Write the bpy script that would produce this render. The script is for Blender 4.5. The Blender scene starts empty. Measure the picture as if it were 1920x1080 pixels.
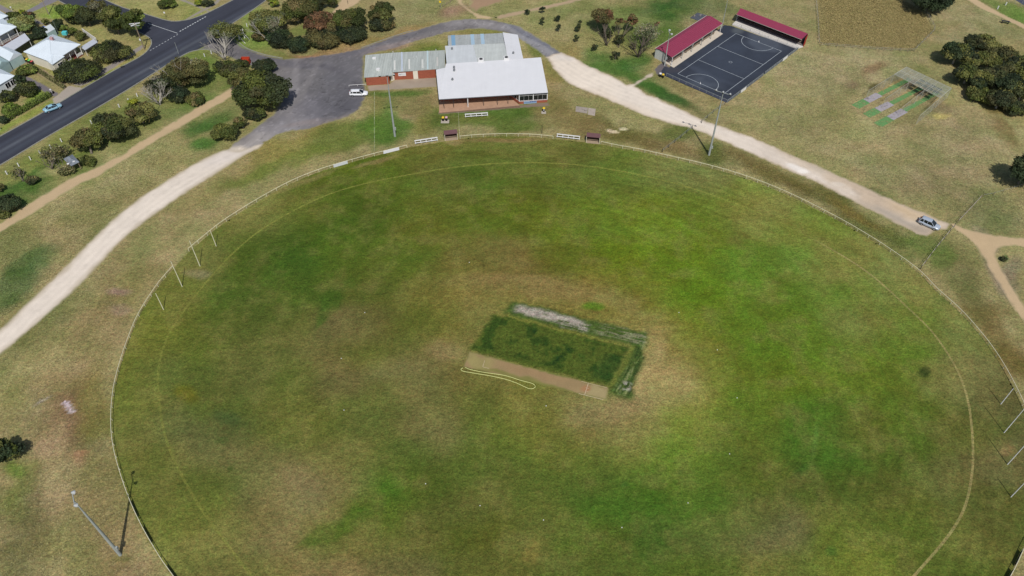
import bpy, math, random
import numpy as np
from mathutils import Vector, Matrix

# ------------------------------------------------------------------ camera, sky, sun, exposure
SC = bpy.context.scene
CAMH, PITCH, FPX = 112.0, math.radians(46.5), 1430.0
cam_d = bpy.data.cameras.new('camera'); cam = bpy.data.objects.new('camera', cam_d)
SC.collection.objects.link(cam); SC.camera = cam
cam.location = (0, 0, CAMH); cam.rotation_euler = (math.pi / 2 - PITCH, 0, 0)
cam_d.sensor_width = 36.0; cam_d.lens = FPX / 1920 * 36.0
cam_d.clip_start = 1.0; cam_d.clip_end = 8000.0

SUN_EL = math.radians(52.5)
SUN_DIR = Vector((0.19, -0.98, 0)).normalized()          # where the sun stands, seen from the oval
world = bpy.data.worlds.new('World'); SC.world = world; world.use_nodes = True
wn = world.node_tree; bgn = wn.nodes['Background']
sky = wn.nodes.new('ShaderNodeTexSky'); sky.sky_type = 'NISHITA'; sky.sun_disc = False
sky.sun_elevation = SUN_EL
sky.sun_rotation = math.atan2(SUN_DIR.x, SUN_DIR.y)
sky.air_density = 1.0; sky.dust_density = 1.5; sky.ozone_density = 1.0
wn.links.new(sky.outputs[0], bgn.inputs[0]); bgn.inputs[1].default_value = 0.085
sl = bpy.data.lights.new('sun', 'SUN'); sl.energy = 3.7; sl.angle = math.radians(0.53); sl.color = (1.0, 0.955, 0.89)
so = bpy.data.objects.new('sun', sl); SC.collection.objects.link(so)
sdir = Vector((SUN_DIR.x * math.cos(SUN_EL), SUN_DIR.y * math.cos(SUN_EL), math.sin(SUN_EL)))
so.rotation_euler = sdir.to_track_quat('Z', 'Y').to_euler(); so.location = (20, -60, 150)
SC.view_settings.view_transform = 'Standard'; SC.view_settings.look = 'None'
SC.view_settings.exposure = 0.0; SC.view_settings.gamma = 1.0; SC.view_settings.use_curve_mapping = False
SC.render.resolution_x = 1024; SC.render.resolution_y = 576

# ------------------------------------------------------------------ survey: photo coordinates <-> places on the ground
CT, ST = math.cos(PITCH), math.sin(PITCH)
def gp(px, py, z=0.0):
    u = (px - 960) / FPX; v = -(py - 540) / FPX
    t = (CAMH - z) / (ST - v * CT)
    return (u * t, (CT + v * ST) * t)
def g3(px, py, z=0.0):
    x, y = gp(px, py, z); return Vector((x, y, z))
def proj(x, y, z=0.0):
    dep = y * CT + (CAMH - z) * ST
    return 960 + FPX * x / dep, 540 - FPX * (y * ST - (CAMH - z) * CT) / dep
def ppm(px, py, z=0.0):
    x, y = gp(px, py, z); return FPX / (y * CT + (CAMH - z) * ST)

# ------------------------------------------------------------------ colours (display sRGB of the sunlit thing -> base colour)
KR, KG, KB = 1.17, 1.17, 1.17
def lin(c):
    c = np.asarray(c, float) / 255.0
    return np.where(c <= 0.04045, c / 12.92, ((c + 0.055) / 1.055) ** 2.4)
def alb(r, g, b):
    l = lin([r, g, b]); return (min(l[0] / KR, .85), min(l[1] / KG, .85), min(l[2] / KB, .85))

# ------------------------------------------------------------------ value noise
_rs = np.random.RandomState(7); _T = _rs.rand(256, 256)
def vnoise(x, y, s, o=0):
    x = np.asarray(x, float) / s + 31.7 * o; y = np.asarray(y, float) / s + 17.3 * o
    xi = np.floor(x).astype(int); yi = np.floor(y).astype(int); fx = x - xi; fy = y - yi
    fx = fx * fx * (3 - 2 * fx); fy = fy * fy * (3 - 2 * fy)
    a = _T[xi & 255, yi & 255]; b = _T[(xi + 1) & 255, yi & 255]
    c = _T[xi & 255, (yi + 1) & 255]; d = _T[(xi + 1) & 255, (yi + 1) & 255]
    return (a * (1 - fx) + b * fx) * (1 - fy) + (c * (1 - fx) + d * fx) * fy
def fbm(x, y, s, n=4, o=0):
    t = 0; a = 1; w = 0
    for i in range(n):
        t = t + a * vnoise(x, y, s / 2 ** i, o + i * 3 + 1); w += a; a *= .55
    return t / w
def sstep(a, b, x):
    t = np.clip((x - a) / (b - a), 0, 1); return t * t * (3 - 2 * t)

# ------------------------------------------------------------------ object helpers
COL = SC.collection
W = {}                                    # world place of every parent while building
def props(o, label=None, cat=None, group=None, kind=None):
    if label: o['label'] = label
    if cat: o['category'] = cat
    if group: o['group'] = group
    if kind: o['kind'] = kind
    return o
def thing(name, loc, label, cat, group=None):
    o = bpy.data.objects.new(name, None); COL.objects.link(o)
    o.location = loc; o.empty_display_size = .3; W[o.name] = Vector(loc)
    return props(o, label, cat, group)
class MB:
    def __init__(s): s.v = []; s.f = []; s.m = []; s.mi = 0
    def add(s, vs, fs):
        k = len(s.v); s.v += [tuple(v) for v in vs]; s.f += [tuple(i + k for i in f) for f in fs]; s.m += [s.mi] * len(fs); return s
    def box(s, c, size, rz=0.0):
        cx, cy, cz = c; a, b, h = size[0] / 2, size[1] / 2, size[2] / 2; co, si = math.cos(rz), math.sin(rz)
        P = [(cx + x * co - y * si, cy + x * si + y * co, cz + z) for z in (-h, h) for x, y in ((-a, -b), (a, -b), (a, b), (-a, b))]
        return s.add(P, [(3, 2, 1, 0), (4, 5, 6, 7), (0, 1, 5, 4), (1, 2, 6, 5), (2, 3, 7, 6), (3, 0, 4, 7)])
    def bar(s, p, q, w, h):
        """box from p to q (centre line), w wide, h high"""
        p = Vector(p); q = Vector(q); d = (q - p)
        n = Vector((-d.y, d.x, 0)); n = n.normalized() if n.length > 1e-6 else Vector((1, 0, 0))
        u = d.cross(n).normalized(); n = n * w / 2; u = u * h / 2
        P = [p - n - u, p + n - u, p + n + u, p - n + u, q - n - u, q + n - u, q + n + u, q - n + u]
        return s.add(P, [(0, 1, 2, 3), (7, 6, 5, 4), (0, 4, 5, 1), (1, 5, 6, 2), (2, 6, 7, 3), (3, 7, 4, 0)])
    def prism(s, bot, top):
        n = len(bot); return s.add(list(bot) + list(top), [tuple(reversed(range(n))), tuple(range(n, 2 * n))] + [(i, (i + 1) % n, n + (i + 1) % n, n + i) for i in range(n)])
    def slab(s, quad, t):
        """quad = top corners (any slope), thickness t downwards"""
        q = [Vector(p) for p in quad]; return s.prism([p - Vector((0, 0, t)) for p in q], q)
    def tube(s, p, q, r0, r1=None, n=8, cap=True):
        r1 = r0 if r1 is None else r1; p = Vector(p); q = Vector(q); d = (q - p).normalized()
        a = d.orthogonal().normalized(); b = d.cross(a); V = []
        for P, r in ((p, r0), (q, r1)):
            for i in range(n):
                t = 2 * math.pi * i / n; V.append(P + a * r * math.cos(t) + b * r * math.sin(t))
        F = [(i, (i + 1) % n, n + (i + 1) % n, n + i) for i in range(n)]
        if cap: F += [tuple(reversed(range(n))), tuple(range(n, 2 * n))]
        return s.add(V, F)
    def path(s, pts, r, n=6):
        for a, b in zip(pts[:-1], pts[1:]): s.tube(a, b, r, r, n)
        return s
    def build(s, name, mat, parent=None, smooth=False, bevel=0.0):
        if parent is not None and parent.name in W: off = W[parent.name]
        else: off = Vector((0, 0, 0))
        if parent is None and s.v:
            a = np.array(s.v); off = Vector((float(a[:, 0].mean()), float(a[:, 1].mean()), float(a[:, 2].min())))
        me = bpy.data.meshes.new(name)
        me.from_pydata([(v[0] - off.x, v[1] - off.y, v[2] - off.z) for v in s.v], [], s.f)
        for m in (mat if isinstance(mat, (list, tuple)) else [mat]): me.materials.append(m)
        if any(s.m): me.polygons.foreach_set('material_index', s.m)
        if smooth: me.polygons.foreach_set('use_smooth', [True] * len(me.polygons))
        me.update()
        o = bpy.data.objects.new(name, me); COL.objects.link(o)
        if parent is not None: o.parent = parent; W[o.name] = Vector(off)
        else: o.location = off; W[o.name] = Vector(off)
        if bevel:
            b = o.modifiers.new('bevel', 'BEVEL'); b.width = bevel; b.segments = 2; b.limit_method = 'ANGLE'
        return o
def copy_tree(o, loc, rz=0.0, label=None, scale=None):
    c = o.copy(); COL.objects.link(c); c.location = loc; c.rotation_euler = (0, 0, rz)
    if scale: c.scale = scale
    if label: c['label'] = label
    def rec(a, b):
        for ch in a.children:
            d = ch.copy(); COL.objects.link(d); d.parent = b; rec(ch, d)
    rec(o, c); return c

# ------------------------------------------------------------------ materials
def mat(name, col, rough=.8, var=.12, scale=3.0, bump=0.0, vcol=False, metal=0.0, spec=.3, var2=0.0, s2=.4, trans=0.0, dirt=None, streak=None):
    m = bpy.data.materials.new(name); m.use_nodes = True; nt = m.node_tree; N = nt.nodes; L = nt.links
    b = N['Principled BSDF']; b.inputs['Roughness'].default_value = rough; b.inputs['Metallic'].default_value = metal
    b.inputs['Specular IOR Level'].default_value = spec
    if trans: b.inputs['Transmission Weight'].default_value = trans
    geo = N.new('ShaderNodeNewGeometry')
    if vcol:
        a = N.new('ShaderNodeAttribute'); a.attribute_name = 'Col'; src = a.outputs['Color']
    else:
        r = N.new('ShaderNodeRGB'); r.outputs[0].default_value = (*col, 1); src = r.outputs[0]
    def noise(sc, det, amp, src, off=0.0):
        n = N.new('ShaderNodeTexNoise'); n.inputs['Scale'].default_value = sc; n.inputs['Detail'].default_value = det
        n.inputs['Roughness'].default_value = .6
        L.new(geo.outputs['Position'], n.inputs['Vector'])
        mr = N.new('ShaderNodeMapRange'); mr.inputs['From Min'].default_value = .25; mr.inputs['From Max'].default_value = .75
        mr.inputs['To Min'].default_value = 1 - amp; mr.inputs['To Max'].default_value = 1 + amp; mr.clamp = False
        L.new(n.outputs['Fac'], mr.inputs['Value'])
        mx = N.new('ShaderNodeVectorMath'); mx.operation = 'SCALE'
        L.new(src, mx.inputs[0]); L.new(mr.outputs[0], mx.inputs['Scale']); return mx.outputs[0], n
    n = None
    if var: src, n = noise(scale, 4, var, src)
    if var2: src, n2 = noise(s2, 5, var2, src)
    if streak:      # rain streaks and sheet laps running down the slope, rib shading painted in
        mp = N.new('ShaderNodeVectorMath'); mp.operation = 'MULTIPLY'; mp.inputs[1].default_value = (streak[1], .12, .12); L.new(geo.outputs['Position'], mp.inputs[0])
        n4 = N.new('ShaderNodeTexNoise'); n4.inputs['Scale'].default_value = 1.0; n4.inputs['Detail'].default_value = 3; L.new(mp.outputs[0], n4.inputs['Vector'])
        mr = N.new('ShaderNodeMapRange'); mr.clamp = False; mr.inputs['From Min'].default_value = .3; mr.inputs['From Max'].default_value = .7; mr.inputs['To Min'].default_value = 1 - streak[0]; mr.inputs['To Max'].default_value = 1 + streak[0]
        L.new(n4.outputs['Fac'], mr.inputs['Value']); mx = N.new('ShaderNodeVectorMath'); mx.operation = 'SCALE'; L.new(src, mx.inputs[0]); L.new(mr.outputs[0], mx.inputs['Scale']); src = mx.outputs[0]
    if dirt:
        n3 = N.new('ShaderNodeTexNoise'); n3.inputs['Scale'].default_value = dirt[1]; n3.inputs['Detail'].default_value = 6
        L.new(geo.outputs['Position'], n3.inputs['Vector'])
        mr = N.new('ShaderNodeMapRange'); mr.inputs['From Min'].default_value = dirt[2]; mr.inputs['From Max'].default_value = dirt[2] + .15
        L.new(n3.outputs['Fac'], mr.inputs['Value'])
        mx = N.new('ShaderNodeMix'); mx.data_type = 'RGBA'; L.new(mr.outputs[0], mx.inputs['Factor'])
        L.new(src, mx.inputs['A']); mx.inputs['B'].default_value = (*dirt[0], 1); src = mx.outputs['Result']
    L.new(src, b.inputs['Base Color'])
    if bump:
        bp = N.new('ShaderNodeBump'); bp.inputs['Strength'].default_value = bump; bp.inputs['Distance'].default_value = .08
        nb = N.new('ShaderNodeTexNoise'); nb.inputs['Scale'].default_value = scale * 1.7; nb.inputs['Detail'].default_value = 6
        L.new(geo.outputs['Position'], nb.inputs['Vector']); L.new(nb.outputs['Fac'], bp.inputs['Height']); L.new(bp.outputs[0], b.inputs['Normal'])
    return m
def grass_mat(name, bump=.75, amp=.2):
    """turf: tone from the vertex colour, broken up by clumps, blades and dry stalks"""
    m = bpy.data.materials.new(name); m.use_nodes = True; nt = m.node_tree; N = nt.nodes; L = nt.links
    b = N['Principled BSDF']; b.inputs['Roughness'].default_value = .95; b.inputs['Specular IOR Level'].default_value = .12
    geo = N.new('ShaderNodeNewGeometry'); a = N.new('ShaderNodeAttribute'); a.attribute_name = 'Col'
    src = a.outputs['Color']
    facs = []
    for sc, det, am in ((.22, 4, .10), (.9, 4, amp), (2.3, 2, amp * 1.05), (4.4, 2, amp * 1.3)):
        n = N.new('ShaderNodeTexNoise'); n.inputs['Scale'].default_value = sc; n.inputs['Detail'].default_value = det; n.inputs['Roughness'].default_value = .65
        L.new(geo.outputs['Position'], n.inputs['Vector'])
        mr = N.new('ShaderNodeMapRange'); mr.inputs['From Min'].default_value = .3; mr.inputs['From Max'].default_value = .7; mr.clamp = False
        mr.inputs['To Min'].default_value = 1 - am; mr.inputs['To Max'].default_value = 1 + am
        L.new(n.outputs['Fac'], mr.inputs['Value'])
        sc_ = N.new('ShaderNodeVectorMath'); sc_.operation = 'SCALE'; L.new(src, sc_.inputs[0]); L.new(mr.outputs[0], sc_.inputs['Scale']); src = sc_.outputs[0]
        facs.append(n)
    # single dark tufts and pale dry stalks
    for sc, lo, to in ((2.6, .60, .72), (6.0, .60, .70), (5.1, .62, 1.32)):
        n = N.new('ShaderNodeTexNoise'); n.inputs['Scale'].default_value = sc; n.inputs['Detail'].default_value = 3; n.inputs['Roughness'].default_value = .6
        ad = N.new('ShaderNodeVectorMath'); ad.operation = 'ADD'; ad.inputs[1].default_value = (sc * 13, sc * 7, 0); L.new(geo.outputs['Position'], ad.inputs[0]); L.new(ad.outputs[0], n.inputs['Vector'])
        mr = N.new('ShaderNodeMapRange'); mr.inputs['From Min'].default_value = lo - .05; mr.inputs['From Max'].default_value = lo + .10; mr.inputs['To Min'].default_value = 1; mr.inputs['To Max'].default_value = to
        L.new(n.outputs['Fac'], mr.inputs['Value'])
        sc_ = N.new('ShaderNodeVectorMath'); sc_.operation = 'SCALE'; L.new(src, sc_.inputs[0]); L.new(mr.outputs[0], sc_.inputs['Scale']); src = sc_.outputs[0]
    # hue drift: drier or greener tufts
    n = N.new('ShaderNodeTexNoise'); n.inputs['Scale'].default_value = 1.6; n.inputs['Detail'].default_value = 6; n.inputs['Roughness'].default_value = .7
    L.new(geo.outputs['Position'], n.inputs['Vector'])
    mr = N.new('ShaderNodeMapRange'); mr.inputs['From Min'].default_value = .35; mr.inputs['From Max'].default_value = .65
    L.new(n.outputs['Fac'], mr.inputs['Value'])
    mx = N.new('ShaderNodeMix'); mx.data_type = 'RGBA'; L.new(mr.outputs[0], mx.inputs['Factor'])
    mx.inputs['A'].default_value = (1.13, .985, .98, 1); mx.inputs['B'].default_value = (.89, 1.01, .90, 1)
    mul = N.new('ShaderNodeVectorMath'); mul.operation = 'MULTIPLY'; L.new(src, mul.inputs[0]); L.new(mx.outputs['Result'], mul.inputs[1]); src = mul.outputs[0]
    L.new(src, b.inputs['Base Color'])
    bp = N.new('ShaderNodeBump'); bp.inputs['Strength'].default_value = bump; bp.inputs['Distance'].default_value = .12
    L.new(facs[2].outputs['Fac'], bp.inputs['Height'])
    bp2 = N.new('ShaderNodeBump'); bp2.inputs['Strength'].default_value = bump; bp2.inputs['Distance'].default_value = .5
    L.new(facs[1].outputs['Fac'], bp2.inputs['Height']); L.new(bp.outputs[0], bp2.inputs['Normal'])
    L.new(bp2.outputs[0], b.inputs['Normal'])
    return m

M = {}
M['grass'] = grass_mat('turf_and_dry_grass')
M['gravel'] = mat('gravel_surface', (0, 0, 0), .95, .06, 4, .25, vcol=True, var2=.05, s2=.5)
M['asphalt'] = mat('asphalt_surface', (0, 0, 0), .9, .07, 6, .2, vcol=True, var2=.05, s2=.35)
M['leaf'] = mat('leaves', (0, 0, 0), .75, .18, 2.5, vcol=True, spec=.25)
M['bark'] = mat('grey_bark', alb(120, 112, 100), .9, .25, 3)
M['bark_pale'] = mat('pale_bark', alb(165, 160, 150), .9, .2, 3)
M['white'] = mat('white_paint', alb(226, 226, 226), .5, .04, 1)
M['cream'] = mat('cream_rail_paint', alb(222, 218, 190), .6, .1, 2)
M['pole'] = mat('weathered_steel_pole', alb(158, 164, 162), .6, .08, 1.5)
M['concrete'] = mat('concrete', alb(176, 168, 155), .9, .12, 1.2, .2, var2=.1)
M['kerb'] = mat('kerb_concrete', alb(142, 142, 132), .9, .2, 1.2)
M['brick'] = mat('red_brick', alb(156, 88, 67), .9, .16, 2.2, .15, var2=.1, s2=5)
M['roofw'] = mat('white_roof_sheet', alb(220, 221, 224), .45, .03, .35, var2=.015, s2=2, streak=(.014, 1.4))
M['roofg'] = mat('galvanised_green_grey_sheet', alb(172, 178, 174), .5, .07, .9, var2=.05, s2=4, streak=(.14, 3.2))
M['roofl'] = mat('galvanised_light_grey_sheet', alb(198, 203, 206), .45, .05, .6, var2=.03, s2=4, streak=(.04, 2.0))
M['maroon'] = mat('maroon_roof_sheet', alb(146, 60, 84), .5, .05, .6)
M['red'] = mat('red_steel', alb(170, 40, 40), .5, .06, 1)
M['glass'] = mat('dark_window_glass', (.012, .014, .016), .08, .0, 1, spec=.6)
M['black'] = mat('black_plastic', (.012, .012, .013), .5, .1, 2)
M['dark'] = mat('dark_steel', (.03, .03, .032), .6, .1, 2)
M['timber'] = mat('weathered_timber', alb(140, 125, 105), .9, .2, 3)
M['yellow'] = mat('yellow_plastic', alb(232, 198, 50), .5, .05, 2)
M['pink'] = mat('pale_red_plastic', alb(214, 170, 178), .5, .05, 2)
# ------------------------------------------------------------------ outlines surveyed from the photograph
def catmull(pts, n=10, closed=False):
    P = [Vector((*p, 0)) for p in pts]; out = []
    m = len(P); rng = range(m) if closed else range(m - 1)
    for i in rng:
        p0 = P[(i - 1) % m] if closed or i > 0 else P[0] * 2 - P[1]; p1 = P[i]; p2 = P[(i + 1) % m]
        p3 = P[(i + 2) % m] if closed or i + 2 < m else P[-1] * 2 - P[-2]
        for k in range(n):
            t = k / n
            q = .5 * ((2 * p1) + (p2 - p0) * t + (2 * p0 - 5 * p1 + 4 * p2 - p3) * t * t + (3 * p1 - p0 - 3 * p2 + p3) * t ** 3)
            out.append((q.x, q.y))
    if not closed: out.append((P[-1].x, P[-1].y))
    return out
def G(pts, z=0): return [gp(x, y, z) for x, y in pts]
def resample(pts, step):
    P = np.array(pts, float); d = np.r_[0, np.cumsum(np.hypot(*np.diff(P, axis=0).T))]
    n = max(2, int(round(d[-1] / step)) + 1); t = np.linspace(0, d[-1], n)
    return np.c_[np.interp(t, d, P[:, 0]), np.interp(t, d, P[:, 1])]
RAILZ = .85
RAIL_TOP = [(862.5, 255), (890, 252.5), (925, 250.8), (960, 250.5), (1000, 251.5), (1037, 255)]
RAIL_R = [(1127, 265), (1160, 272), (1200, 279.2), (1260, 292.5), (1314, 305), (1370, 320), (1428, 339.7), (1490, 366), (1557.8, 400), (1600, 423.3), (1660, 460), (1722, 504.4), (1757.5, 540), (1795.6, 574), (1826, 606), (1860, 648), (1890, 695), (1919, 752), (1940, 805), (1955, 860), (1958, 920), (1945, 975), (1920, 1029), (1895, 1080), (1850, 1150)]
RAIL_L = [(762.5, 271.9), (705.6, 286.3), (668, 296.3), (608, 313.8), (560, 331.9), (517, 353), (470, 380), (437, 400.5), (407, 421), (380, 443), (352.5, 465.8)]
RAIL_LL = [(323.3, 498.3), (300, 525), (280.8, 551.7), (265, 577), (250, 606), (227.5, 667.5), (212.5, 725), (207.5, 780), (210, 825), (220, 870), (240, 930), (265, 985), (300, 1045), (325, 1080), (365, 1140)]
rail_top, rail_r, rail_l, rail_ll = [resample(G(catmull(p, 12), RAILZ), .5) for p in (RAIL_TOP, RAIL_R, RAIL_L, RAIL_LL)]
oval_poly = [tuple(p) for p in rail_top] + [tuple(p) for p in rail_r] + [gp(1700, 1330), gp(1300, 1500), gp(900, 1510), gp(600, 1400)] + [tuple(p) for p in rail_ll[::-1]] + [tuple(p) for p in rail_l[::-1]]
LINE = [(475, 1083), (440, 1040), (410, 1000), (378, 955), (350, 908), (325, 860), (308, 810), (299, 760), (296, 715), (300, 675), (315, 630), (340, 590), (370, 550), (412, 500), (455, 458), (500, 424), (560, 390), (620, 363), (690, 343), (770, 327), (850, 314), (940, 306), (1040, 306), (1120, 314), (1200, 328), (1280, 348), (1350, 371), (1425, 400), (1500, 436), (1582, 481), (1640, 521), (1700, 575), (1750, 625), (1790, 685), (1812, 740), (1822, 800), (1824, 870), (1815, 930), (1800, 970), (1770, 1015), (1712, 1082)]

def seg_dist(x, y, poly, closed=True):
    P = np.array(poly, float); Q = np.roll(P, -1, 0) if closed else P[1:]; P = P if closed else P[:-1]
    best = np.full(x.shape, 1e9); bx = x.copy(); by = y.copy()
    for (ax, ay), (cx, cy) in zip(P, Q):
        dx, dy = cx - ax, cy - ay; L2 = dx * dx + dy * dy + 1e-12
        t = np.clip(((x - ax) * dx + (y - ay) * dy) / L2, 0, 1); qx = ax + t * dx; qy = ay + t * dy
        d = np.hypot(x - qx, y - qy); k = d < best
        best = np.where(k, d, best); bx = np.where(k, qx, bx); by = np.where(k, qy, by)
    return best, bx, by
def inside(x, y, poly):
    P = np.array(poly, float); Q = np.roll(P, -1, 0); c = np.zeros(x.shape, bool)
    for (ax, ay), (bx, by) in zip(P, Q):
        if ay == by: continue
        c ^= ((ay > y) != (by > y)) & (x < (bx - ax) * (y - ay) / (by - ay) + ax)
    return c
def sdist(x, y, poly):
    d, bx, by = seg_dist(x, y, poly); return np.where(inside(x, y, poly), d, -d), bx, by

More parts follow.
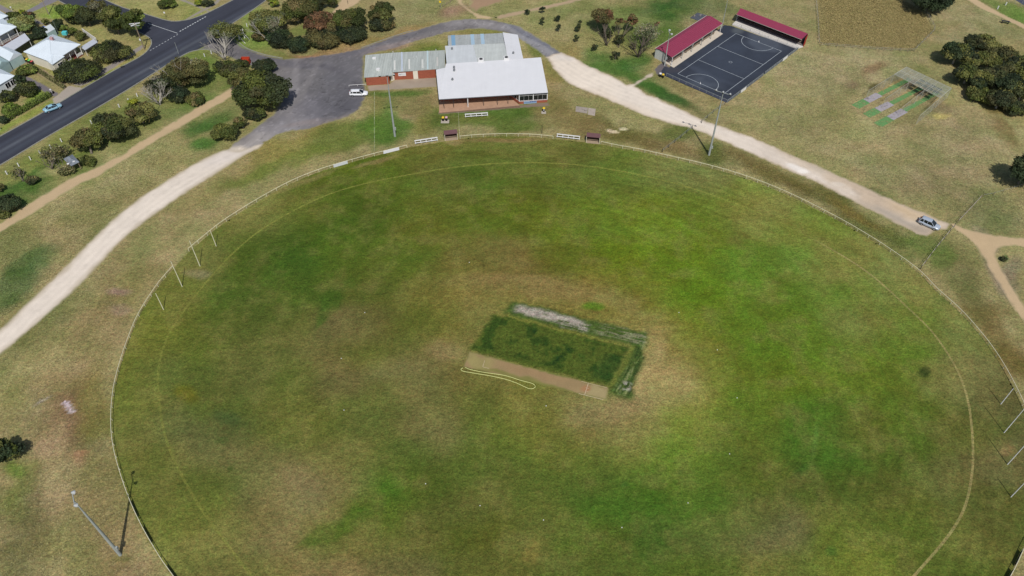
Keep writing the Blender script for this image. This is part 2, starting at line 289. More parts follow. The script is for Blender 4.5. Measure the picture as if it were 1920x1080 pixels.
# ------------------------------------------------------------------ how green or dry the grass is, place by place
# (centre x, y, radius x, y, turn in degrees, colour, strength, softness)
OUT = [
 (120,330,260,60,-32,(120,122,62),.8,.7),(250,300,330,22,-31,(104,118,58),.7,.6),
 (40,360,90,28,-30,(58,92,34),.9,.5),(160,300,60,22,-30,(84,108,44),.8,.6),(60,300,120,18,-35,(116,124,62),.8,.5),
 (250,230,160,40,-33,(96,112,56),.6,.7),(370,140,40,50,0,(112,126,62),.9,.5),(400,130,35,35,0,(104,122,58),.7,.5),
 (345,200,70,18,-30,(78,104,44),.8,.6),(300,260,70,12,-33,(86,108,50),.6,.6),
 (190,330,200,40,-33,(142,134,92),.8,.7),(330,290,150,38,-33,(134,128,84),.75,.6),(120,440,160,38,-35,(118,114,72),.7,.7),
 (400,235,55,16,-30,(58,98,38),.9,.5),(385,275,30,12,-15,(66,104,40),.9,.5),(450,200,60,20,-30,(104,112,62),.6,.6),
 (60,500,60,22,-25,(64,92,42),.8,.5),(20,560,70,30,-40,(66,92,42),.8,.5),(20,470,60,30,-30,(110,112,66),.6,.6),
 (460,330,140,24,-25,(126,120,70),.7,.6),(560,275,120,24,-14,(124,118,62),.8,.6),(640,255,70,20,-20,(88,104,44),.8,.6),(530,310,120,14,-22,(96,112,42),.7,.6),
 (715,235,40,45,5,(72,106,36),.9,.5),(780,190,46,26,0,(126,118,76),.85,.5),(790,240,40,30,0,(112,112,52),.7,.5),(700,190,16,30,0,(110,112,58),.7,.5),(745,175,60,6,-2,(74,104,40),.8,.5),
 (930,212,120,14,-3,(72,100,34),.9,.5),(930,232,110,14,0,(86,104,42),.9,.5),(835,225,20,25,0,(92,104,46),.8,.5),(880,225,40,8,0,(104,106,52),.6,.6),
 (1060,215,50,40,10,(122,114,68),.8,.5),(1130,235,70,22,10,(112,98,60),.8,.5),(1200,250,80,20,12,(100,98,50),.8,.5),(1270,250,40,16,10,(82,98,42),.8,.5),
 (1330,290,40,20,0,(76,98,42),.8,.6),(1250,275,90,12,14,(104,92,52),.7,.6),(1450,330,110,16,22,(98,88,46),.85,.6),(1560,375,90,16,28,(88,88,40),.8,.6),(1660,440,80,20,32,(84,96,40),.8,.6),(1600,400,60,8,30,(110,96,48),.7,.6),
 (1730,460,50,20,10,(86,106,44),.8,.5),(1790,490,50,40,50,(104,104,60),.7,.6),(1760,480,26,20,0,(80,104,42),.7,.5),(1850,590,60,30,50,(104,92,50),.85,.6),(1900,680,50,40,60,(96,86,40),.85,.6),(1830,545,25,50,-20,(92,96,52),.6,.6),
 (1045,130,30,35,40,(130,120,70),.8,.5),(905,58,60,8,0,(112,114,56),.8,.5),(800,95,45,16,-15,(118,118,60),.9,.5),(815,98,20,10,0,(84,104,40),.8,.5),(745,88,30,6,-12,(140,116,90),.8,.5),
 (1000,95,12,14,30,(96,108,46),.8,.5),
 (1060,45,110,35,10,(128,128,82),.8,.6),(950,30,50,16,0,(128,126,80),.8,.5),(1160,80,90,38,10,(122,122,72),.7,.6),(1200,30,120,35,0,(96,112,56),.8,.6),(1300,15,90,20,0,(52,88,34),.95,.5),(1330,30,50,16,20,(56,90,36),.9,.5),(1240,60,70,22,-25,(84,106,46),.85,.5),
 (1160,130,70,18,20,(66,100,38),.9,.5),(1190,118,30,16,0,(54,96,34),.8,.5),(1250,180,60,12,24,(56,88,38),.95,.4),(1215,165,25,12,20,(62,96,38),.8,.4),(1290,165,70,10,22,(116,112,66),.7,.5),(1330,215,50,10,20,(98,98,56),.6,.6),
 (780,20,80,30,-8,(132,130,86),.8,.6),(700,75,120,9,-14,(146,126,80),.85,.5),(620,100,90,7,-6,(142,118,82),.8,.5),(560,105,40,5,0,(148,112,86),.8,.4),(850,18,26,12,-20,(134,112,88),.8,.5),(560,60,25,14,0,(112,122,62),.7,.5),(470,60,34,50,30,(118,136,66),.9,.5),(520,100,60,7,10,(104,116,56),.7,.5),
 (300,20,90,24,5,(150,146,92),.9,.5),(350,20,60,16,-20,(136,138,78),.8,.6),(235,95,60,26,-30,(146,138,86),.9,.5),(165,58,60,14,10,(146,140,88),.9,.5),(100,25,34,14,10,(122,150,60),.95,.4),(40,12,60,12,10,(136,140,80),.9,.5),(10,25,26,8,0,(146,134,90),.9,.5),(95,65,22,8,-20,(104,132,56),.9,.5),(40,28,20,6,0,(90,110,60),.8,.5),
 (210,140,90,7,-29,(128,142,66),.95,.4),(40,225,80,6,-30,(128,138,66),.95,.4),(110,145,16,10,10,(128,138,70),.8,.5),(70,183,18,9,-20,(112,136,56),.9,.4),
 (1420,40,110,50,0,(132,126,88),.7,.7),(1560,130,180,50,8,(142,136,98),.7,.7),(1450,200,140,60,15,(136,128,88),.75,.7),(1600,260,190,60,15,(138,132,90),.7,.7),(1500,240,80,22,10,(118,118,74),.6,.7),(1760,160,40,50,-30,(132,132,84),.7,.6),(1830,280,90,60,20,(138,130,92),.75,.7),(1560,190,40,40,0,(124,122,78),.5,.7),
 (1820,50,110,28,15,(134,130,92),.7,.6),(1870,60,60,14,20,(116,118,74),.6,.6),(1870,10,70,10,25,(104,122,62),.8,.5),(1900,28,40,14,25,(96,120,54),.8,.5),(1770,219,14,8,0,(166,158,92),.9,.4),(1765,205,26,10,10,(114,108,74),.6,.5),
 (1860,380,70,40,10,(112,114,72),.7,.6),(1880,410,60,20,5,(104,112,68),.6,.6),(1680,330,90,30,20,(120,120,78),.6,.7),(1650,370,40,14,20,(104,108,66),.7,.6),(1740,340,60,25,0,(140,126,92),.5,.7),(1560,230,60,20,0,(116,118,68),.4,.7),(1730,140,60,12,30,(118,124,72),.6,.6),
 (1640,130,22,9,-20,(120,100,70),.8,.5),(1597,160,16,7,0,(112,100,72),.7,.5),(1640,165,12,6,-30,(86,82,46),.8,.5),(1880,250,30,14,50,(112,96,58),.7,.5),(1865,195,34,16,30,(106,98,52),.8,.5),
 (1700,160,14,6,-35,(106,84,58),.9,.4),(1728,172,15,6,-35,(106,82,56),.9,.4),(1690,178,40,5,-33,(158,142,96),.7,.5),(1715,193,40,5,-33,(158,142,96),.7,.5),(1670,160,40,5,-33,(150,138,84),.6,.5),
 (1845,440,14,30,-30,(134,122,98),.7,.5),(1870,520,10,60,-33,(134,122,100),.7,.5),(1900,510,25,30,-10,(122,116,88),.8,.5),(1883,483,6,8,0,(60,86,40),.9,.4),
 (100,700,200,70,-38,(138,130,84),.75,.7),(60,620,100,30,-40,(100,104,56),.7,.6),(220,560,100,40,-40,(122,112,70),.8,.7),(180,640,60,70,20,(130,116,78),.7,.7),(120,800,90,90,0,(122,106,72),.75,.7),(135,800,30,60,0,(112,88,62),.8,.6),(152,852,16,9,-15,(168,118,92),.9,.4),(152,865,12,10,0,(150,108,84),.8,.5),(180,760,40,60,0,(112,108,52),.7,.6),
 (124,760,9,5,30,(188,180,180),.9,.2),(132,771,7,4,10,(184,176,176),.9,.2),(78,754,18,3,-30,(160,150,138),.7,.4),
 (60,900,90,120,0,(138,126,88),.8,.6),(40,1000,50,90,0,(92,94,52),.75,.6),(120,1020,70,70,0,(120,112,70),.7,.7),(200,900,50,60,0,(118,110,66),.7,.6),(200,1000,60,70,10,(122,110,72),.7,.6),(225,1045,20,7,0,(92,96,46),.7,.5),(250,1060,60,20,0,(126,112,74),.7,.6),(20,900,30,60,20,(92,104,44),.7,.6),(15,880,20,14,0,(86,112,40),.8,.5),
 (30,760,40,60,20,(118,118,68),.5,.7),(222,575,20,10,0,(150,128,108),.5,.5),(225,548,24,6,0,(146,118,108),.6,.5),
 (1170,240,8,3,0,(206,192,160),.9,.2),(1150,245,12,3,10,(200,184,152),.9,.3),
]
FLD_TONES = [(480,390,125,122,70),(560,390,98,105,45),(650,390,76,92,30),(700,390,62,82,22),(800,390,90,98,35),(900,390,86,100,32),(1000,390,92,102,32),(1100,390,95,112,35),(1200,390,105,120,38),(1300,390,96,115,38),(1380,390,115,122,55),(1440,390,125,125,68),(360,490,110,110,60),(480,490,75,92,32),(550,490,62,88,28),(640,490,80,96,32),(760,490,84,98,34),(880,490,106,102,50),(960,490,112,100,56),(1050,490,96,102,34),(1150,490,98,114,28),(1300,490,96,116,30),(1400,490,92,117,38),(1500,490,96,120,48),(1580,490,118,122,62),(1700,490,124,124,74),(430,430,96,104,48),(600,430,72,92,28),(800,430,92,100,36),(1100,430,98,113,36),(1300,430,100,118,34),(1500,430,112,122,54),(330,550,104,108,50),(450,550,74,92,34),(560,550,74,92,32),(680,550,84,92,38),(800,550,104,102,48),(900,550,124,112,60),(1000,550,126,112,62),(1100,550,124,112,58),(1200,550,110,112,42),(1300,550,92,116,28),(1450,550,90,113,36),(1600,550,98,118,46),(1700,550,118,122,66),(320,610,108,112,48),(400,610,76,90,34),(500,610,72,84,34),(560,610,96,98,48),(640,610,100,92,58),(700,610,98,88,54),(760,610,88,96,36),(850,610,112,108,50),(900,610,128,118,64),(1230,610,132,122,68),(1300,610,106,116,38),(1400,610,92,114,34),(1500,610,86,112,32),(1600,610,110,118,60),(1700,610,104,116,50),(1790,610,112,116,64),(270,660,106,110,48),(380,660,88,98,40),(480,660,92,96,48),(600,660,100,94,54),(700,660,92,98,42),(800,660,112,106,62),(870,660,124,114,70),(1240,660,146,132,84),(1300,660,112,114,46),(1420,660,90,112,32),(1550,660,88,112,34),(1700,660,92,112,38),(260,710,104,110,48),(320,710,100,104,54),(400,710,80,92,36),(440,710,98,100,54),(560,710,92,100,44),(640,710,106,96,60),(720,710,110,106,60),(800,710,112,104,64),(880,710,106,102,52),(1240,710,150,136,88),(1300,710,120,118,56),(1400,710,96,110,36),(1500,710,90,108,30),(1600,710,96,112,38),(1700,710,90,108,34),(1780,710,120,118,72),(260,760,106,110,52),(400,760,88,98,44),(520,760,98,102,48),(700,760,94,100,48),(800,760,110,106,62),(900,760,102,104,50),(1000,760,110,108,52),(1100,760,134,122,78),(1200,760,148,132,88),(1290,760,122,122,58),(1400,760,92,110,36),(1550,760,76,104,32),(1700,760,84,98,34),(1860,760,96,94,56),(260,810,108,110,56),(340,810,96,98,58),(430,810,78,90,46),(520,810,98,104,48),(600,810,96,102,46),(700,810,92,96,48),(820,810,112,106,66),(900,810,92,104,42),(1000,810,106,108,48),(1100,810,122,110,64),(1200,810,134,122,78),(1265,810,118,134,54),(1320,810,106,122,48),(1400,810,90,104,38),(1520,810,72,100,32),(1600,810,88,98,40),(1700,810,78,92,30),(1780,810,84,92,40),(1820,810,96,98,50),(290,860,104,106,52),(400,860,110,108,66),(500,860,108,104,62),(620,860,106,102,56),(750,860,88,98,44),(900,860,88,100,42),(1050,860,96,104,44),(1180,860,106,114,52),(1280,860,100,120,44),(1400,860,86,100,38),(1560,860,66,96,30),(1700,860,74,90,32),(1880,860,104,100,62),(320,910,104,106,52),(400,910,88,96,42),(480,910,108,106,66),(580,910,124,112,78),(640,910,112,106,66),(730,910,76,100,34),(800,910,78,92,34),(900,910,90,98,44),(1000,910,84,96,40),(1100,910,80,96,38),(1200,910,70,100,30),(1300,910,84,104,38),(1400,910,80,96,34),(1500,910,78,92,36),(1580,910,72,86,32),(1680,910,80,88,36),(1780,910,96,96,52),(380,960,102,106,50),(480,960,108,102,60),(560,960,130,116,80),(620,960,96,98,46),(700,960,82,98,34),(850,960,92,98,46),(1000,960,92,98,44),(1150,960,70,98,32),(1300,960,70,98,32),(1420,960,94,100,50),(1560,960,98,106,48),(1700,960,84,94,38),(1850,960,84,90,42),(420,1010,112,112,60),(500,1010,128,114,76),(560,1010,130,116,78),(600,1010,82,98,34),(680,1010,106,104,56),(780,1010,92,96,44),(900,1010,86,94,36),(1000,1010,100,100,50),(1100,1010,78,94,34),(1250,1010,68,94,34),(1330,1010,92,98,50),(1450,1010,106,100,66),(1560,1010,98,108,44),(1700,1010,84,96,36),(1790,1010,100,102,50),(480,1065,112,108,60),(620,1065,124,110,72),(760,1065,108,104,62),(900,1065,92,96,44),(1100,1065,84,96,40),(1300,1065,80,96,36),(1450,1065,100,106,50),(1600,1065,104,114,46),(1750,1065,80,92,36),(700,330,86,100,30),(760,330,82,96,32),(820,330,98,100,50),(900,330,74,96,30),(1000,330,92,104,40),(1100,330,98,104,48),(1160,330,92,112,40),(1220,330,108,110,58),(1290,330,114,114,66),(780,290,108,108,50),(900,290,96,106,46),(1000,290,104,108,54),(1100,290,100,106,50)]
FLD = [
 (1733,694,10,9,0,(44,62,26),.85,.4),(622,555,24,36,10,(62,92,28),.6,.35),(604,592,10,24,12,(56,86,26),.6,.35),(1110,577,22,9,5,(88,122,32),.9,.35),
 (357,745,18,14,0,(104,102,30),.7,.6),(365,512,24,9,0,(132,122,92),.85,.5),(1885,845,14,9,0,(134,112,78),.7,.5),(640,985,95,18,-26,(70,94,30),.75,.35),(590,930,60,36,20,(132,118,84),.5,.6),(735,915,22,16,0,(70,104,32),.6,.5),
 (430,880,5,5,0,(52,84,28),.6,.4),(644,845,5,5,0,(46,80,26),.6,.4),(1165,912,8,6,0,(48,88,30),.6,.4),(1273,885,5,4,0,(44,76,26),.6,.4),(1557,1036,12,8,0,(58,96,36),.6,.5),(990,1040,12,24,35,(130,118,62),.6,.5),
 (1530,830,5,34,6,(80,112,46),.6,.5),(1505,885,24,10,-30,(56,92,34),.5,.5),(413,828,12,6,0,(58,80,36),.6,.4),(420,785,24,16,0,(70,88,48),.6,.5),(560,345,80,5,-23,(136,122,80),.6,.6),(700,305,40,4,-16,(140,124,84),.7,.5),(950,262,90,4,-1,(132,112,76),.8,.5),(850,268,16,7,-5,(150,132,92),.8,.5),
 (1245,735,66,52,-10,(166,146,104),.6,.7),(1215,680,30,66,10,(162,144,102),.65,.6),(850,655,40,20,15,(152,134,94),.6,.6),(1010,542,150,16,6,(144,124,84),.5,.7),(905,590,26,50,30,(138,124,78),.45,.7),(1170,575,60,14,12,(142,126,82),.5,.7),(1140,780,90,26,-12,(146,128,92),.5,.7),(750,690,60,26,-10,(132,118,82),.4,.7),(1035,645,150,70,17,(98,104,46),.5,.5),
]
def paint(c, px, py, blobs, wx, wy):
    for cx, cy, rx, ry, an, co, st, so_ in blobs:
        k = (np.abs(px - cx) < (rx + ry) * 1.9) & (np.abs(py - cy) < (rx + ry) * 1.9)
        if not k.any(): continue
        a = math.radians(an); ca, sa = math.cos(a), math.sin(a)
        w = min(rx, ry) * .9
        dx = px[k] - cx + wx[k] * min(w * .9, 26); dy = py[k] - cy + wy[k] * min(w * .7, 20)
        u = (dx * ca + dy * sa) / rx; v = (-dx * sa + dy * ca) / ry
        r = np.sqrt(u * u + v * v); t = st * (1 - sstep(1 - so_, 1 + so_ * .9, r))
        c[k] += (np.array(alb(*co)) - c[k]) * t[:, None]
    return c
oval_ctr = (8.0, 88.0)
FGAIN = np.array([1.06, 1.09, 1.0]); OGAIN = np.array([1.15, 1.13, 1.22])
OUT = [(a, b, c, d, e, tuple(min(255, int(v * (1.055 if c * d > 2600 and f[0] > 117 else 1))) for v in f), g, h) for a, b, c, d, e, f, g, h in OUT]
TRACKS = [([(0, 735), (28, 680), (58, 610), (95, 560)], 1, .12), ([(8, 1090), (26, 1010), (18, 930), (45, 830), (85, 710), (150, 600), (230, 505), (330, 425), (420, 370)], 1, .13), ([(20, 1090), (60, 980), (60, 880), (70, 790), (110, 690), (170, 600), (250, 510), (350, 430)], 1, -.12), ([(105, 1085), (112, 980), (100, 900), (130, 770), (168, 650), (230, 555), (300, 480)], 1, .12), ([(330, 1090), (282, 1010), (256, 930), (240, 850), (232, 770), (240, 690), (262, 625), (300, 560)], 1, .10), ([(360, 1090), (300, 990), (272, 900), (258, 800), (262, 700), (285, 625)], 1, -.08),
          ([(1300, 205), (1380, 215), (1480, 255), (1600, 320), (1700, 380)], 1, .08), ([(1520, 95), (1620, 110), (1720, 130), (1800, 215), (1880, 300), (1900, 420)], 1, .09), ([(1760, 70), (1735, 120), (1770, 170), (1800, 260), (1820, 380)], 1, -.08), ([(1560, 372), (1650, 425), (1720, 470), (1790, 545), (1860, 640), (1910, 720)], 1, .09), ([(60, 410), (160, 350), (260, 300), (360, 250), (430, 215)], 1, .08), ([(450, 330), (560, 290), (660, 265), (700, 240)], 1, .10), ([(1050, 215), (1130, 240), (1230, 262), (1320, 285), (1450, 325)], 1, .08)]
def tones(px, py, A, sg):
    A = np.array(A, float); C = np.array([alb(*a[2:]) for a in A]); num = np.zeros((len(px), 3)); den = np.zeros(len(px)) + 1e-9
    for (ax, ay), c in zip(A[:, :2], C):
        w = np.exp(-.5 * (((px - ax) / sg) ** 2 + ((py - ay) / (sg * .62)) ** 2)) + 1e-5 / (1 + ((px - ax) ** 2 + (py - ay) ** 2) / 1e4)
        num += w[:, None] * c; den += w
    return num / den[:, None]
def grasscol(x, y, field=None):
    x = np.asarray(x, float); y = np.asarray(y, float)
    px, py = proj(x, y)
    wx = (fbm(x, y, 9, 4, 2) - .5) * 4.2; wy = (fbm(x, y, 9, 4, 9) - .5) * 4.2
    ci = np.zeros((len(x), 3)); co = np.zeros((len(x), 3)) + np.array(alb(140, 133, 88))
    co = paint(co, px, py, OUT, wx, wy)
    if field is None: field = inside(x, y, oval_poly)
    if field.any():
        idx = np.where(field)[0]
        qx = px[idx] + wx[idx] * 16; qy = py[idx] + wy[idx] * 11
        cc = paint(tones(qx, qy, FLD_TONES, 36), px[idx], py[idx], FLD, wx[idx], wy[idx])
        # mowing rounds follow the fence
        X = x[idx] - oval_ctr[0]; Y = y[idx] - oval_ctr[1]; a = math.radians(-14)
        u = X * math.cos(a) + Y * math.sin(a); v = -X * math.sin(a) + Y * math.cos(a)
        R = np.hypot(u / 1.16, v); st = np.sin(R * 2 * math.pi / 2.1 + 2 * (vnoise(X, Y, 30, 5) - .5)) * .5 + np.sin(R * 2 * math.pi / 1.05) * .3
        amp = .17 * sstep(.3, .75, vnoise(X, Y, 26, 4)) * (.35 + .65 * sstep(-10, 60, X + Y * .4)) + .012
        ang = np.arctan2(v, u / 1.16); sk = (fbm(R * 1.0, ang * 34, 1.5, 3, 61) - .5) + .7 * (fbm(R, ang * 20, 3.4, 2, 64) - .5)
        upr = sstep(-30, 45, X * .5 + Y * .6) * .75 + .25
        cc *= (1 + st * amp + sk * .42 * upr)[:, None]
        cc[:, 0] *= 1 - sk * .22 * upr
        # pull the green a little towards straw, then mottle it
        mo = fbm(x[idx], y[idx], 3.4, 5, 71) - .5; mt = np.clip(mo * 1.2, 0, .35)[:, None]; mg = np.clip(-mo * 1.5, 0, .4)[:, None]
        cc += (np.array(alb(128, 122, 72)) - cc) * mt; cc += (cc * np.array([.70, .84, .76]) - cc) * mg
        cc *= FGAIN
        m2 = fbm(x[idx], y[idx], 1.1, 3, 75) - .5; cc *= (1 + .30 * m2)[:, None]
        co[idx] = cc
    fo_ = ~field
    near = np.where((px > -150) & (px < 2000) & (py < 1200) & (py > -60))[0]
    for tr, w_, k_ in TRACKS:
        P = [tuple(p) for p in resample(G(catmull(tr, 4)), 3.0)]; dd, bx, by = seg_dist(x[near], y[near], P, closed=False)
        t = (np.exp(-((dd - .75) / .28) ** 2)) * (.25 + 1.3 * fbm(x[near], y[near], 9, 2, 57)) * k_ * w_; co[near] *= (1 + t)[:, None]
    mo = (fbm(x, y, 4.2, 5, 81) - .5) * fo_; mt = np.clip(mo * 2.0, 0, .5)[:, None]; mg = np.clip(-mo * 2.2, 0, .5)[:, None]
    co += (co * np.array([1.22, 1.16, 1.30]) + .01 - co) * mt; co += (co * np.array([.66, .80, .62]) - co) * mg
    co *= (1 + .26 * (fbm(x, y, 1.2, 3, 85) - .5) * fo_)[:, None]
    co = np.where(fo_[:, None], co * OGAIN, co)
    m = fbm(x, y, 14, 5, 20) - .5
    co *= (1 + .30 * m)[:, None]
    h = (fbm(x, y, 5, 4, 33) - .5)
    co[:, 0] *= 1 + .20 * h; co[:, 1] *= 1 - .05 * h; co[:, 2] *= 1 + .12 * h
    return np.clip(co, .004, .8)

def put_col(me, rgb):
    at = me.color_attributes.new('Col', 'FLOAT_COLOR', 'POINT')
    at.data.foreach_set('color', np.c_[rgb, np.ones(len(rgb))].astype(np.float32).ravel())
def grid_mesh(name, X, Y, keep, Z, rgbf, material, kind='structure', snap=None):
    nx, ny = X.shape
    used = np.zeros(X.shape, bool)
    used[:-1, :-1] |= keep; used[1:, :-1] |= keep; used[:-1, 1:] |= keep; used[1:, 1:] |= keep
    idx = -np.ones(X.shape, int); idx[used] = np.arange(used.sum())
    vx = X[used]; vy = Y[used]
    i, j = np.where(keep)
    F = np.c_[idx[i, j], idx[i + 1, j], idx[i + 1, j + 1], idx[i, j + 1]]
    rgb = rgbf(vx, vy)
    if snap is not None: vx, vy = snap(vx, vy)
    me = bpy.data.meshes.new(name); n = len(vx); m = len(F)
    me.vertices.add(n); me.vertices.foreach_set('co', np.c_[vx, vy, np.full(n, 0.0)].astype(np.float32).ravel())
    me.loops.add(m * 4); me.loops.foreach_set('vertex_index', F.ravel().astype(np.int32))
    me.polygons.add(m); me.polygons.foreach_set('loop_start', (np.arange(m) * 4).astype(np.int32))
    me.update(calc_edges=True); me.validate()
    put_col(me, rgb); me.materials.append(material)
    o = bpy.data.objects.new(name, me); o.location.z = Z; COL.objects.link(o); o['kind'] = kind
    return o
def sheet(name, poly, res, Z, colf, material, rim=0.0, jag=0.0, crisp=True, rimcol=None, dusty=None, soft=1.1):
    P = np.array(poly); x0, y0 = P.min(0) - res * 2; x1, y1 = P.max(0) + res * 2
    xs = np.arange(x0, x1, res); ys = np.arange(y0, y1, res); X, Y = np.meshgrid(xs, ys, indexing='ij')
    cx = (X[:-1, :-1] + res / 2); cy = (Y[:-1, :-1] + res / 2)
    d, _, _ = sdist(cx.ravel(), cy.ravel(), poly)
    if jag: d = d + (fbm(cx.ravel(), cy.ravel(), 2.2, 4, 3) - .5) * jag * 2
    keep = (d > 0).reshape(cx.shape)
    def rgbf(vx, vy):
        c = colf(vx, vy)
        if rim:
            dd, _, _ = sdist(vx, vy, poly); dd = dd + (fbm(vx, vy, 2.2, 4, 3) - .5) * jag * 2
            if dusty is not None:
                t3 = (1 - sstep(rim * .3, rim * 2.0, dd + (fbm(vx, vy, 3.5, 3, 6) - .5) * rim * 1.5)) * .75; c = c + (np.array(dusty) - c) * t3[:, None]
            t = 1 - sstep(0.0, rim, dd + (fbm(vx, vy, .9, 3, 8) - .5) * rim * soft)
            g = grasscol(vx, vy)
            if dusty is not None:
                inl = inside(vx, vy, G(LOT))
                if inl.any(): g[inl] = lotcol(vx[inl], vy[inl])
            g = g if rimcol is None else np.zeros((len(vx), 3)) + np.array(rimcol)
            c = c * (1 - t[:, None]) + g * t[:, None]
        return c
    def snap(vx, vy):
        d, bx, by = sdist(vx, vy, poly); k = np.abs(d) < res * .75
        return np.where(k, bx, vx), np.where(k, by, vy)
    return grid_mesh(name, X, Y, keep, Z, rgbf, material, snap=snap if (crisp and not jag) else None)

# ---- far ground (one sheet to the horizon, with a hole where the finer near ground lies) and near ground
far = MB(); R_ = 6000
bx0, bx1, by0, by1 = -235., 235., 15., 290.
for q in ([(-R_, -R_), (R_, -R_), (R_, by0), (-R_, by0)], [(-R_, by1), (R_, by1), (R_, R_), (-R_, R_)], [(-R_, by0), (bx0, by0), (bx0, by1), (-R_, by1)], [(bx1, by0), (R_, by0), (R_, by1), (bx1, by1)]):
    far.add([(x, y, 0) for x, y in q], [(0, 1, 2, 3)])
fo = far.build('farmland', mat('dry_pasture', alb(120, 120, 74), .95, .2, .05, var2=.12, s2=.6)); fo['kind'] = 'structure'
oval_in = resample(oval_poly + [oval_poly[0]], 1.5)
oval_in = [tuple(p) for p in oval_in[:-1]]
res = .62
xs = np.arange(bx0, bx1 + res, res); xs[-1] = bx1; ys = np.arange(by0, by1 + res, res); ys[-1] = by1
X, Y = np.meshgrid(xs, ys, indexing='ij')
cx = X[:-1, :-1]; cy = Y[:-1, :-1]
px_, py_ = proj(cx, cy); seen = (px_ > -260) & (px_ < 2180) & (py_ < 1330) & (py_ > -330)
grid_mesh('grass_ground', X, Y, seen, 0.0, lambda a, b: grasscol(a, b), M['grass'])
# the corners of that block which the fine grid leaves open
co_ = MB()
for q in ([(bx0, by0), (bx1, by0), (bx1, by1), (bx0, by1)],): co_.add([(x, y, -.02) for x, y in q], [(0, 1, 2, 3)])
bo = co_.build('ground_base', bpy.data.materials['dry_pasture']); bo['kind'] = 'structure'
sheet('playing_field', oval_in, .42, .004, lambda a, b: grasscol(a, b, np.ones(len(a), bool)), M['grass'], rim=0.0, jag=0.0)

# ---- boundary line painted on the turf, worn
def ribbon(name, pts, width, Z, rgbf, material, step=.6, sub=2, kind='structure'):
    P = resample(pts, step); T = np.gradient(P, axis=0); T /= np.hypot(*T.T)[:, None]; Nn = np.c_[-T[:, 1], T[:, 0]]
    V = []; F = []
    for s_ in np.linspace(-.5, .5, sub + 1): V.append(P + Nn * s_ * width)
    n = len(P); V = np.concatenate(V)
    for s_ in range(sub):
        for i in range(n - 1): F.append((s_ * n + i, s_ * n + i + 1, (s_ + 1) * n + i + 1, (s_ + 1) * n + i))
    me = bpy.data.meshes.new(name); me.from_pydata([(a, b, 0) for a, b in V], [], F); me.update()
    put_col(me, rgbf(V[:, 0], V[:, 1])); me.materials.append(material)
    o = bpy.data.objects.new(name, me); COL.objects.link(o); o.location.z = Z
    if kind: o['kind'] = kind
    return o
def worn(c, lo, hi, s=4.0, o=0):
    def f(x, y):
        t = np.clip(lo + (hi - lo) * fbm(x, y, s, 3, 40 + o) * 1.3, 0, 1)[:, None]
        return grasscol(x, y) * (1 - t) + np.array(alb(*c)) * t
    return f
def linecol(x, y):
    px, py = proj(x, y); rt = sstep(1450, 1600, px)[:, None]; up = sstep(620, 350, py)[:, None] * (1 - rt)
    c = np.array(alb(134, 138, 66)) * (1 - rt) + np.array(alb(156, 146, 96)) * rt
    s = (.34 + .34 * up[:, 0] + .34 * rt[:, 0]) * (.55 + .9 * fbm(x, y, 3.0, 4, 44)); s *= 1 - .75 * np.exp(-((px - 1500) / 45) ** 2) * (py < 600)
    s = np.clip(s, 0, .85)[:, None]; return grasscol(x, y) * (1 - s) + c * s
ribbon('boundary_line', G(catmull(LINE, 8)), .40, .009, linecol, M['grass'], step=.35, sub=4)

# ---- roads
MAIN = [(-60, 287), (0, 256), (80, 211.5), (158, 165), (215, 132), (240, 119), (262, 107), (275, 97), (283, 86), (284, 78), (279, 70), (255, 58), (200, 36), (127, 10), (80, -12), (150, -30), (197, 0), (230, 14), (267, 25), (290, 32), (307, 37), (322, 40), (338, 39.5), (357, 36), (372, 31), (390, 24), (437, 0), (480, -26), (560, -26), (500, 0), (470, 21.5), (423, 53), (418, 74), (385, 86), (366, 95), (348, 101.5), (311, 123), (255, 159.5), (240, 168), (167, 211.5), (83, 260), (0, 310), (-80, 352)]
def trackcol(x, y):
    c = np.zeros((len(x), 3)) + np.array(alb(60, 63, 74))
    # wheel tracks run along the road
    a = np.array(gp(0, 283)); b = np.array(gp(255, 140)); d = (b - a) / np.hypot(*(b - a)); n = np.array([-d[1], d[0]])
    s_ = (x - a[0]) * n[0] + (y - a[1]) * n[1]
    for o_, w_, co_, st_ in ((-.3, .7, (98, 104, 112), .55), (1.9, .6, (70, 76, 88), .5), (-2.6, .7, (72, 80, 90), .5), (3.6, .9, (46, 48, 58), .5), (-4.2, .8, (46, 48, 58), .5)):
        t = np.exp(-((s_ - o_) / w_) ** 2) * st_ * (.6 + .8 * fbm(x, y, 9, 3, 50)); t = np.clip(t, 0, 1)[:, None]
        c = c * (1 - t) + np.array(alb(*co_)) * t
    q_ = (x - a[0]) * d[0] + (y - a[1]) * d[1]; sk = fbm(q_ * .06, s_, .7, 3, 53) - .5
    return c * (1 + .22 * (fbm(x, y, 6, 4, 51) - .5) + .30 * sk)[:, None]
sheet('main_road', G(MAIN), .4, .012, trackcol, M['asphalt'], crisp=True)
LOT = [(414, 60), (424, 52), (440, 76), (463, 91), (493, 102), (530, 109.5), (560, 109), (593, 105), (640, 98), (677, 90), (710, 78), (747, 65), (780, 56), (815, 45), (852, 37), (885, 34.5), (913, 35), (940, 40), (975, 49), (1010, 70), (1053, 98), (1040, 108), (1022, 107), (998, 90), (973, 73), (950, 62), (930, 58), (905, 55), (880, 55), (838, 61), (780, 78), (740, 91), (700, 100), (684, 104), (683, 150), (688, 168), (684, 188), (675, 205), (655, 219), (632, 226), (615, 231), (580, 243), (545, 247), (520, 253), (500, 265), (470, 285), (440, 290), (425, 283), (440, 266), (480, 238), (507, 217), (528, 190), (520, 160), (480, 130), (440, 112), (412, 100), (387, 93), (366, 95), (380, 88)]
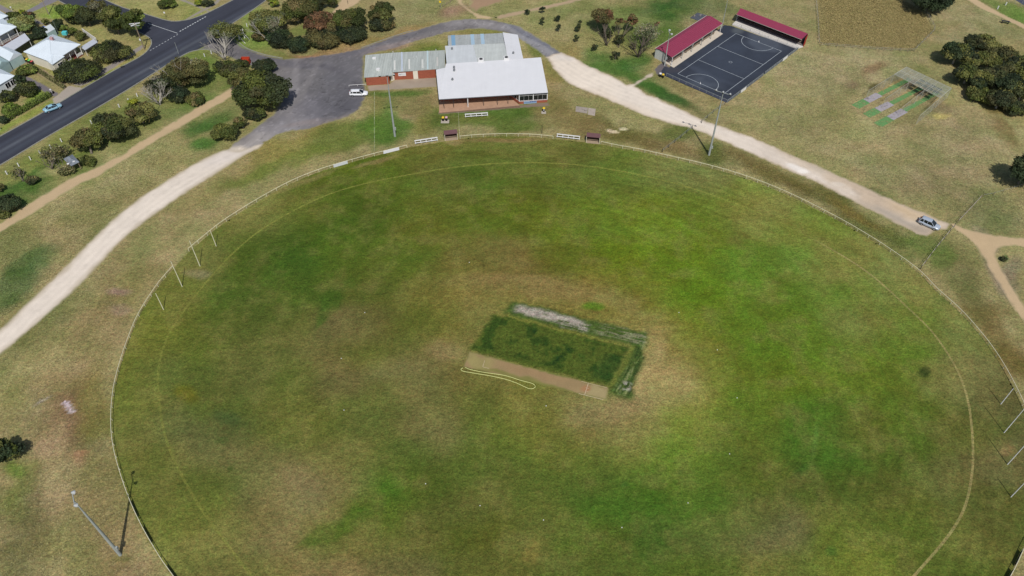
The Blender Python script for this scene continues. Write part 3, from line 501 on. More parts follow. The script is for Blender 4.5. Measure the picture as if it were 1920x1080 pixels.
def lotcol(x, y):
    px, py = proj(x, y); c = np.zeros((len(x), 3)) + np.array(alb(121, 117, 117))
    wx = (fbm(x, y, 7, 4, 12) - .5) * 3; wy = (fbm(x, y, 7, 4, 13) - .5) * 3
    B = [(640, 190, 60, 45, 0, (84, 84, 92), .8, .6), (600, 160, 60, 40, 0, (106, 104, 106), .7, .6), (660, 130, 50, 30, 0, (98, 98, 104), .6, .6), (560, 120, 90, 8, 8, (92, 90, 96), .7, .6), (470, 105, 50, 14, 20, (96, 94, 98), .7, .6), (620, 105, 60, 6, -8, (98, 95, 100), .6, .6),
         (700, 85, 90, 7, -20, (104, 102, 108), .6, .6), (780, 62, 60, 5, -18, (102, 100, 104), .6, .6), (900, 45, 90, 8, 4, (142, 138, 138), .7, .6), (1000, 80, 60, 12, 32, (146, 146, 150), .8, .6), (990, 66, 60, 4, 30, (110, 112, 122), .7, .5), (1035, 92, 20, 5, 30, (106, 108, 118), .6, .5), (740, 85, 60, 5, -15, (140, 126, 122), .6, .6),
         (560, 215, 60, 26, -20, (118, 116, 122), .7, .6), (520, 245, 60, 14, -25, (150, 146, 148), .7, .6), (470, 270, 40, 12, -25, (160, 154, 150), .8, .6), (440, 286, 30, 9, 0, (200, 188, 172), .9, .5), (487, 276, 12, 4, 0, (220, 208, 190), .9, .4), (550, 170, 8, 60, 10, (138, 134, 134), .5, .5), (632, 225, 60, 4, -10, (132, 122, 118), .6, .5), (570, 230, 40, 5, -10, (136, 126, 124), .6, .5), (580, 150, 50, 6, -60, (132, 128, 128), .5, .6), (530, 180, 30, 30, 0, (120, 118, 120), .5, .6)]
    c = paint(c, px, py, B, wx, wy)
    sc = fbm(x * 1.0 + y * .35, y * .2, 2.5, 4, 14) - .5
    a_ = math.radians(63); s1 = fbm((x * math.cos(a_) + y * math.sin(a_)) * .18, -x * math.sin(a_) + y * math.cos(a_), .8, 4, 16) - .5
    c = c * (1 + .30 * (fbm(x, y, 3, 5, 15) - .5) + .26 * sc + .34 * s1)[:, None]
    cr = np.abs(fbm(x, y, 7, 4, 17) - .5); k = (cr < .006)[:, None]; c = np.where(k, c * .72, c)
    sp = (fbm(x, y, .9, 2, 18) > .70)[:, None]; return np.where(sp, c * 1.22, c)
sheet('parking_lot', G(LOT), .36, .008, lotcol, M['asphalt'], rim=.8, jag=.3)

GL = [(-40, 640), (0, 615), (50, 567), (100, 520), (150, 470), (200, 420), (250, 378), (300, 345), (350, 314), (395, 290), (425, 279), (450, 280), (492, 268), (490, 277), (470, 287), (440, 305), (400, 331), (365, 352), (330, 376), (280, 412), (230, 452), (180, 505), (130, 556), (95, 586), (60, 617), (0, 668), (-40, 700)]
def gravcol(x, y):
    px, py = proj(x, y); c = np.zeros((len(x), 3)) + np.array(alb(226, 214, 199))
    wx = (fbm(x, y, 6, 4, 12) - .5) * 3; wy = (fbm(x, y, 6, 4, 13) - .5) * 3
    B = [(430, 290, 50, 12, -20, (214, 204, 194), .7, .6), (1100, 150, 90, 22, 28, (230, 217, 200), .7, .6), (1060, 105, 20, 8, 20, (216, 206, 196), .8, .5), (1480, 300, 100, 20, 22, (214, 200, 184), .7, .6), (1560, 330, 120, 12, 26, (206, 188, 164), .7, .6), (1640, 370, 90, 24, 28, (196, 176, 152), .9, .6), (1720, 400, 60, 14, 20, (198, 174, 140), .8, .6), (1680, 410, 70, 9, 26, (176, 164, 148), .9, .5), (1740, 432, 40, 12, 10, (172, 158, 140), .9, .5), (1620, 345, 60, 5, 26, (168, 148, 126), .6, .6),
         (1495, 315, 22, 5, 20, (236, 228, 218), .9, .4), (1505, 322, 9, 4, 10, (244, 236, 226), .9, .3), (1530, 318, 20, 5, 30, (190, 178, 160), .6, .5), (1180, 200, 80, 8, 24, (222, 206, 186), .6, .6), (1300, 240, 60, 7, 18, (220, 206, 186), .6, .6), (1208, 146, 22, 5, -35, (200, 190, 176), .8, .5), (1570, 345, 14, 4, 10, (218, 206, 190), .7, .4)]
    c = paint(c, px, py, B, wx, wy)
    # wheel paths: paler packed lines between looser, darker stones, following both roads
    for cl_, offs in ((CL_L, (-1.5, .2, 1.7)), (CL_R, (-2.6, -1.0, .8, 2.4))):
        P = resample(G(cl_), 2.0); dd, bx, by = seg_dist(x, y, [tuple(p) for p in P], closed=False)
        sg = np.sign((x - bx) + (by - y) * .6); s_ = dd * sg
        for o_ in offs: c *= (1 + (.022 * np.exp(-((s_ - o_) / .4) ** 2) - .03 * np.exp(-((s_ - o_ - .75) / .45) ** 2)) * (.3 + 1.4 * fbm(x, y, 14, 2, 29)))[:, None]
    pot = fbm(x, y, 1.9, 4, 27); c *= (1 - .07 * sstep(.66, .74, pot))[:, None]
    return c * (1 + .16 * (fbm(x, y, 4, 5, 15) - .5) + .10 * (fbm(x, y, .8, 3, 16) - .5))[:, None]
CL_L = [(-20, 670), (50, 592), (115, 537), (215, 435), (315, 360), (400, 310), (470, 276)]
CL_R = [(1040, 112), (1090, 145), (1150, 172), (1240, 205), (1320, 238), (1400, 268), (1480, 302), (1560, 337), (1640, 378), (1720, 416)]
sheet('white_gravel_road', [tuple(p) for p in resample(G(catmull(GL, 5, True)), 1.0)], .36, .012, gravcol, M['gravel'], rim=.9, jag=.1, dusty=alb(186, 172, 150), soft=.6)
GR = [(1022, 107), (1036, 101), (1053, 97), (1077, 107), (1100, 121), (1120, 129), (1150, 143), (1175, 157), (1188, 156), (1205, 145), (1220, 135), (1229, 134), (1226, 143), (1204, 154), (1193, 162), (1215, 177), (1233, 183), (1272, 202), (1307, 218), (1342, 233), (1395, 250), (1450, 273), (1500, 296), (1550, 317), (1600, 340), (1635, 356), (1673, 374), (1705, 388), (1733, 398), (1760, 410), (1785, 420), (1775, 430), (1752, 436), (1738, 444), (1720, 440), (1683, 422), (1642, 400), (1600, 380), (1560, 358), (1517, 337), (1450, 308), (1400, 286), (1342, 260), (1298, 242.5), (1250, 232), (1200, 214), (1165, 199), (1130, 184), (1102, 173), (1080, 164), (1060, 154), (1046, 141), (1037, 130), (1030, 118)]
sheet('gravel_road', G(GR), .36, .012, gravcol, M['gravel'], rim=.8, jag=.4, dusty=alb(190, 172, 150), soft=.9)
PR = [(1778, 418), (1790, 419), (1810, 428), (1830, 434), (1860, 440), (1890, 443), (1960, 449), (1960, 467), (1920, 463), (1900, 461.5), (1883, 463), (1872, 467), (1868, 475), (1872, 487), (1878, 501), (1900, 540), (1922, 573), (1950, 615), (1940, 640), (1920, 606), (1891, 564), (1867, 524), (1848, 492), (1829, 462), (1812, 444), (1790, 430)]
def tancol(x, y):
    c = np.zeros((len(x), 3)) + np.array(alb(192, 168, 132)); return c * (1 + .12 * (fbm(x, y, 4, 5, 19) - .5))[:, None]
sheet('walking_path', G(PR), .35, .010, tancol, M['gravel'], rim=.6, jag=.25)
PL = [(-30, 432), (0, 418), (40, 390), (80, 365), (133, 333), (180, 313), (228, 290), (260, 266), (300, 243), (353, 210), (395, 186), (428, 167), (440, 158), (446, 170), (438, 181), (402, 201), (370, 220), (343, 237), (300, 261), (268, 281), (230, 303), (188, 330), (150, 346), (117, 366), (85, 386), (57, 404), (0, 438), (-30, 455)]
sheet('tan_path', G(PL), .35, .010, tancol, M['gravel'], rim=.8, jag=.3)
PB = [(645, -12), (690, -12), (672, 6), (655, 16), (630, 36), (604, 62), (585, 76), (568, 70), (585, 58), (612, 34), (630, 12)]
sheet('bush_path', G(PB), .5, .010, tancol, M['gravel'], rim=.7, jag=.3)
PT = [(848, -12), (872, -12), (866, 4), (875, 14), (890, 23), (910, 29), (932, 33), (915, 36.5), (893, 35), (884, 26), (870, 15), (858, 5)]
sheet('junction_path', G(PT), .5, .010, tancol, M['gravel'], rim=.7, jag=.3)
PG = [(925, 31), (960, 22), (1000, 15), (1040, 6), (1080, -4), (1120, -12), (1140, -12), (1090, 2), (1040, 14), (1000, 22), (955, 32), (935, 38)]
sheet('dirt_track', G(PG), .5, .010, lambda x, y: tancol(x, y) * np.array([[.82, .80, .86]]), M['gravel'], rim=.9, jag=.5)
PQ = [(878, -12), (975, -14), (940, 3), (915, 12), (892, 22), (880, 16), (880, 4)]
sheet('red_dirt_patch', G(PQ), .5, .006, lambda x, y: tancol(x, y) * np.array([[.68, .60, .62]]), M['gravel'], rim=1.4, jag=.9)
PU = [(1790, -14), (1815, -14), (1850, 10), (1885, 28), (1930, 50), (1950, 60), (1950, 72), (1915, 52), (1870, 30), (1835, 14)]
sheet('far_path', G(PU), .45, .010, tancol, M['gravel'], rim=.6, jag=.25)
def flat(c, amp=.2, s=3, o=60):
    return lambda x, y: (np.zeros((len(x), 3)) + np.array(alb(*c))) * (1 + amp * (fbm(x, y, s, 5, o) - .5))[:, None]
FP = [(70, 168), (150, 163), (158, 164), (200, 138), (240, 110), (265, 92), (272, 86), (266, 82), (240, 99), (200, 122), (150, 148)]
sheet('footpath', G([(150, 163), (135, 158), (160, 148), (200, 124), (240, 99), (266, 83), (272, 87), (262, 96), (240, 111), (200, 137), (168, 156)]), .35, .009, flat((146, 138, 132)), M['asphalt'], rim=.5, jag=.2)
sheet('driveway_apron', G([(110, 176), (128, 160), (150, 163), (158, 165), (120, 188), (102, 196), (97, 186)]), .35, .010, flat((168, 158, 146)), M['asphalt'], rim=.4, jag=.15)
sheet('driveway', G([(45, 140), (60, 146), (100, 168), (122, 182), (110, 186), (92, 178), (60, 160), (42, 152)]), .35, .008, flat((116, 110, 114)), M['asphalt'], rim=.4, jag=.15)
sheet('side_driveway', G([(48, 108), (62, 122), (85, 132), (110, 148), (128, 160), (112, 164), (88, 150), (60, 134), (45, 122)]), .35, .007, flat((146, 124, 106)), M['gravel'], rim=.5, jag=.2)
sheet('lower_footpath', G([(0, 222), (50, 198), (100, 170), (104, 174), (55, 205), (0, 234)]), .35, .008, flat((134, 126, 122)), M['asphalt'], rim=.4, jag=.15)
sheet('back_lane', G([(-20, -2), (10, 12), (34, 26), (60, 32), (85, 44), (78, 47), (50, 37), (30, 33), (0, 20), (-20, 12)]), .45, .008, flat((134, 128, 128)), M['asphalt'], rim=.5, jag=.2)
sheet('lane', G([(46, 21), (70, 9), (88, -4), (120, -4), (100, 6), (80, 14), (60, 24), (50, 25)]), .45, .009, flat((128, 124, 128)), M['asphalt'], rim=.4, jag=.15)
sheet('corner_footpath', G([(345, 37), (370, 22), (400, 5), (412, -6), (420, -6), (408, 8), (382, 22), (352, 37)]), .35, .009, flat((150, 142, 130)), M['asphalt'], rim=.4, jag=.1)
sheet('upper_path', G([(330, -8), (350, 0), (382, 14), (398, 22), (394, 25), (372, 15), (340, 2), (320, -6)]), .35, .007, flat((150, 142, 130)), M['asphalt'], rim=.4, jag=.1)
# ---- kerbs (real steps)
def kerb(pts, w=.28, h=.12):
    P = resample(G(catmull(pts, 6)), 1.2); mb = MB()
    T = np.gradient(P, axis=0); T /= np.hypot(*T.T)[:, None]; Nn = np.c_[-T[:, 1], T[:, 0]] * w / 2
    V = []
    for p, n in zip(P, Nn): V += [(p[0] - n[0], p[1] - n[1], 0.0), (p[0] - n[0], p[1] - n[1], h), (p[0] + n[0], p[1] + n[1], h), (p[0] + n[0], p[1] + n[1], 0.0)]
    F = []
    for i in range(len(P) - 1):
        a = i * 4; b = a + 4
        for k in range(3): F.append((a + k, b + k, b + k + 1, a + k + 1))
    mb.add(V, F); o = mb.build('kerb', M['kerb']); o['kind'] = 'structure'
kerb([(-60, 287), (0, 256), (80, 211.5), (158, 165), (215, 132), (240, 119), (262, 107), (275, 97), (283, 86), (284, 78), (279, 70), (255, 58)])
kerb([(197, 0), (230, 14), (267, 25), (290, 32), (307, 37), (322, 40), (338, 39.5), (357, 36), (372, 31), (390, 24), (437, 0), (480, -26)])
kerb([(500, 0), (470, 21.5), (423, 53), (417, 60)])
kerb([(436, 73), (450, 82), (463, 91), (493, 102), (530, 109.5)])
kerb([(-80, 352), (0, 310), (83, 260), (167, 211.5), (240, 168), (311, 123), (348, 101.5), (366, 95), (387, 93), (408, 99), (418, 106)])
kerb([(677, 90), (710, 78), (747, 65), (775, 57)], .25, .1)
kerb([(96, -8), (127, 10), (200, 36), (255, 58)])
# ---- tyre shading, line marks on the road
def mark(p, q, w=.14, name='road_marking', z=.016):
    a = gp(*p); b = gp(*q); mb = MB(); d = Vector((b[0] - a[0], b[1] - a[1], 0)); n = Vector((-d.y, d.x, 0)).normalized() * w / 2
    A = Vector((*a, z)); B = Vector((*b, z)); mb.add([A - n, B - n, B + n, A + n], [(0, 1, 2, 3)]); return mb
mk = mark((278, 44), (333, 62.5), .16)
def dash(p, q, n, fill, w):
    for i in range(n):
        t0 = i / n; t1 = t0 + fill / n
        mm = mark((p[0] + (q[0] - p[0]) * t0, p[1] + (q[1] - p[1]) * t0), (p[0] + (q[0] - p[0]) * t1, p[1] + (q[1] - p[1]) * t1), w)
        mk.add(mm.v, mm.f)
dash((337, 59), (388, 30), 11, .6, .32)
dash((281, 95), (336, 63), 10, .55, .17)
o = mk.build('road_marking', mat('road_paint', alb(196, 200, 202), .8, .2, 3)); o['kind'] = 'structure'
# ------------------------------------------------------------------ clubhouse
def wallseg(mb, a, b, z0, z1, t=.22):
    a = Vector(a); b = Vector(b); d = (b - a); n = Vector((-d.y, d.x, 0)).normalized() * t / 2
    bot = [Vector((p.x, p.y, z0)) for p in (a - n, b - n, b + n, a + n)]; top = [Vector((p.x, p.y, z1)) for p in bot]
    mb.prism(bot, top)
def walls(mb, ring, z0, z1, t=.22, ztops=None):
    n = len(ring)
    for i in range(n):
        a, b = Vector(ring[i][:2]).to_3d(), Vector(ring[(i + 1) % n][:2]).to_3d()
        wallseg(mb, a, b, z0, z1, t)
def lerp(a, b, t): return a + (b - a) * t
def ribroof(quad, t=.12, pitch=.76, rib=.035, w=.06):
    """quad: 0-1 is the eave, 3-2 the upper edge; ribs run from eave to upper edge"""
    q = [Vector(p) for p in quad]; mb = MB(); mb.slab(q, t)
    n = max(2, int((q[1] - q[0]).length / pitch))
    for i in range(1, n):
        a = lerp(q[0], q[1], i / n); b = lerp(q[3], q[2], i / n); up = Vector((0, 0, rib / 2 + .002))
        mb.bar(a + up, b + up, w, rib)
    return mb
def shrink(ring, d):
    P = [Vector(p[:2]) for p in ring]; c = sum(P, Vector((0, 0))) / len(P); out = []
    n = len(P)
    for i in range(n):
        a = (P[i - 1] - P[i]).normalized(); b = (P[(i + 1) % n] - P[i]).normalized(); s = a + b
        if s.length < 1e-3: s = Vector((c - P[i]))
        out.append(P[i] + (a + b) * d)
    return out
def window(parent, a, b, z0, z1, proud=.02, mull=1, fm=None, outward=1, name='window', transom=0, w=.06):
    """a,b world xy ends; frame is a part, panes are its sub-parts"""
    a = Vector((a[0], a[1], 0)); b = Vector((b[0], b[1], 0)); d = (b - a).normalized(); n = Vector((d.y, -d.x, 0)) * outward
    a = a + n * proud; b = b + n * proud; fm = fm or M['white']
    mb = MB()
    for z in ([z0 + w / 2, z1 - w / 2] + ([transom] if transom else [])): mb.bar(a + Vector((0, 0, z)), b + Vector((0, 0, z)), .09, w)
    for i in range(mull + 1):
        p = lerp(a + d * w / 2, b - d * w / 2, i / max(1, mull)); mb.box((p.x, p.y, (z0 + z1) / 2), (w, .085, z1 - z0 - 2 * w), math.atan2(d.y, d.x))
    f = mb.build(name, fm, parent)
    for i in range(max(1, mull)):
        p = lerp(a, b, (i + .5) / max(1, mull)); L_ = (b - a).length / max(1, mull) - w
        g = MB().box((p.x - n.x * .02, p.y - n.y * .02, (z0 + z1) / 2), (L_, .02, z1 - z0 - 2 * w), math.atan2(d.y, d.x)).build('pane', M['glass'], f)
    return f
club = thing('clubhouse', g3(925, 150), 'large clubhouse with white sheet roof, grey rear roofs and windowed corner', 'building')
HF, HB = 2.95, 3.9
fl, fr, br, bl = g3(823, 186, HF), g3(1027.5, 173.5, HF), g3(1014.4, 107.5, HB), g3(836, 119.5, HB)
ll, lt = g3(817.5, 130.5, 3.35), g3(834.5, 127, 3.5)
mb = ribroof([fl, fr, br, bl], .14, 1.5, .014, .05)
mb.build('roof', M['roofw'], club)
mb = MB(); mb.slab([fl + Vector((0, 0, -.012)), lerp(fl, bl, .9) + Vector((.2, 0, -.012)), lt, ll], .12); mb.build('side_roof', M['roofw'], club)
# gutters and fascia
mb = MB(); up = Vector((0, 0, -.1)); dn = (fr - fl).normalized(); nf = Vector((dn.y, -dn.x, 0)) * .08
mb.bar(fl + up + nf, fr + up + nf, .14, .14); mb.build('gutter', mat('dark_gutter', alb(90, 92, 96), .5), club)
m1, m2, m3, m4 = g3(837.5, 119.8, 3.55), g3(953, 112.6, 3.62), g3(945.6, 81, 4.0), g3(834.4, 86, 4.0)
mid = lerp(m1, m2, .5); midb = lerp(m4, m3, .47)
ribroof([m1, mid, midb, m4], .12, .8).build('rear_roof', M['roofl'], club)
ribroof([mid + Vector((.02, 0, 0)), m2, m3, midb + Vector((.02, 0, 0))], .12, .8).build('rear_roof', mat('faded_green_grey_sheet', alb(190, 195, 192), .5, .07, .7, streak=(.07, 2.0)), club)
t1, t2, t3, t4 = g3(840.6, 86.6, 3.3), g3(945, 80.4, 3.3), g3(942.5, 62, 2.9), g3(839.6, 66.5, 2.9)
tr = ribroof([t1, t2, t3, t4], .1, .76).build('shed_roof', mat('dull_grey_roof_sheet', alb(170, 175, 174), .55, .1, 1.2, var2=.06, s2=4, streak=(.10, 2.6), dirt=(alb(150, 146, 130), .35, .62)), club)
for a_, b_, c_ in ((.06, .13, (130, 168, 196)), (.41, .475, (168, 194, 212)), (.59, .655, (170, 196, 214))):
    up = Vector((0, 0, .05)); q = [lerp(t1, t2, a_) + up, lerp(t1, t2, b_) + up, lerp(t4, t3, b_) + up, lerp(t4, t3, a_) + up]
    MB().slab(q, .03).build('skylight_sheet', mat('blue_translucent_sheet', alb(*c_), .4, .06, 2), club)
w1, w2, w3, w4 = g3(952.5, 112.8, 3.72), g3(980.8, 109.3, 3.6), g3(970.8, 65.2, 3.2), g3(942.6, 60.5, 3.35)
ribroof([w1, w2, w3, w4], .12, 1.5, .025, .05).build('annexe_roof', M['roofw'], club)
# cowls, flues and air units
def vent(px, py, z, kind):
    p = g3(px, py, z); mb = MB()
    if kind == 'unit':
        mb.box((p.x, p.y, p.z + .4), (1.5, 1.3, .8)); o = mb.build('air_unit', M['white'], club)
        MB().tube((p.x, p.y, p.z + .8), (p.x, p.y, p.z + .84), .5, .5, 14).build('grille', M['dark'], o)
    elif kind == 'cowl':
        mb.tube(p, p + Vector((0, 0, .45)), .16, .16, 10); o = mb.build('roof_vent', M['pole'], club)
        MB().tube(p + Vector((0, 0, .45)), p + Vector((0, 0, .75)), .32, .2, 12).build('cap', mat('zinc_cowl', alb(120, 122, 126), .4), o)
vent(902, 115.5, 3.6, 'unit'); vent(949.5, 112, 3.6, 'unit')
vent(851.5, 128.5, 3.75, 'cowl'); vent(851.8, 133.5, 3.72, 'cowl'); vent(848.5, 151, 3.4, 'cowl'); vent(847.7, 93.5, 3.85, 'cowl'); vent(962.5, 101.5, 3.5, 'cowl')
# walls: kitchen and hall body under the roofs
bfl, bfr = g3(822, 199), g3(1026, 195.5)
def q2(px, py): return Vector((*gp(px, py), 0))
A = Vector((fl.x + .35, fl.y, 0)); Bq = Vector((fr.x - .15, fr.y + .15, 0)); Cq = Vector((br.x - .3, br.y - .3, 0)); Dq = Vector((bl.x + .3, bl.y - .3, 0))
dfr = (fr - fl).normalized(); dfr.z = 0; inn = Vector((-dfr.y, dfr.x, 0)).normalized()
Afr = A + inn * 3.6                                   # veranda depth
splitL = lerp(A, Bq, .735)                            # where the windowed corner room starts
spi = lerp(A, Bq, .655) + inn * 3.6
mb = MB()
wallseg(mb, Afr, spi, 0, HF - .1); wallseg(mb, Bq + inn * .3, Cq, 0, HF - .2); wallseg(mb, Afr + (Dq - Afr) * .05, Dq, 0, 2.85); wallseg(mb, Dq, Cq, 0, HF)
wallseg(mb, spi, splitL, 0, .83); wallseg(mb, splitL, Bq, 0, .83)
mb.build('brick_wall', M['brick'], club)
# the corner room: white posts, sill and panes
window(club, splitL, lerp(splitL, Bq, .5), .86, HF - .12, .0, 3, transom=2.35, w=.035)
window(club, lerp(splitL, Bq, .5), Bq, .86, HF - .12, .0, 3, transom=2.35, w=.035)
window(club, spi, splitL, .86, HF - .12, .0, 4, transom=2.35, w=.035)
for p in (splitL, lerp(splitL, Bq, .5), Bq):
    mb = MB(); mb.box((p.x, p.y - .03, .86 + (HF - 1.0) / 2), (.2, .2, HF - 1.0), math.atan2(dfr.y, dfr.x)); mb.build('corner_post', M['white'], club)
mb = MB(); mb.bar(splitL + Vector((0, -.14, .83)), Bq + Vector((0, -.14, .83)), .06, .05); mb.build('sill', M['white'], club)
sb0, sb1 = lerp(splitL, Bq, .16), lerp(splitL, Bq, .62)
sb = MB(); off_ = -inn * .30
sb.prism([sb0 + off_ + Vector((0, 0, .1)), sb1 + off_ + Vector((0, 0, .1)), sb1 + off_ + inn * .04 + Vector((0, 0, .1)), sb0 + off_ + inn * .04 + Vector((0, 0, .1))], [sb0 + off_ + Vector((0, 0, .8)), sb1 + off_ + Vector((0, 0, .8)), sb1 + off_ + inn * .04 + Vector((0, 0, .8)), sb0 + off_ + inn * .04 + Vector((0, 0, .8))])
sign = thing('banner', tuple(sb0 + off_), 'long pale blue banner with navy lettering under the clubhouse corner windows', 'banner')
sb.build('cloth', mat('pale_blue_banner', alb(150, 178, 206), .6, .05, 1), sign)
lt_ = MB(); rnd = random.Random(4)
tt = .03
while tt < .95:
    big = tt > .45; w = rnd.uniform(.025, .05) * (1.5 if big else 1); h = .34 if big else .2; zc = .56 if big else .46
    a = lerp(sb0, sb1, tt) + off_ - inn * .012; b = lerp(sb0, sb1, min(.97, tt + w)) + off_ - inn * .012
    lt_.bar(a + Vector((0, 0, zc)), b + Vector((0, 0, zc)), .01, h); tt += w + .022
lt_.build('lettering', mat('navy_print', alb(52, 66, 128), .6, 0), sign)
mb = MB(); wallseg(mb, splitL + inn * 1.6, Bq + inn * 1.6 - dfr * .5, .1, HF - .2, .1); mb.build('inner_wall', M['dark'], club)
# inner floor slab; veranda floor, posts, rafters
MB().slab([p + Vector((0, 0, .02)) for p in (spi, Vector((*Cq.xy, 0)), Vector((*Dq.xy, 0)), Afr)], .04).build('floor', M['timber'], club)
vf = [A - inn * 1.9 + Vector((-.6, 0, .14)), splitL - inn * .9 + Vector((0, 0, .14)), spi + Vector((0, 0, .14)), Afr + Vector((-.3, 0, .14))]
MB().slab(vf, .14).build('veranda_floor', mat('red_brown_paving', alb(176, 142, 118), .9, .1, 1.2, var2=.1), club)
MB().slab([A - inn * 2.0 + Vector((-.7, 0, .10)), A - inn * 1.9 + Vector((-.65, 0, .10)), splitL - inn * .9 + Vector((0.02, 0, .10)), splitL - inn * 1.75 + Vector((.02, 0, .10))], .1).build('veranda_edge', mat('brown_paver_edge', alb(122, 98, 82), .9, .2, 2), club)
sheet('forecourt_paving', [tuple(p.xy) for p in (A - inn * 2.7 + Vector((-.8, 0, 0)), lerp(A, Bq, 1.02) - inn * 2.0, lerp(A, Bq, 1.02) - inn * .1, A - inn * 1.0 + Vector((-.8, 0, 0)))], .4, .012, flat((128, 112, 98)), M['asphalt'], rim=.5, jag=.25)
for i, (t, wt) in enumerate(((.03, 0), (.12, 0), (.253, 1), (.40, 0), (.53, 0), (.63, 0))):
    p = lerp(A, Bq, t) - inn * .0
    MB().box((p.x, p.y, .14 + (HF - .3) / 2), (.2 if wt else .1, .2 if wt else .1, HF - .3), 0).build('veranda_post', M['white'] if wt else M['dark'], club)
mb = MB(); mb.box((lerp(Afr, spi, .82) + Vector((0, 0, 1.9)) - inn * .13), (2.2, .05, .9), math.atan2(dfr.y, dfr.x)); w_ = mb.build('window', M['white'], club)
for k in (-.55, .55): MB().box((lerp(Afr, spi, .82) + Vector((0, 0, 1.9)) - inn * .17 + dfr * k), (.85, .03, .65), math.atan2(dfr.y, dfr.x)).build('pane', M['glass'], w_)
# rear body walls
def bodywalls(pts, h, name='rear_wall', m='cream'):
    mb = MB(); P = [Vector((p.x, p.y, 0)) for p in pts]; c = sum(P, Vector()) / len(P); P = [p + (c - p).normalized() * .35 for p in P]
    for i in range(len(P)): wallseg(mb, P[i], P[(i + 1) % len(P)], 0, h)
    return mb.build(name, M[m], club)
bodywalls((m1 + Vector((0, -1, 0)), m2 + Vector((0, -1, 0)), m3, m4), 3.4); bodywalls((t1 + Vector((0, .4, 0)), t2 + Vector((0, .4, 0)), t3, t4), 2.75); bodywalls((w1 + Vector((0, -1, 0)), w2 + Vector((0, -1, 0)), w3, w4), 3.05, m='white')

# ------------------------------------------------------------------ change rooms: long brick wing
wing = thing('change_room_wing', g3(755, 145), 'low brick wing with ribbed grey-green roof left of the clubhouse', 'building')
r1, r2, r3 = g3(682.5, 145, 2.55), g3(735.5, 141.6, 2.55), g3(685.3, 103.3, 3.0)
r4 = g3(735.3, 98.8, 3.0)
ribroof([r1, r2, r4, r3], .12, .5, .04, .07).build('roof', mat('aged_green_grey_sheet', alb(176, 182, 177), .5, .08, .8, var2=.06, s2=4, dirt=(alb(156, 158, 152), .25, .6), streak=(.15, 3.0)), wing)
r5, r6, r7 = g3(735.8, 135.2, 2.62), g3(834.5, 128, 2.62), g3(834, 94, 3.0)
ribroof([r5, r6, r7, r4 + Vector((.03, 0, 0))], .12, .5, .04, .07).build('roof', M['roofg'], wing)
for a_, b_, c0, c1, cc in ((.168, .196, 0, 1, (190, 200, 214)), (.655, .685, 0, 1, (186, 204, 206)), (.03, .06, .1, .58, (214, 214, 208)), (.305, .335, .08, .6, (214, 214, 208)), (.555, .59, .1, .55, (206, 208, 202)), (.84, .87, .14, .62, (196, 194, 188))):
    up = Vector((0, 0, .06)); q = [lerp(lerp(r5, r6, s), lerp(r4, r7, s), v) + up for s, v in ((a_, c0), (b_, c0), (b_, c1), (a_, c1))]
    MB().slab(q, .04).build('skylight_sheet', mat('clear_roof_sheet', alb(*cc), .4, .08, 2), wing)
for px, py in ((701.7, 109.5), (709, 130)):
    p = g3(px, py, 2.95); MB().box((p.x, p.y, p.z), (.95, .75, .5)).build('roof_hatch', M['white'], wing)
for px, py in ((737, 99), (817.5, 95), (775, 108), (781, 108)):
    p = g3(px, py, 2.95); MB().tube(p, p + Vector((0, 0, .5)), .07, .07, 8).build('vent_pipe', M['white'], wing)
wa, wb, wc = q2(688.5, 160), q2(730, 157.3), q2(739.5, 149.3)
wd = q2(817.5, 145.2)
back = Vector(((r3 - r1).x, (r3 - r1).y, 0)).normalized()
def to_eave(p, d=0): return Vector((p.x, p.y, 0))
mb = MB()
wallseg(mb, wa, wb, 0, 2.4); wallseg(mb, wa, wa + back * 8.2, 0, 2.45); wallseg(mb, wb, wb + back * 1.8, 0, 2.4); wallseg(mb, wc + Vector((.1, 0, 0)), q2(775.5, 147.6), 0, 2.45); wallseg(mb, q2(784.5, 147.2), wd, 0, 2.45)
wallseg(mb, wa + back * 8.2, wa + back * 8.2 + (wd - wa) * 1.08, 0, 2.6)
mb.build('brick_wall', M['brick'], wing)
cd_ = mat('cream_door', alb(226, 220, 204), .6, .04)
for d0, d1, tk in ((wb + Vector((.35, 1.4, 0)), wc, .2), (q2(775.6, 147.5), q2(784.4, 147.25), .3)):
    mb = MB(); wallseg(mb, d0, d1, 0, 2.45, tk); mb.build('door', cd_, wing)
pass
s0, s1 = lerp(wc, q2(775.5, 147.6), .24) + Vector((0, -.16, 0)), lerp(wc, q2(775.5, 147.6), .63) + Vector((0, -.16, 0))
sg = thing('wall_sign', tuple(s0 + Vector((0, 0, 1.25))), 'small white sign with faint grey lettering on brick wing wall', 'sign')
MB().bar(s0 + Vector((0, 0, 1.6)), s1 + Vector((0, 0, 1.6)), .04, .95).build('board', M['white'], sg)
mb = MB(); mb.bar(lerp(s0, s1, .12) + Vector((0, -.03, 1.68)), lerp(s0, s1, .6) + Vector((0, -.03, 1.68)), .012, .12); mb.bar(lerp(s0, s1, .12) + Vector((0, -.03, 1.46)), lerp(s0, s1, .34) + Vector((0, -.03, 1.46)), .012, .12); mb.bar(lerp(s0, s1, .10) + Vector((0, -.03, 1.57)), lerp(s0, s1, .14) + Vector((0, -.03, 1.57)), .012, .3)
mb.bar(lerp(s0, s1, .64) + Vector((0, -.03, 1.66)), lerp(s0, s1, .9) + Vector((0, -.03, 1.66)), .012, .08)
mb.build('lettering', mat('grey_print', alb(140, 138, 160), .6, 0), sg)
sheet('wing_paving', G([(687, 160), (730, 158), (740, 149.5), (819, 144.5), (820, 163), (756, 167), (690, 171)]), .4, .010, flat((160, 146, 130), .25, 2), M['asphalt'], rim=.4, jag=.15)

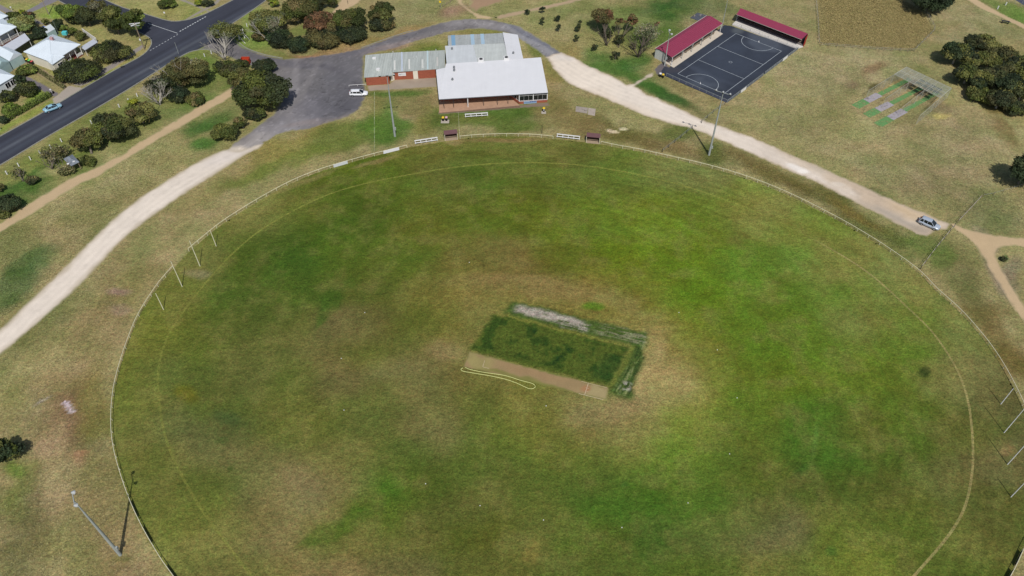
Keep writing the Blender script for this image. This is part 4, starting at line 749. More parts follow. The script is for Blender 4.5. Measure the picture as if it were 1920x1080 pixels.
# ------------------------------------------------------------------ netball court
Cc, Cd, Ca, Cb = [Vector((*gp(*p), 0)) for p in ((1270.8, 138.3), (1357.5, 175.8), (1380, 63), (1465.5, 95.8))]
def court(u, v, z=.02): p = lerp(lerp(Cc, Cd, u), lerp(Ca, Cb, u), v); return Vector((p.x, p.y, z))
LC, WC = 30.5, 15.25
COURT = [(1246, 124.5), (1254, 127), (1358, 47), (1372, 49), (1430, 69), (1497, 89.5), (1430, 141), (1363, 192.5), (1300, 166), (1243, 141), (1240, 133)]
def courtcol(x, y):
    px, py = proj(x, y); c = np.zeros((len(x), 3)) + np.array(alb(50, 56, 68))
    wx = (fbm(x, y, 6, 4, 22) - .5) * 4; wy = (fbm(x, y, 6, 4, 23) - .5) * 4
    c = paint(c, px, py, [(1430, 80, 30, 16, 15, (82, 90, 102), .7, .7), (1320, 152, 30, 14, 15, (80, 88, 100), .7, .7), (1370, 118, 60, 30, 10, (60, 68, 82), .7, .7), (1380, 60, 12, 5, 0, (90, 96, 100), .7, .5), (1262, 130, 16, 6, 0, (66, 66, 74), .7, .5), (1330, 140, 50, 5, 25, (70, 78, 92), .5, .6)], wx, wy)
    return c * (1 + .2 * (fbm(x, y, 3, 5, 24) - .5))[:, None]
sheet('netball_court', G(COURT), .45, .010, courtcol, M['asphalt'])
sheet('court_entry_paving', G([(1225, 131), (1236, 120), (1247, 116), (1256, 126), (1246, 141), (1232, 141)]), .4, .008, flat((104, 98, 100)), M['asphalt'], rim=.4, jag=.2)
cl = MB()
def cline(pts, w=.115):
    for a, b in zip(pts[:-1], pts[1:]):
        A_, B_ = court(*a), court(*b); d = (B_ - A_).normalized(); n = Vector((-d.y, d.x, 0)) * w / 2
        cl.add([A_ - n - d * .0, B_ - n, B_ + n, A_ + n], [(0, 1, 2, 3)])
cline([(0, 0), (1, 0)]); cline([(1, 0.0035), (1, 1)]); cline([(.993, 1), (0, 1)]); cline([(0, .9965), (0, .0035)])
cline([(.007, 1 / 3), (.993, 1 / 3)]); cline([(.007, 2 / 3), (.993, 2 / 3)])
for v0, s in ((0, 1), (1, -1)):
    cline([(.5 + 4.9 / WC * math.cos(t), v0 + s * 4.9 / LC * math.sin(t)) for t in [i * math.pi / 24 for i in range(25)]][0:] if True else [])
cline([(.5 + .45 / WC * math.cos(t), .5 + .45 / LC * math.sin(t)) for t in [i * math.pi / 8 for i in range(17)]], .09)
for v in cl.v[:]: pass
o = cl.build('court_line', mat('court_line_paint', alb(176, 184, 190), .7, .12, 2)); o.location.z = .018; o['kind'] = 'structure'
for i, (v, lb) in enumerate(((.0, 'netball goal post on the baseline near the court bins'), (1.0, 'netball goal post on the baseline facing the white terrace'))):
    p = court(.5, v, 0) + (court(.5, .5, 0) - court(.5, v, 0)).normalized() * -.1
    t = thing('netball_post', tuple(p), lb, 'goal post', 'netball goal posts')
    MB().tube(p, p + Vector((0, 0, .22)), .16, .14, 10).build('base_weight', M['white'], t)
    MB().tube(p + Vector((0, 0, .22)), p + Vector((0, 0, .6)), .04, .04, 8).build('stub_pole', M['white'], t)

def shelter(c, h, ridge, name, label, walls_, floorh, rm, npost, lean):
    """c: back-left, back-right, front-right, front-left roof corners (px,py) at height h"""
    t = thing(name, g3(*[sum(p[i] for p in c) / 4 for i in (0, 1)], 0), label, 'shelter')
    a, b, cc, d = [g3(*p, h) for p in c]
    ra, rb = lerp(a, d, ridge) + Vector((0, 0, .45)), lerp(b, cc, ridge) + Vector((0, 0, .45))
    r = ribroof([d, cc, rb, ra], .08, .8, .03, .05); r2 = ribroof([b, a, ra, rb], .08, .8, .03, .05); r.add(r2.v, r2.f)
    r.build('roof', rm, t)
    gt = MB(); gt.bar(a + Vector((0, 0, .0)), b + Vector((0, 0, 0)), .14, .12); gt.bar(d + Vector((0, 0, -.12)), cc + Vector((0, 0, -.12)), .12, .1); gt.build('gutter', mat('pale_gutter', alb(190, 186, 176), .6), t)
    return t, a, b, cc, d
# stand along the left side of the court
t, a, b, c, d = shelter([(1228.5, 91), (1325, 29.3), (1355, 43.8), (1260, 107.5)], 2.9, .24, 'spectator_shelter', 'long open shelter with gabled maroon roof along the left court side', None, .2, M['maroon'], 6, 0)
def fl_(p, z=0): return Vector((p.x, p.y, z))
ins = (a + c) / 2
mb = MB(); A2, B2, C2, D2 = [fl_(p) + (fl_(ins) - fl_(p)).normalized() * .25 for p in (a, b, c, d)]
wallseg(mb, A2, B2, 0, 2.75, .1); wallseg(mb, A2, lerp(A2, D2, .55), 0, 2.9, .1); wallseg(mb, B2, lerp(B2, C2, .6), 0, 2.9, .1)
mb.build('sheet_wall', mat('pale_grey_sheet_wall', alb(206, 208, 204), .6, .06, 1.5), t)
out = (D2 - A2).normalized()
e0, e1 = D2 + out * 1.1, C2 + out * 1.0
MB().slab([p + Vector((0, 0, .16)) for p in (lerp(A2, D2, .1), e0, e1, lerp(B2, C2, .1))], .16).build('concrete_floor', mat('pale_concrete', alb(206, 196, 180), .9, .08, 1.2), t)
mb = MB()
for i in range(6):
    p = lerp(D2, C2, i / 5 * .98 + .01); MB().box((p.x, p.y, .16 + 1.32), (.13, .13, 2.64), .6).build('post', M['white'] if i in (0, 5) else M['pole'], t)
for i in range(1, 5):
    p = lerp(D2, C2, i / 5 * .98 + .01); q = (C2 - D2).normalized()
    for s_ in (1, -1): MB().bar(p + Vector((0, 0, 1.9)), p + q * .8 * s_ + Vector((0, 0, 2.7)), .06, .06).build('brace', M['pole'], t)
for s0_, s1_ in ((.06, .28), (.32, .62), (.66, .92)):
    u = lerp(D2, C2, s0_) - out * .9; v = lerp(D2, C2, s1_) - out * .9
    bn = thing('bench', tuple((u + v) / 2), {.06: 'brown timber bench at the left end under the gabled maroon roof', .32: 'middle brown timber bench under the gabled maroon roof', .66: 'brown timber bench at far end under the gabled maroon roof'}[s0_], 'bench', 'benches in the court shelter')
    MB().bar(u + Vector((0, 0, .6)), v + Vector((0, 0, .6)), .36, .06).build('seat', M['timber'], bn)
    for k in (.08, .92):
        p = lerp(u, v, k); MB().box((p.x, p.y, .365), (.1, .3, .41), .6).build('leg', M['dark'], bn)
# stand behind the far baseline
t, a, b, c, d = shelter([(1389, 16.7), (1515, 64.5), (1503, 73.5), (1381, 26.7)], 2.9, .12, 'terrace_shelter', 'narrow maroon-roofed shelter with red end wall above white terrace', None, .2, M['maroon'], 6, 0)
A2, B2, C2, D2 = [fl_(p) for p in (a, b, c, d)]
n_ = (D2 - A2).normalized()
A2, B2 = A2 + n_ * .1, B2 + n_ * .1
C2 = B2 + n_ * 2.3; D2 = A2 + n_ * 2.3
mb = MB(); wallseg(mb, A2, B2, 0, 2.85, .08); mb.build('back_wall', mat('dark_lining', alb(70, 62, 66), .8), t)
mb = MB(); wallseg(mb, B2, C2, 0, 2.85, .08); mb.build('end_wall', M['red'], t)
mb = MB(); wallseg(mb, A2, D2, 0, 2.85, .08); mb.build('end_wall', M['white'], t)
f0, f1 = g3(1372.5, 47.5), g3(1494, 92)
MB().slab([p + Vector((0, 0, .32)) for p in (fl_(D2), fl_(f0), fl_(f1), fl_(C2))], .32).build('terrace', mat('white_terrace_concrete', alb(212, 208, 202), .9, .04, 1.5), t)
MB().slab([p + Vector((0, 0, .52)) for p in (fl_(A2), lerp(A2, D2, .97), lerp(B2, C2, .97), fl_(B2))], .52).build('platform', mat('shaded_platform', alb(120, 114, 112), .9, .1, 2), t)  # shade under the roof is put into the platform colour
for i in range(8):
    p = lerp(D2, C2, (i + .02) / 7.05) - n_ * .06; MB().box((p.x, p.y, 1.7), (.08, .08, 2.3), .3).build('post', M['dark'], t)
for k in range(2):
    u = lerp(A2, B2, .05) + n_ * (.5 + k * .8); v = lerp(A2, B2, .95) + n_ * (.5 + k * .8)
    MB().bar(u + Vector((0, 0, .95 - k * .15)), v + Vector((0, 0, .95 - k * .15)), .32, .05).build('bench_seat', M['timber'], t)
# court fences
def meshfence(label, pts, h, npost, mb_mat, panel=None, cat='fence', rail=M['pole'], group=None, gap=.3):
    P = [fl_(g3(*p)) for p in pts]; t = thing('court_fence', tuple(P[0]), label, cat, group)
    L_ = [(P[i], P[i + 1]) for i in range(len(P) - 1)]
    for u, v in L_:
        MB().tube(u + Vector((0, 0, h)), v + Vector((0, 0, h)), .03, .03, 6).build('top_rail', rail, t)
        n = npost
        for i in range(n + 1):
            p = lerp(u, v, i / n); MB().tube(p, p + Vector((0, 0, h + .04)), .035, .035, 6).build('post', rail, t)
        w = MB(); d = (v - u); m = int(d.length / gap)
        for i in range(1, m):
            p = lerp(u, v, i / m); w.bar(p + Vector((0, 0, .05)), p + Vector((0, 0, h)), .012, .012)
        for z in np.arange(.2, h, gap): w.bar(u + Vector((0, 0, z)), v + Vector((0, 0, z)), .012, .012)
        wo = w.build('wire_mesh', rail, t); wo['kind'] = 'stuff'
        if panel:
            for i in range(n):
                a_, b_ = lerp(u, v, (i + .03) / n), lerp(u, v, (i + .97) / n); MB().bar(a_ + Vector((0, 0, panel[0])), b_ + Vector((0, 0, panel[0])), .02, panel[1]).build('panel', mb_mat, t)
    return t
navy = mat('blue_grey_panel', alb(84, 90, 112), .7, .06, 1)
meshfence('low fence with blue grey panels along the near court baseline', [(1249, 142.5), (1362.5, 193)], .95, 9, navy, (.42, .66))
meshfence('low grey fence from front corner along right court side to gate gap', [(1363.5, 193), (1430.5, 142.5)], .95, 7, mat('grey_panel', alb(104, 110, 120), .7, .06, 1), (.42, .66))
meshfence('low grey fence between gate gap and white terrace', [(1433.5, 140), (1496, 93)], .95, 7, mat('grey_panel_far', alb(110, 116, 126), .7, .06, 1), (.42, .66))
meshfence('wire fence with thin posts on the front of the white terrace', [(1373, 47.5), (1493, 91.5)], 1.15, 7, None, gap=.55)
for (x0, y0, x1, y1, lb) in ((1388, 175.0, 1398, 167.6, 'white board on the court fence nearest the front corner'), (1466.5, 115.6, 1475.5, 108.8, 'white board on the court fence nearest the terrace')):
    u, v = g3(x0, y0), g3(x1, y1); dd = (v - u).normalized(); nn = Vector((dd.y, -dd.x, 0)) * .07
    o = MB().bar(u + nn + Vector((0, 0, .52)), v + nn + Vector((0, 0, .52)), .03, .9).build('fence_board', M['white']); props(o, lb, 'sign', 'white boards on the court fence')

# low white barrier bar beside the parked wagon
u, v = g3(654.5, 162.5), g3(686, 160.5); t = thing('parking_barrier', tuple((u + v) / 2), 'low white pipe barrier behind the white station wagon', 'barrier')
MB().tube(u + Vector((0, 0, .45)), v + Vector((0, 0, .45)), .05, .05, 6).build('rail', M['white'], t)
for k in (0, .5, 1): p = lerp(u, v, k); MB().tube(p, p + Vector((0, 0, .45)), .05, .05, 6).build('post', M['white'], t)
# ------------------------------------------------------------------ bins
def wheelie(px, py, lid, lb, white_patch=False):
    p = g3(px, py); t = thing('wheelie_bin', tuple(p), lb, 'bin', 'wheelie bins')
    def ringz(w, l, z, oy=0): return [p + Vector((x * w, y * l + oy, z)) for x, y in ((-.5, -.5), (.5, -.5), (.5, .5), (-.5, .5))]
    MB().prism(ringz(.46, .5, .06), ringz(.58, .72, 1.0)).build('body', M['black'], t, bevel=.03)
    MB().prism(ringz(.64, .8, 1.005), ringz(.5, .62, 1.14)).build('lid', M[lid], t, bevel=.03)
    for s in (-.25, .25): MB().tube(p + Vector((s - .04, .3, .11)), p + Vector((s + .04, .3, .11)), .11, .11, 12).build('wheel', M['dark'], t)
    if white_patch: MB().box((p.x, p.y - .36, .68), (.36, .02, .22)).build('sticker', M['white'], t)
    return t
wheelie(831, 226.5, 'yellow', 'black wheelie bin with yellow lid beside the pale pink lidded one'); wheelie(837.3, 226.3, 'pink', 'black wheelie bin with pale pink lid in front of the veranda')
wheelie(1019.5, 209, 'yellow', 'yellow lidded bin with white sticker by the clubhouse corner', True)
wheelie(1237.5, 144, 'white', 'black wheelie bin with pale lid at the court entry'); wheelie(1242.6, 145.8, 'yellow', 'black wheelie bin with yellow lid at the court entry')
for cx, cy, w, d, lb in ((834.5, 228, 2.1, 1.5, 'grey concrete pad under the two bins before the veranda'), (1019.5, 211, 1.2, 1.2, 'small grey concrete pad under the bin at the clubhouse corner')):
    p = g3(cx, cy); o = MB().box((p.x, p.y, .03), (w, d, .05)).build('concrete_pad', M['concrete']); props(o, lb, 'slab')

# ------------------------------------------------------------------ white slatted benches by the boundary
def long_bench(x0, y0, x1, y1, lb):
    u, v = g3(x0, y0), g3(x1, y1); t = thing('slatted_bench', tuple((u + v) / 2), lb, 'bench', 'long white benches near the boundary')
    d = (v - u).normalized(); n = Vector((-d.y, d.x, 0))
    for k, (o_, z) in enumerate(((.36, .78), (-.18, .45))):
        MB().bar(u + n * o_ + Vector((0, 0, z)), v + n * o_ + Vector((0, 0, z)), .24 if k else .12, .05 if k else .24).build('plank', M['white'], t)
    for i in range(5):
        p = lerp(u + d * .15, v - d * .15, i / 4)
        MB().bar(p + n * .34 + Vector((0, 0, .44)), p - n * .3 + Vector((0, 0, .38)), .13, .1).add(*(lambda m: (m.v, m.f))(MB().bar(p + n * .3, p + n * .36 + Vector((0, 0, .66)), .1, .1))).add(*(lambda m: (m.v, m.f))(MB().box((p.x, p.y, .17), (.1, .1, .34)))).build('leg', M['white'], t)
long_bench(872, 220.5, 915, 217.7, 'long white slatted bench on the grass in front of the veranda')
long_bench(778, 270.5, 821, 264, 'long white slatted bench left of the left dugout')
long_bench(1043.5, 257.5, 1087, 262.5, 'long white slatted bench left of the right dugout')
# ------------------------------------------------------------------ dugouts
def dugout(x0, y0, x1, y1, lb):
    u, v = g3(x0, y0), g3(x1, y1); d = (v - u).normalized(); n = Vector((-d.y, d.x, 0)); Lh = (v - u).length
    t = thing('dugout', tuple((u + v) / 2), lb, 'shelter', 'coaches dugouts on the boundary')
    wood = mat('weathered_maroon_paint', alb(108, 78, 80), .8, .1, 2)
    q = [u + Vector((0, 0, 1.75)) - d * .1 + n * .1, v + Vector((0, 0, 1.75)) + d * .1 + n * .1, v + n * 1.5 + d * .1 + Vector((0, 0, 2.0)), u + n * 1.5 - d * .1 + Vector((0, 0, 2.0))]
    MB().slab(q, .07).build('roof', wood, t)
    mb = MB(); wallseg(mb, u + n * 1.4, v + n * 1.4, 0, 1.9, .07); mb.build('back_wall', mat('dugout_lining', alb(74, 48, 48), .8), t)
    for p in (u, v):
        mb = MB(); wallseg(mb, p + n * .35, p + n * 1.38, 0, 1.78, .06); mb.build('side_wall', wood, t)
    for p in (u, v): MB().box((p.x, p.y, .87), (.1, .1, 1.74)).build('post', M['cream'], t)
    MB().bar(u + n * .95 + d * .1 + Vector((0, 0, .45)), v + n * .95 - d * .1 + Vector((0, 0, .45)), .4, .05).build('seat', M['timber'], t)
    MB().slab([u + n * 1.3 + Vector((0, 0, .05)), u - n * .1 + Vector((0, 0, .05)), v - n * .1 + Vector((0, 0, .05)), v + n * 1.3 + Vector((0, 0, .05))], .05).build('floor', mat('dugout_floor', alb(166, 148, 126), .9, .1, 2), t)
dugout(834.5, 264, 858, 261.5, 'maroon roofed dugout at the left end of the top rail'); dugout(1099, 267.5, 1123.5, 270, 'maroon roofed dugout with cream post at the right bench')

# ------------------------------------------------------------------ boundary fence
def smoothz(p, z): return Vector((p[0], p[1], z))
def rail_fence(label, P, step, lower=None, endpost=True):
    L_ = np.r_[0, np.cumsum(np.hypot(*np.diff(P, axis=0).T))]; n = max(1, int(round(L_[-1] / step)))
    t = thing('boundary_fence', (float(P[0][0]), float(P[0][1]), 0), label, 'fence', 'runs of white rail fence around the oval')
    R_ = resample([tuple(p) for p in P], 1.2)
    MB().path([smoothz(p, RAILZ) for p in R_], .045, 6).build('rail', M['cream'], t)
    pm = None
    for i in range(n + 1):
        s = L_[-1] * i / n; x = float(np.interp(s, L_, P[:, 0])); y = float(np.interp(s, L_, P[:, 1]))
        if pm is None:
            o = MB().tube((x, y, 0), (x, y, RAILZ - .05), .05, .05, 6).build('post', M['cream'], t); pm = o; first = (x, y)
        else:
            o = pm.copy(); COL.objects.link(o); o.parent = t; o.location = (x - first[0], y - first[1], 0)
    return t
rail_fence('white rail fence between the left dugout and the bench', rail_top, 2.85)
rail_fence('white rail fence curving from the right dugout round the right side', rail_r, 2.75)
rail_fence('white rail fence with white boards from wing light pole to left goals', rail_l, 2.75)
rail_fence('white rail fence curving down the left edge below the goals', rail_ll, 2.75)
def on_rail(P, px0, py0, px1, py1, z0, z1, label, m, side=1, group=None, seg=4):
    a_ = np.array(gp(px0, py0, RAILZ)); b_ = np.array(gp(px1, py1, RAILZ))
    i0 = int(np.argmin(np.hypot(*(P - a_).T))); i1 = int(np.argmin(np.hypot(*(P - b_).T))); i0, i1 = sorted((i0, i1)); i1 = max(i1, i0 + 1)
    ctr = np.array(oval_ctr); S = resample([tuple(p) for p in P[i0:i1 + 1]], 1.6)
    mb = MB(); off = []
    for p in S:
        d = ctr - p; d = d / np.hypot(*d) * .075 * side; off.append(p + d)
    for u, v in zip(off[:-1], off[1:]): mb.bar((u[0], u[1], (z0 + z1) / 2), (v[0], v[1], (z0 + z1) / 2), .02, z1 - z0)
    o = mb.build('advertising_board', m); return props(o, label, 'sign', group)
wb_ = mat('white_board', alb(228, 228, 234), .5, .03, 1)
on_rail(rail_l, 719, 284.5, 749, 276, .02, .85, 'bright white board on the rail fence nearest the wing light pole', wb_)
on_rail(rail_l, 625, 309.5, 653, 301, .02, .85, 'greyer white board on the rail fence further left', mat('grey_white_board', alb(206, 210, 214), .5, .05, 1))
nb = mat('navy_board', alb(40, 46, 66), .6, .1, 1)
for i, (x0, y0, x1, y1, lb) in enumerate(((242, 935, 256, 966, 'dark board on the left rail at the light pole shadow'), (263, 982, 281, 1014, 'dark board on left rail, second below the pole shadow'), (310, 1057, 327, 1083, 'dark board on left rail at the bottom edge'))):
    on_rail(rail_ll, x0, y0, x1, y1, .05, .82, lb, nb)
for i, (x0, y0, x1, y1, lb) in enumerate(((1920, 1029, 1907, 1056, 'dark board on right rail at the right edge'), (1903, 1065, 1890, 1092, 'dark board on right rail at the bottom right corner'))):
    on_rail(rail_r, x0, y0, x1, y1, .05, .82, lb, nb)

# ------------------------------------------------------------------ goal posts
GP = [(405.5, 461.7, 4.6, 'short goal post'), (375, 499, 7.1, 'tall goal post'), (341.7, 537.5, 7.1, 'tall goal post'), (306.8, 580.5, 4.6, 'short goal post')]
names = ['short white goal post highest of the four at left', 'tall white goal post, upper of the left pair', 'tall white goal post, lower of the left pair', 'short white goal post lowest of the four at left']
for (x, y, h, _), lb in zip(GP, names):
    p = g3(x, y); lean = Vector((-.006 * h, .012 * h, 0)); o = MB().tube(p, p + lean + Vector((0, 0, h)), .085, .06, 10).build('goal_post', M['cream'], smooth=False); props(o, lb, 'goal post', 'football goal posts')
names = ['short white goal post highest of the four at right', 'tall white goal post, upper of the right pair', 'tall white goal post, lower of the right pair', 'short white goal post lowest of the four at right']
for (x, y, h), lb in zip(((1876.5, 757.6, 4.6), (1882.5, 811.3, 7.1), (1889, 870.8, 7.1), (1895.5, 931.7, 4.6)), names):
    p = g3(x, y); o = MB().tube(p, p + Vector((0, 0, h)), .08, .055, 10).build('goal_post', M['white']); props(o, lb, 'goal post', 'football goal posts')

# ------------------------------------------------------------------ light towers
LH = mat('lamp_housing', alb(172, 176, 176), .4, .05, 2)
def tower(px, py, h, label, heads, r=.27, aim=(0, 1), lean=(0, 0), bx=True):
    p = g3(px, py); t = thing('light_tower', tuple(p), label, 'light pole')
    top = p + Vector((lean[0], lean[1], h))
    mb = MB(); mb.tube(p, lerp(p, top, .45), r, r * .74, 14).tube(lerp(p, top, .45), lerp(p, top, .8), r * .74, r * .5, 14).tube(lerp(p, top, .8), top, r * .38, r * .3, 12)
    mb.build('pole', M['pole'], t, smooth=False)
    a = Vector((*aim, 0)).normalized(); s = Vector((-a.y, a.x, 0))
    w = heads * .55
    MB().bar(top - s * w, top + s * w, .1, .1).build('cross_arm', M['pole'], t)
    if bx: MB().box((p.x + r + .1, p.y, 2.3), (.25, .35, .7)).build('switch_box', M['pole'], t)
    for i in range(heads):
        c = top + s * (w * (2 * i / max(1, heads - 1) - 1) if heads > 1 else 0) + Vector((0, 0, .25)) + a * .2
        dn = (a * .8 + Vector((0, 0, -.6))).normalized()
        mb = MB(); mb.tube(c - dn * .26, c + dn * .02, .13, .27, 14); mb.tube(c + dn * .02, c + dn * .18, .27, .3, 14)
        hd = mb.build('lamp_head', LH, t); MB().tube(c + dn * .18, c + dn * .2, .27, .27, 14).build('lens', M['glass'], hd)
    return t
tower(740.6, 255.6, 17.0, 'tall grey light pole with three lamps in front of the brick wing', 3, aim=(.15, -1))
tower(1329.2, 290.8, 17.3, 'tall grey light pole with lamps between gravel road and right rail', 3, aim=(-.5, -.85), r=.27)
tower(225.6, 1040.3, 17.0, 'tall grey light pole standing at the bottom left by the rail', 2, aim=(.86, .5))
tower(1245.8, 123, 9.8, 'grey light pole at the left front of the gabled court shelter', 2, r=.2, aim=(.8, .1))
tower(1353, 53.5, 9.8, 'thin pale light pole behind the court between both shelters', 2, r=.12, aim=(.3, -1), bx=False)
# flagpoles by the top rail
for px, py, h, m_, lb in ((862, 258, 7.5, 'cream', 'thin cream flagpole at the left end of the top rail'), (1016, 250.5, 2.6, 'dark', 'short dark post behind the right end of the top rail'), (335, 101, 3.6, 'pole', 'short grey pole at the road edge before the bare tree'), (652.5, 8, 3.0, 'dark', 'dark post at the top edge behind the tree clump')):
    p = g3(px, py); o = MB().tube(p, p + Vector((0, 0, h)), .06 if h < 7 else .035, .05 if h < 7 else .02, 8).build('post', M[m_]); props(o, lb, 'post')
ribbon('faded_line', G([(702, 172), (702, 225), (702, 284)]), .14, .012, worn((190, 194, 166), -.15, .75, 1.2), M['grass'], step=.3, sub=1)
# power pole with cross-arm on the corner
p = g3(271, 93); t = thing('power_pole', tuple(p), 'timber power pole with white cross-arm on the street corner', 'power pole')
MB().tube(p, p + Vector((0, 0, 8.2)), .17, .12, 10).build('pole', M['timber'], t)
for z, l in ((8.0, 1.4), (7.3, 1.1)):
    MB().bar(p + Vector((-l, -l * .25, z)), p + Vector((l, l * .25, z)), .14, .16).build('cross_arm', M['white'] if z > 7.5 else M['pole'], t)
MB().bar(p + Vector((-.9, -.9, 7.7)), p + Vector((.9, .9, 7.7)), .3, .12).build('street_lamp', M['white'], t)
MB().box((p.x - .1, p.y - .25, 3.2), (.4, .1, .6)).build('sign_plate', M['white'], t)
p = g3(91.5, 27); t = thing('power_pole', tuple(p), 'timber power pole on the green lawn by the top lane', 'power pole'); W_top = p + Vector((-.05, .1, 9))
MB().tube(p, W_top, .15, .11, 10).build('pole', M['timber'], t); MB().bar(W_top + Vector((-1, .2, -.4)), W_top + Vector((1, -.2, -.4)), .12, .14).build('cross_arm', M['timber'], t)
h_ = g3(113, 69, 3.8); a_ = W_top + Vector((0, 0, -.5)); pts = [lerp(a_, h_, i / 14) + Vector((0, 0, -1.0 * 4 * (i / 14) * (1 - i / 14))) for i in range(15)]
o = MB().path(pts, .022, 5).build('power_line', M['pole']); props(o, 'sagging pale cable from lawn power pole to white house roof', 'cable')

# ------------------------------------------------------------------ practice nets
nets = thing('cricket_nets', g3(1712, 165), 'three lane cricket practice nets with grey mesh cage', 'practice nets')
K = 9.6
def npx(X, Y): return (1600 + X / K, 100 + Y / K)      # zoomed survey coordinates
greens = mat('green_synthetic_mat', alb(98, 144, 86), .9, .14, 1.5, var2=.12, s2=4, dirt=(alb(128, 130, 84), 1.1, .54)); conc = mat('worn_concrete_wicket', alb(164, 158, 164), .9, .14, 1.2, var2=.12, s2=3, dirt=(alb(128, 120, 124), .8, .55))
LN = [((125, 915), (940, 500)), ((330, 1075), (1150, 660)), ((540, 1235), (1440, 745))]
for k, (s_, e_) in enumerate(LN):
    a = g3(*npx(*s_)); b = g3(*npx(*e_)); d = (b - a).normalized(); n = Vector((-d.y, d.x, 0)); L_ = (b - a).length
    def strip(t0, t1, w, z, m, nm):
        u, v = a + d * L_ * t0, a + d * L_ * t1; mb = MB(); mb.slab([u - n * w / 2 + Vector((0, 0, z)), v - n * w / 2 + Vector((0, 0, z)), v + n * w / 2 + Vector((0, 0, z)), u + n * w / 2 + Vector((0, 0, z))], .03); return mb.build(nm, m, nets)
    strip(-.11, .13, 2.3, .035, greens, 'green_mat'); strip(.13, .41, 2.1, .05, conc, 'concrete_strip'); strip(.41, 1.1, 1.35, .035, greens, 'green_mat')
if True:
    H_ = 3.0
    c0, c1, c2, c3 = g3(*npx(960, 245), H_), g3(*npx(1765, 625), H_), g3(*npx(1560, 800), H_), g3(*npx(740, 375), H_)
    wire = mat('galvanised_wire', alb(178, 180, 168), .6, .05, 1)
    def net(q, g=.36, r=.015):
        mb = MB(); n1 = max(2, int((q[1] - q[0]).length / g)); n2 = max(2, int((q[3] - q[0]).length / g))
        for i in range(n1 + 1): mb.bar(lerp(q[0], q[1], i / n1), lerp(q[3], q[2], i / n1) + Vector((0, 0, .0001)), r, r)
        for i in range(n2 + 1): mb.bar(lerp(q[0], q[3], i / n2), lerp(q[1], q[2], i / n2) + Vector((0, 0, .0001)), r, r)
        o = mb.build('netting', wire, nets); o['kind'] = 'stuff'
    net([c0, c1, c2, c3], .19, .024)
    for p_, q_ in ((c0, c1), (c1, c2), (c2, c3), (c3, c0), (lerp(c0, c3, .5), lerp(c1, c2, .5))): MB().tube(p_, q_, .05, .05, 6).build('frame_pipe', wire, nets)
    for i in range(1, 7): MB().tube(lerp(c0, c1, i / 7), lerp(c3, c2, i / 7), .035, .035, 6).build('frame_pipe', wire, nets)
    for p_ in [lerp(c0, c1, i / 3) for i in range(4)] + [lerp(c3, c2, i / 3) for i in range(4)]: MB().tube((p_.x, p_.y, 0), p_, .045, .045, 6).build('net_post', wire, nets)
    net([fl_(c0, .02), fl_(c1, .02), c1 + Vector((0, 0, -.03)), c0 + Vector((0, 0, -.03))], .4)
    for i in range(4):
        u = lerp(c0, c1, i / 3); dv = fl_(lerp(c3, c2, i / 3)) - fl_(u); dv.normalize(); far_ = fl_(u) + dv * 17.5
        lowz = 2.6; MB().tube(u + Vector((0, 0, -.06)), far_ + Vector((0, 0, lowz)), .035, .035, 6).build('frame_pipe', wire, nets)
        for k in (.55, 1.0): p_ = lerp(fl_(u), far_, k); MB().tube(p_, p_ + Vector((0, 0, lerp(Vector((0, 0, H_)), Vector((0, 0, lowz)), k).z)), .04, .04, 6).build('net_post', wire, nets)
        net([fl_(u, .02) + Vector((.02, 0, 0)), far_ + Vector((0, 0, .02)), far_ + Vector((0, 0, lowz)), u + Vector((.02, 0, -.1))], .42, .012)
    sh = mat('dark_green_shade_cloth', alb(46, 68, 56), .9, .12, 2)
    for r_, (ta, tb) in enumerate(((.34, .54), (.60, .82))):
        for i in range(4):
            s0_, s1_ = .42 + i * .125, .42 + i * .125 + .105
            q = [lerp(lerp(c0, c1, s), lerp(c3, c2, s), v) + Vector((0, 0, -.12)) for s, v in ((s0_, ta), (s1_, ta), (s1_, tb), (s0_, tb))]
            MB().slab(q, .02).build('shade_panel', sh, nets)

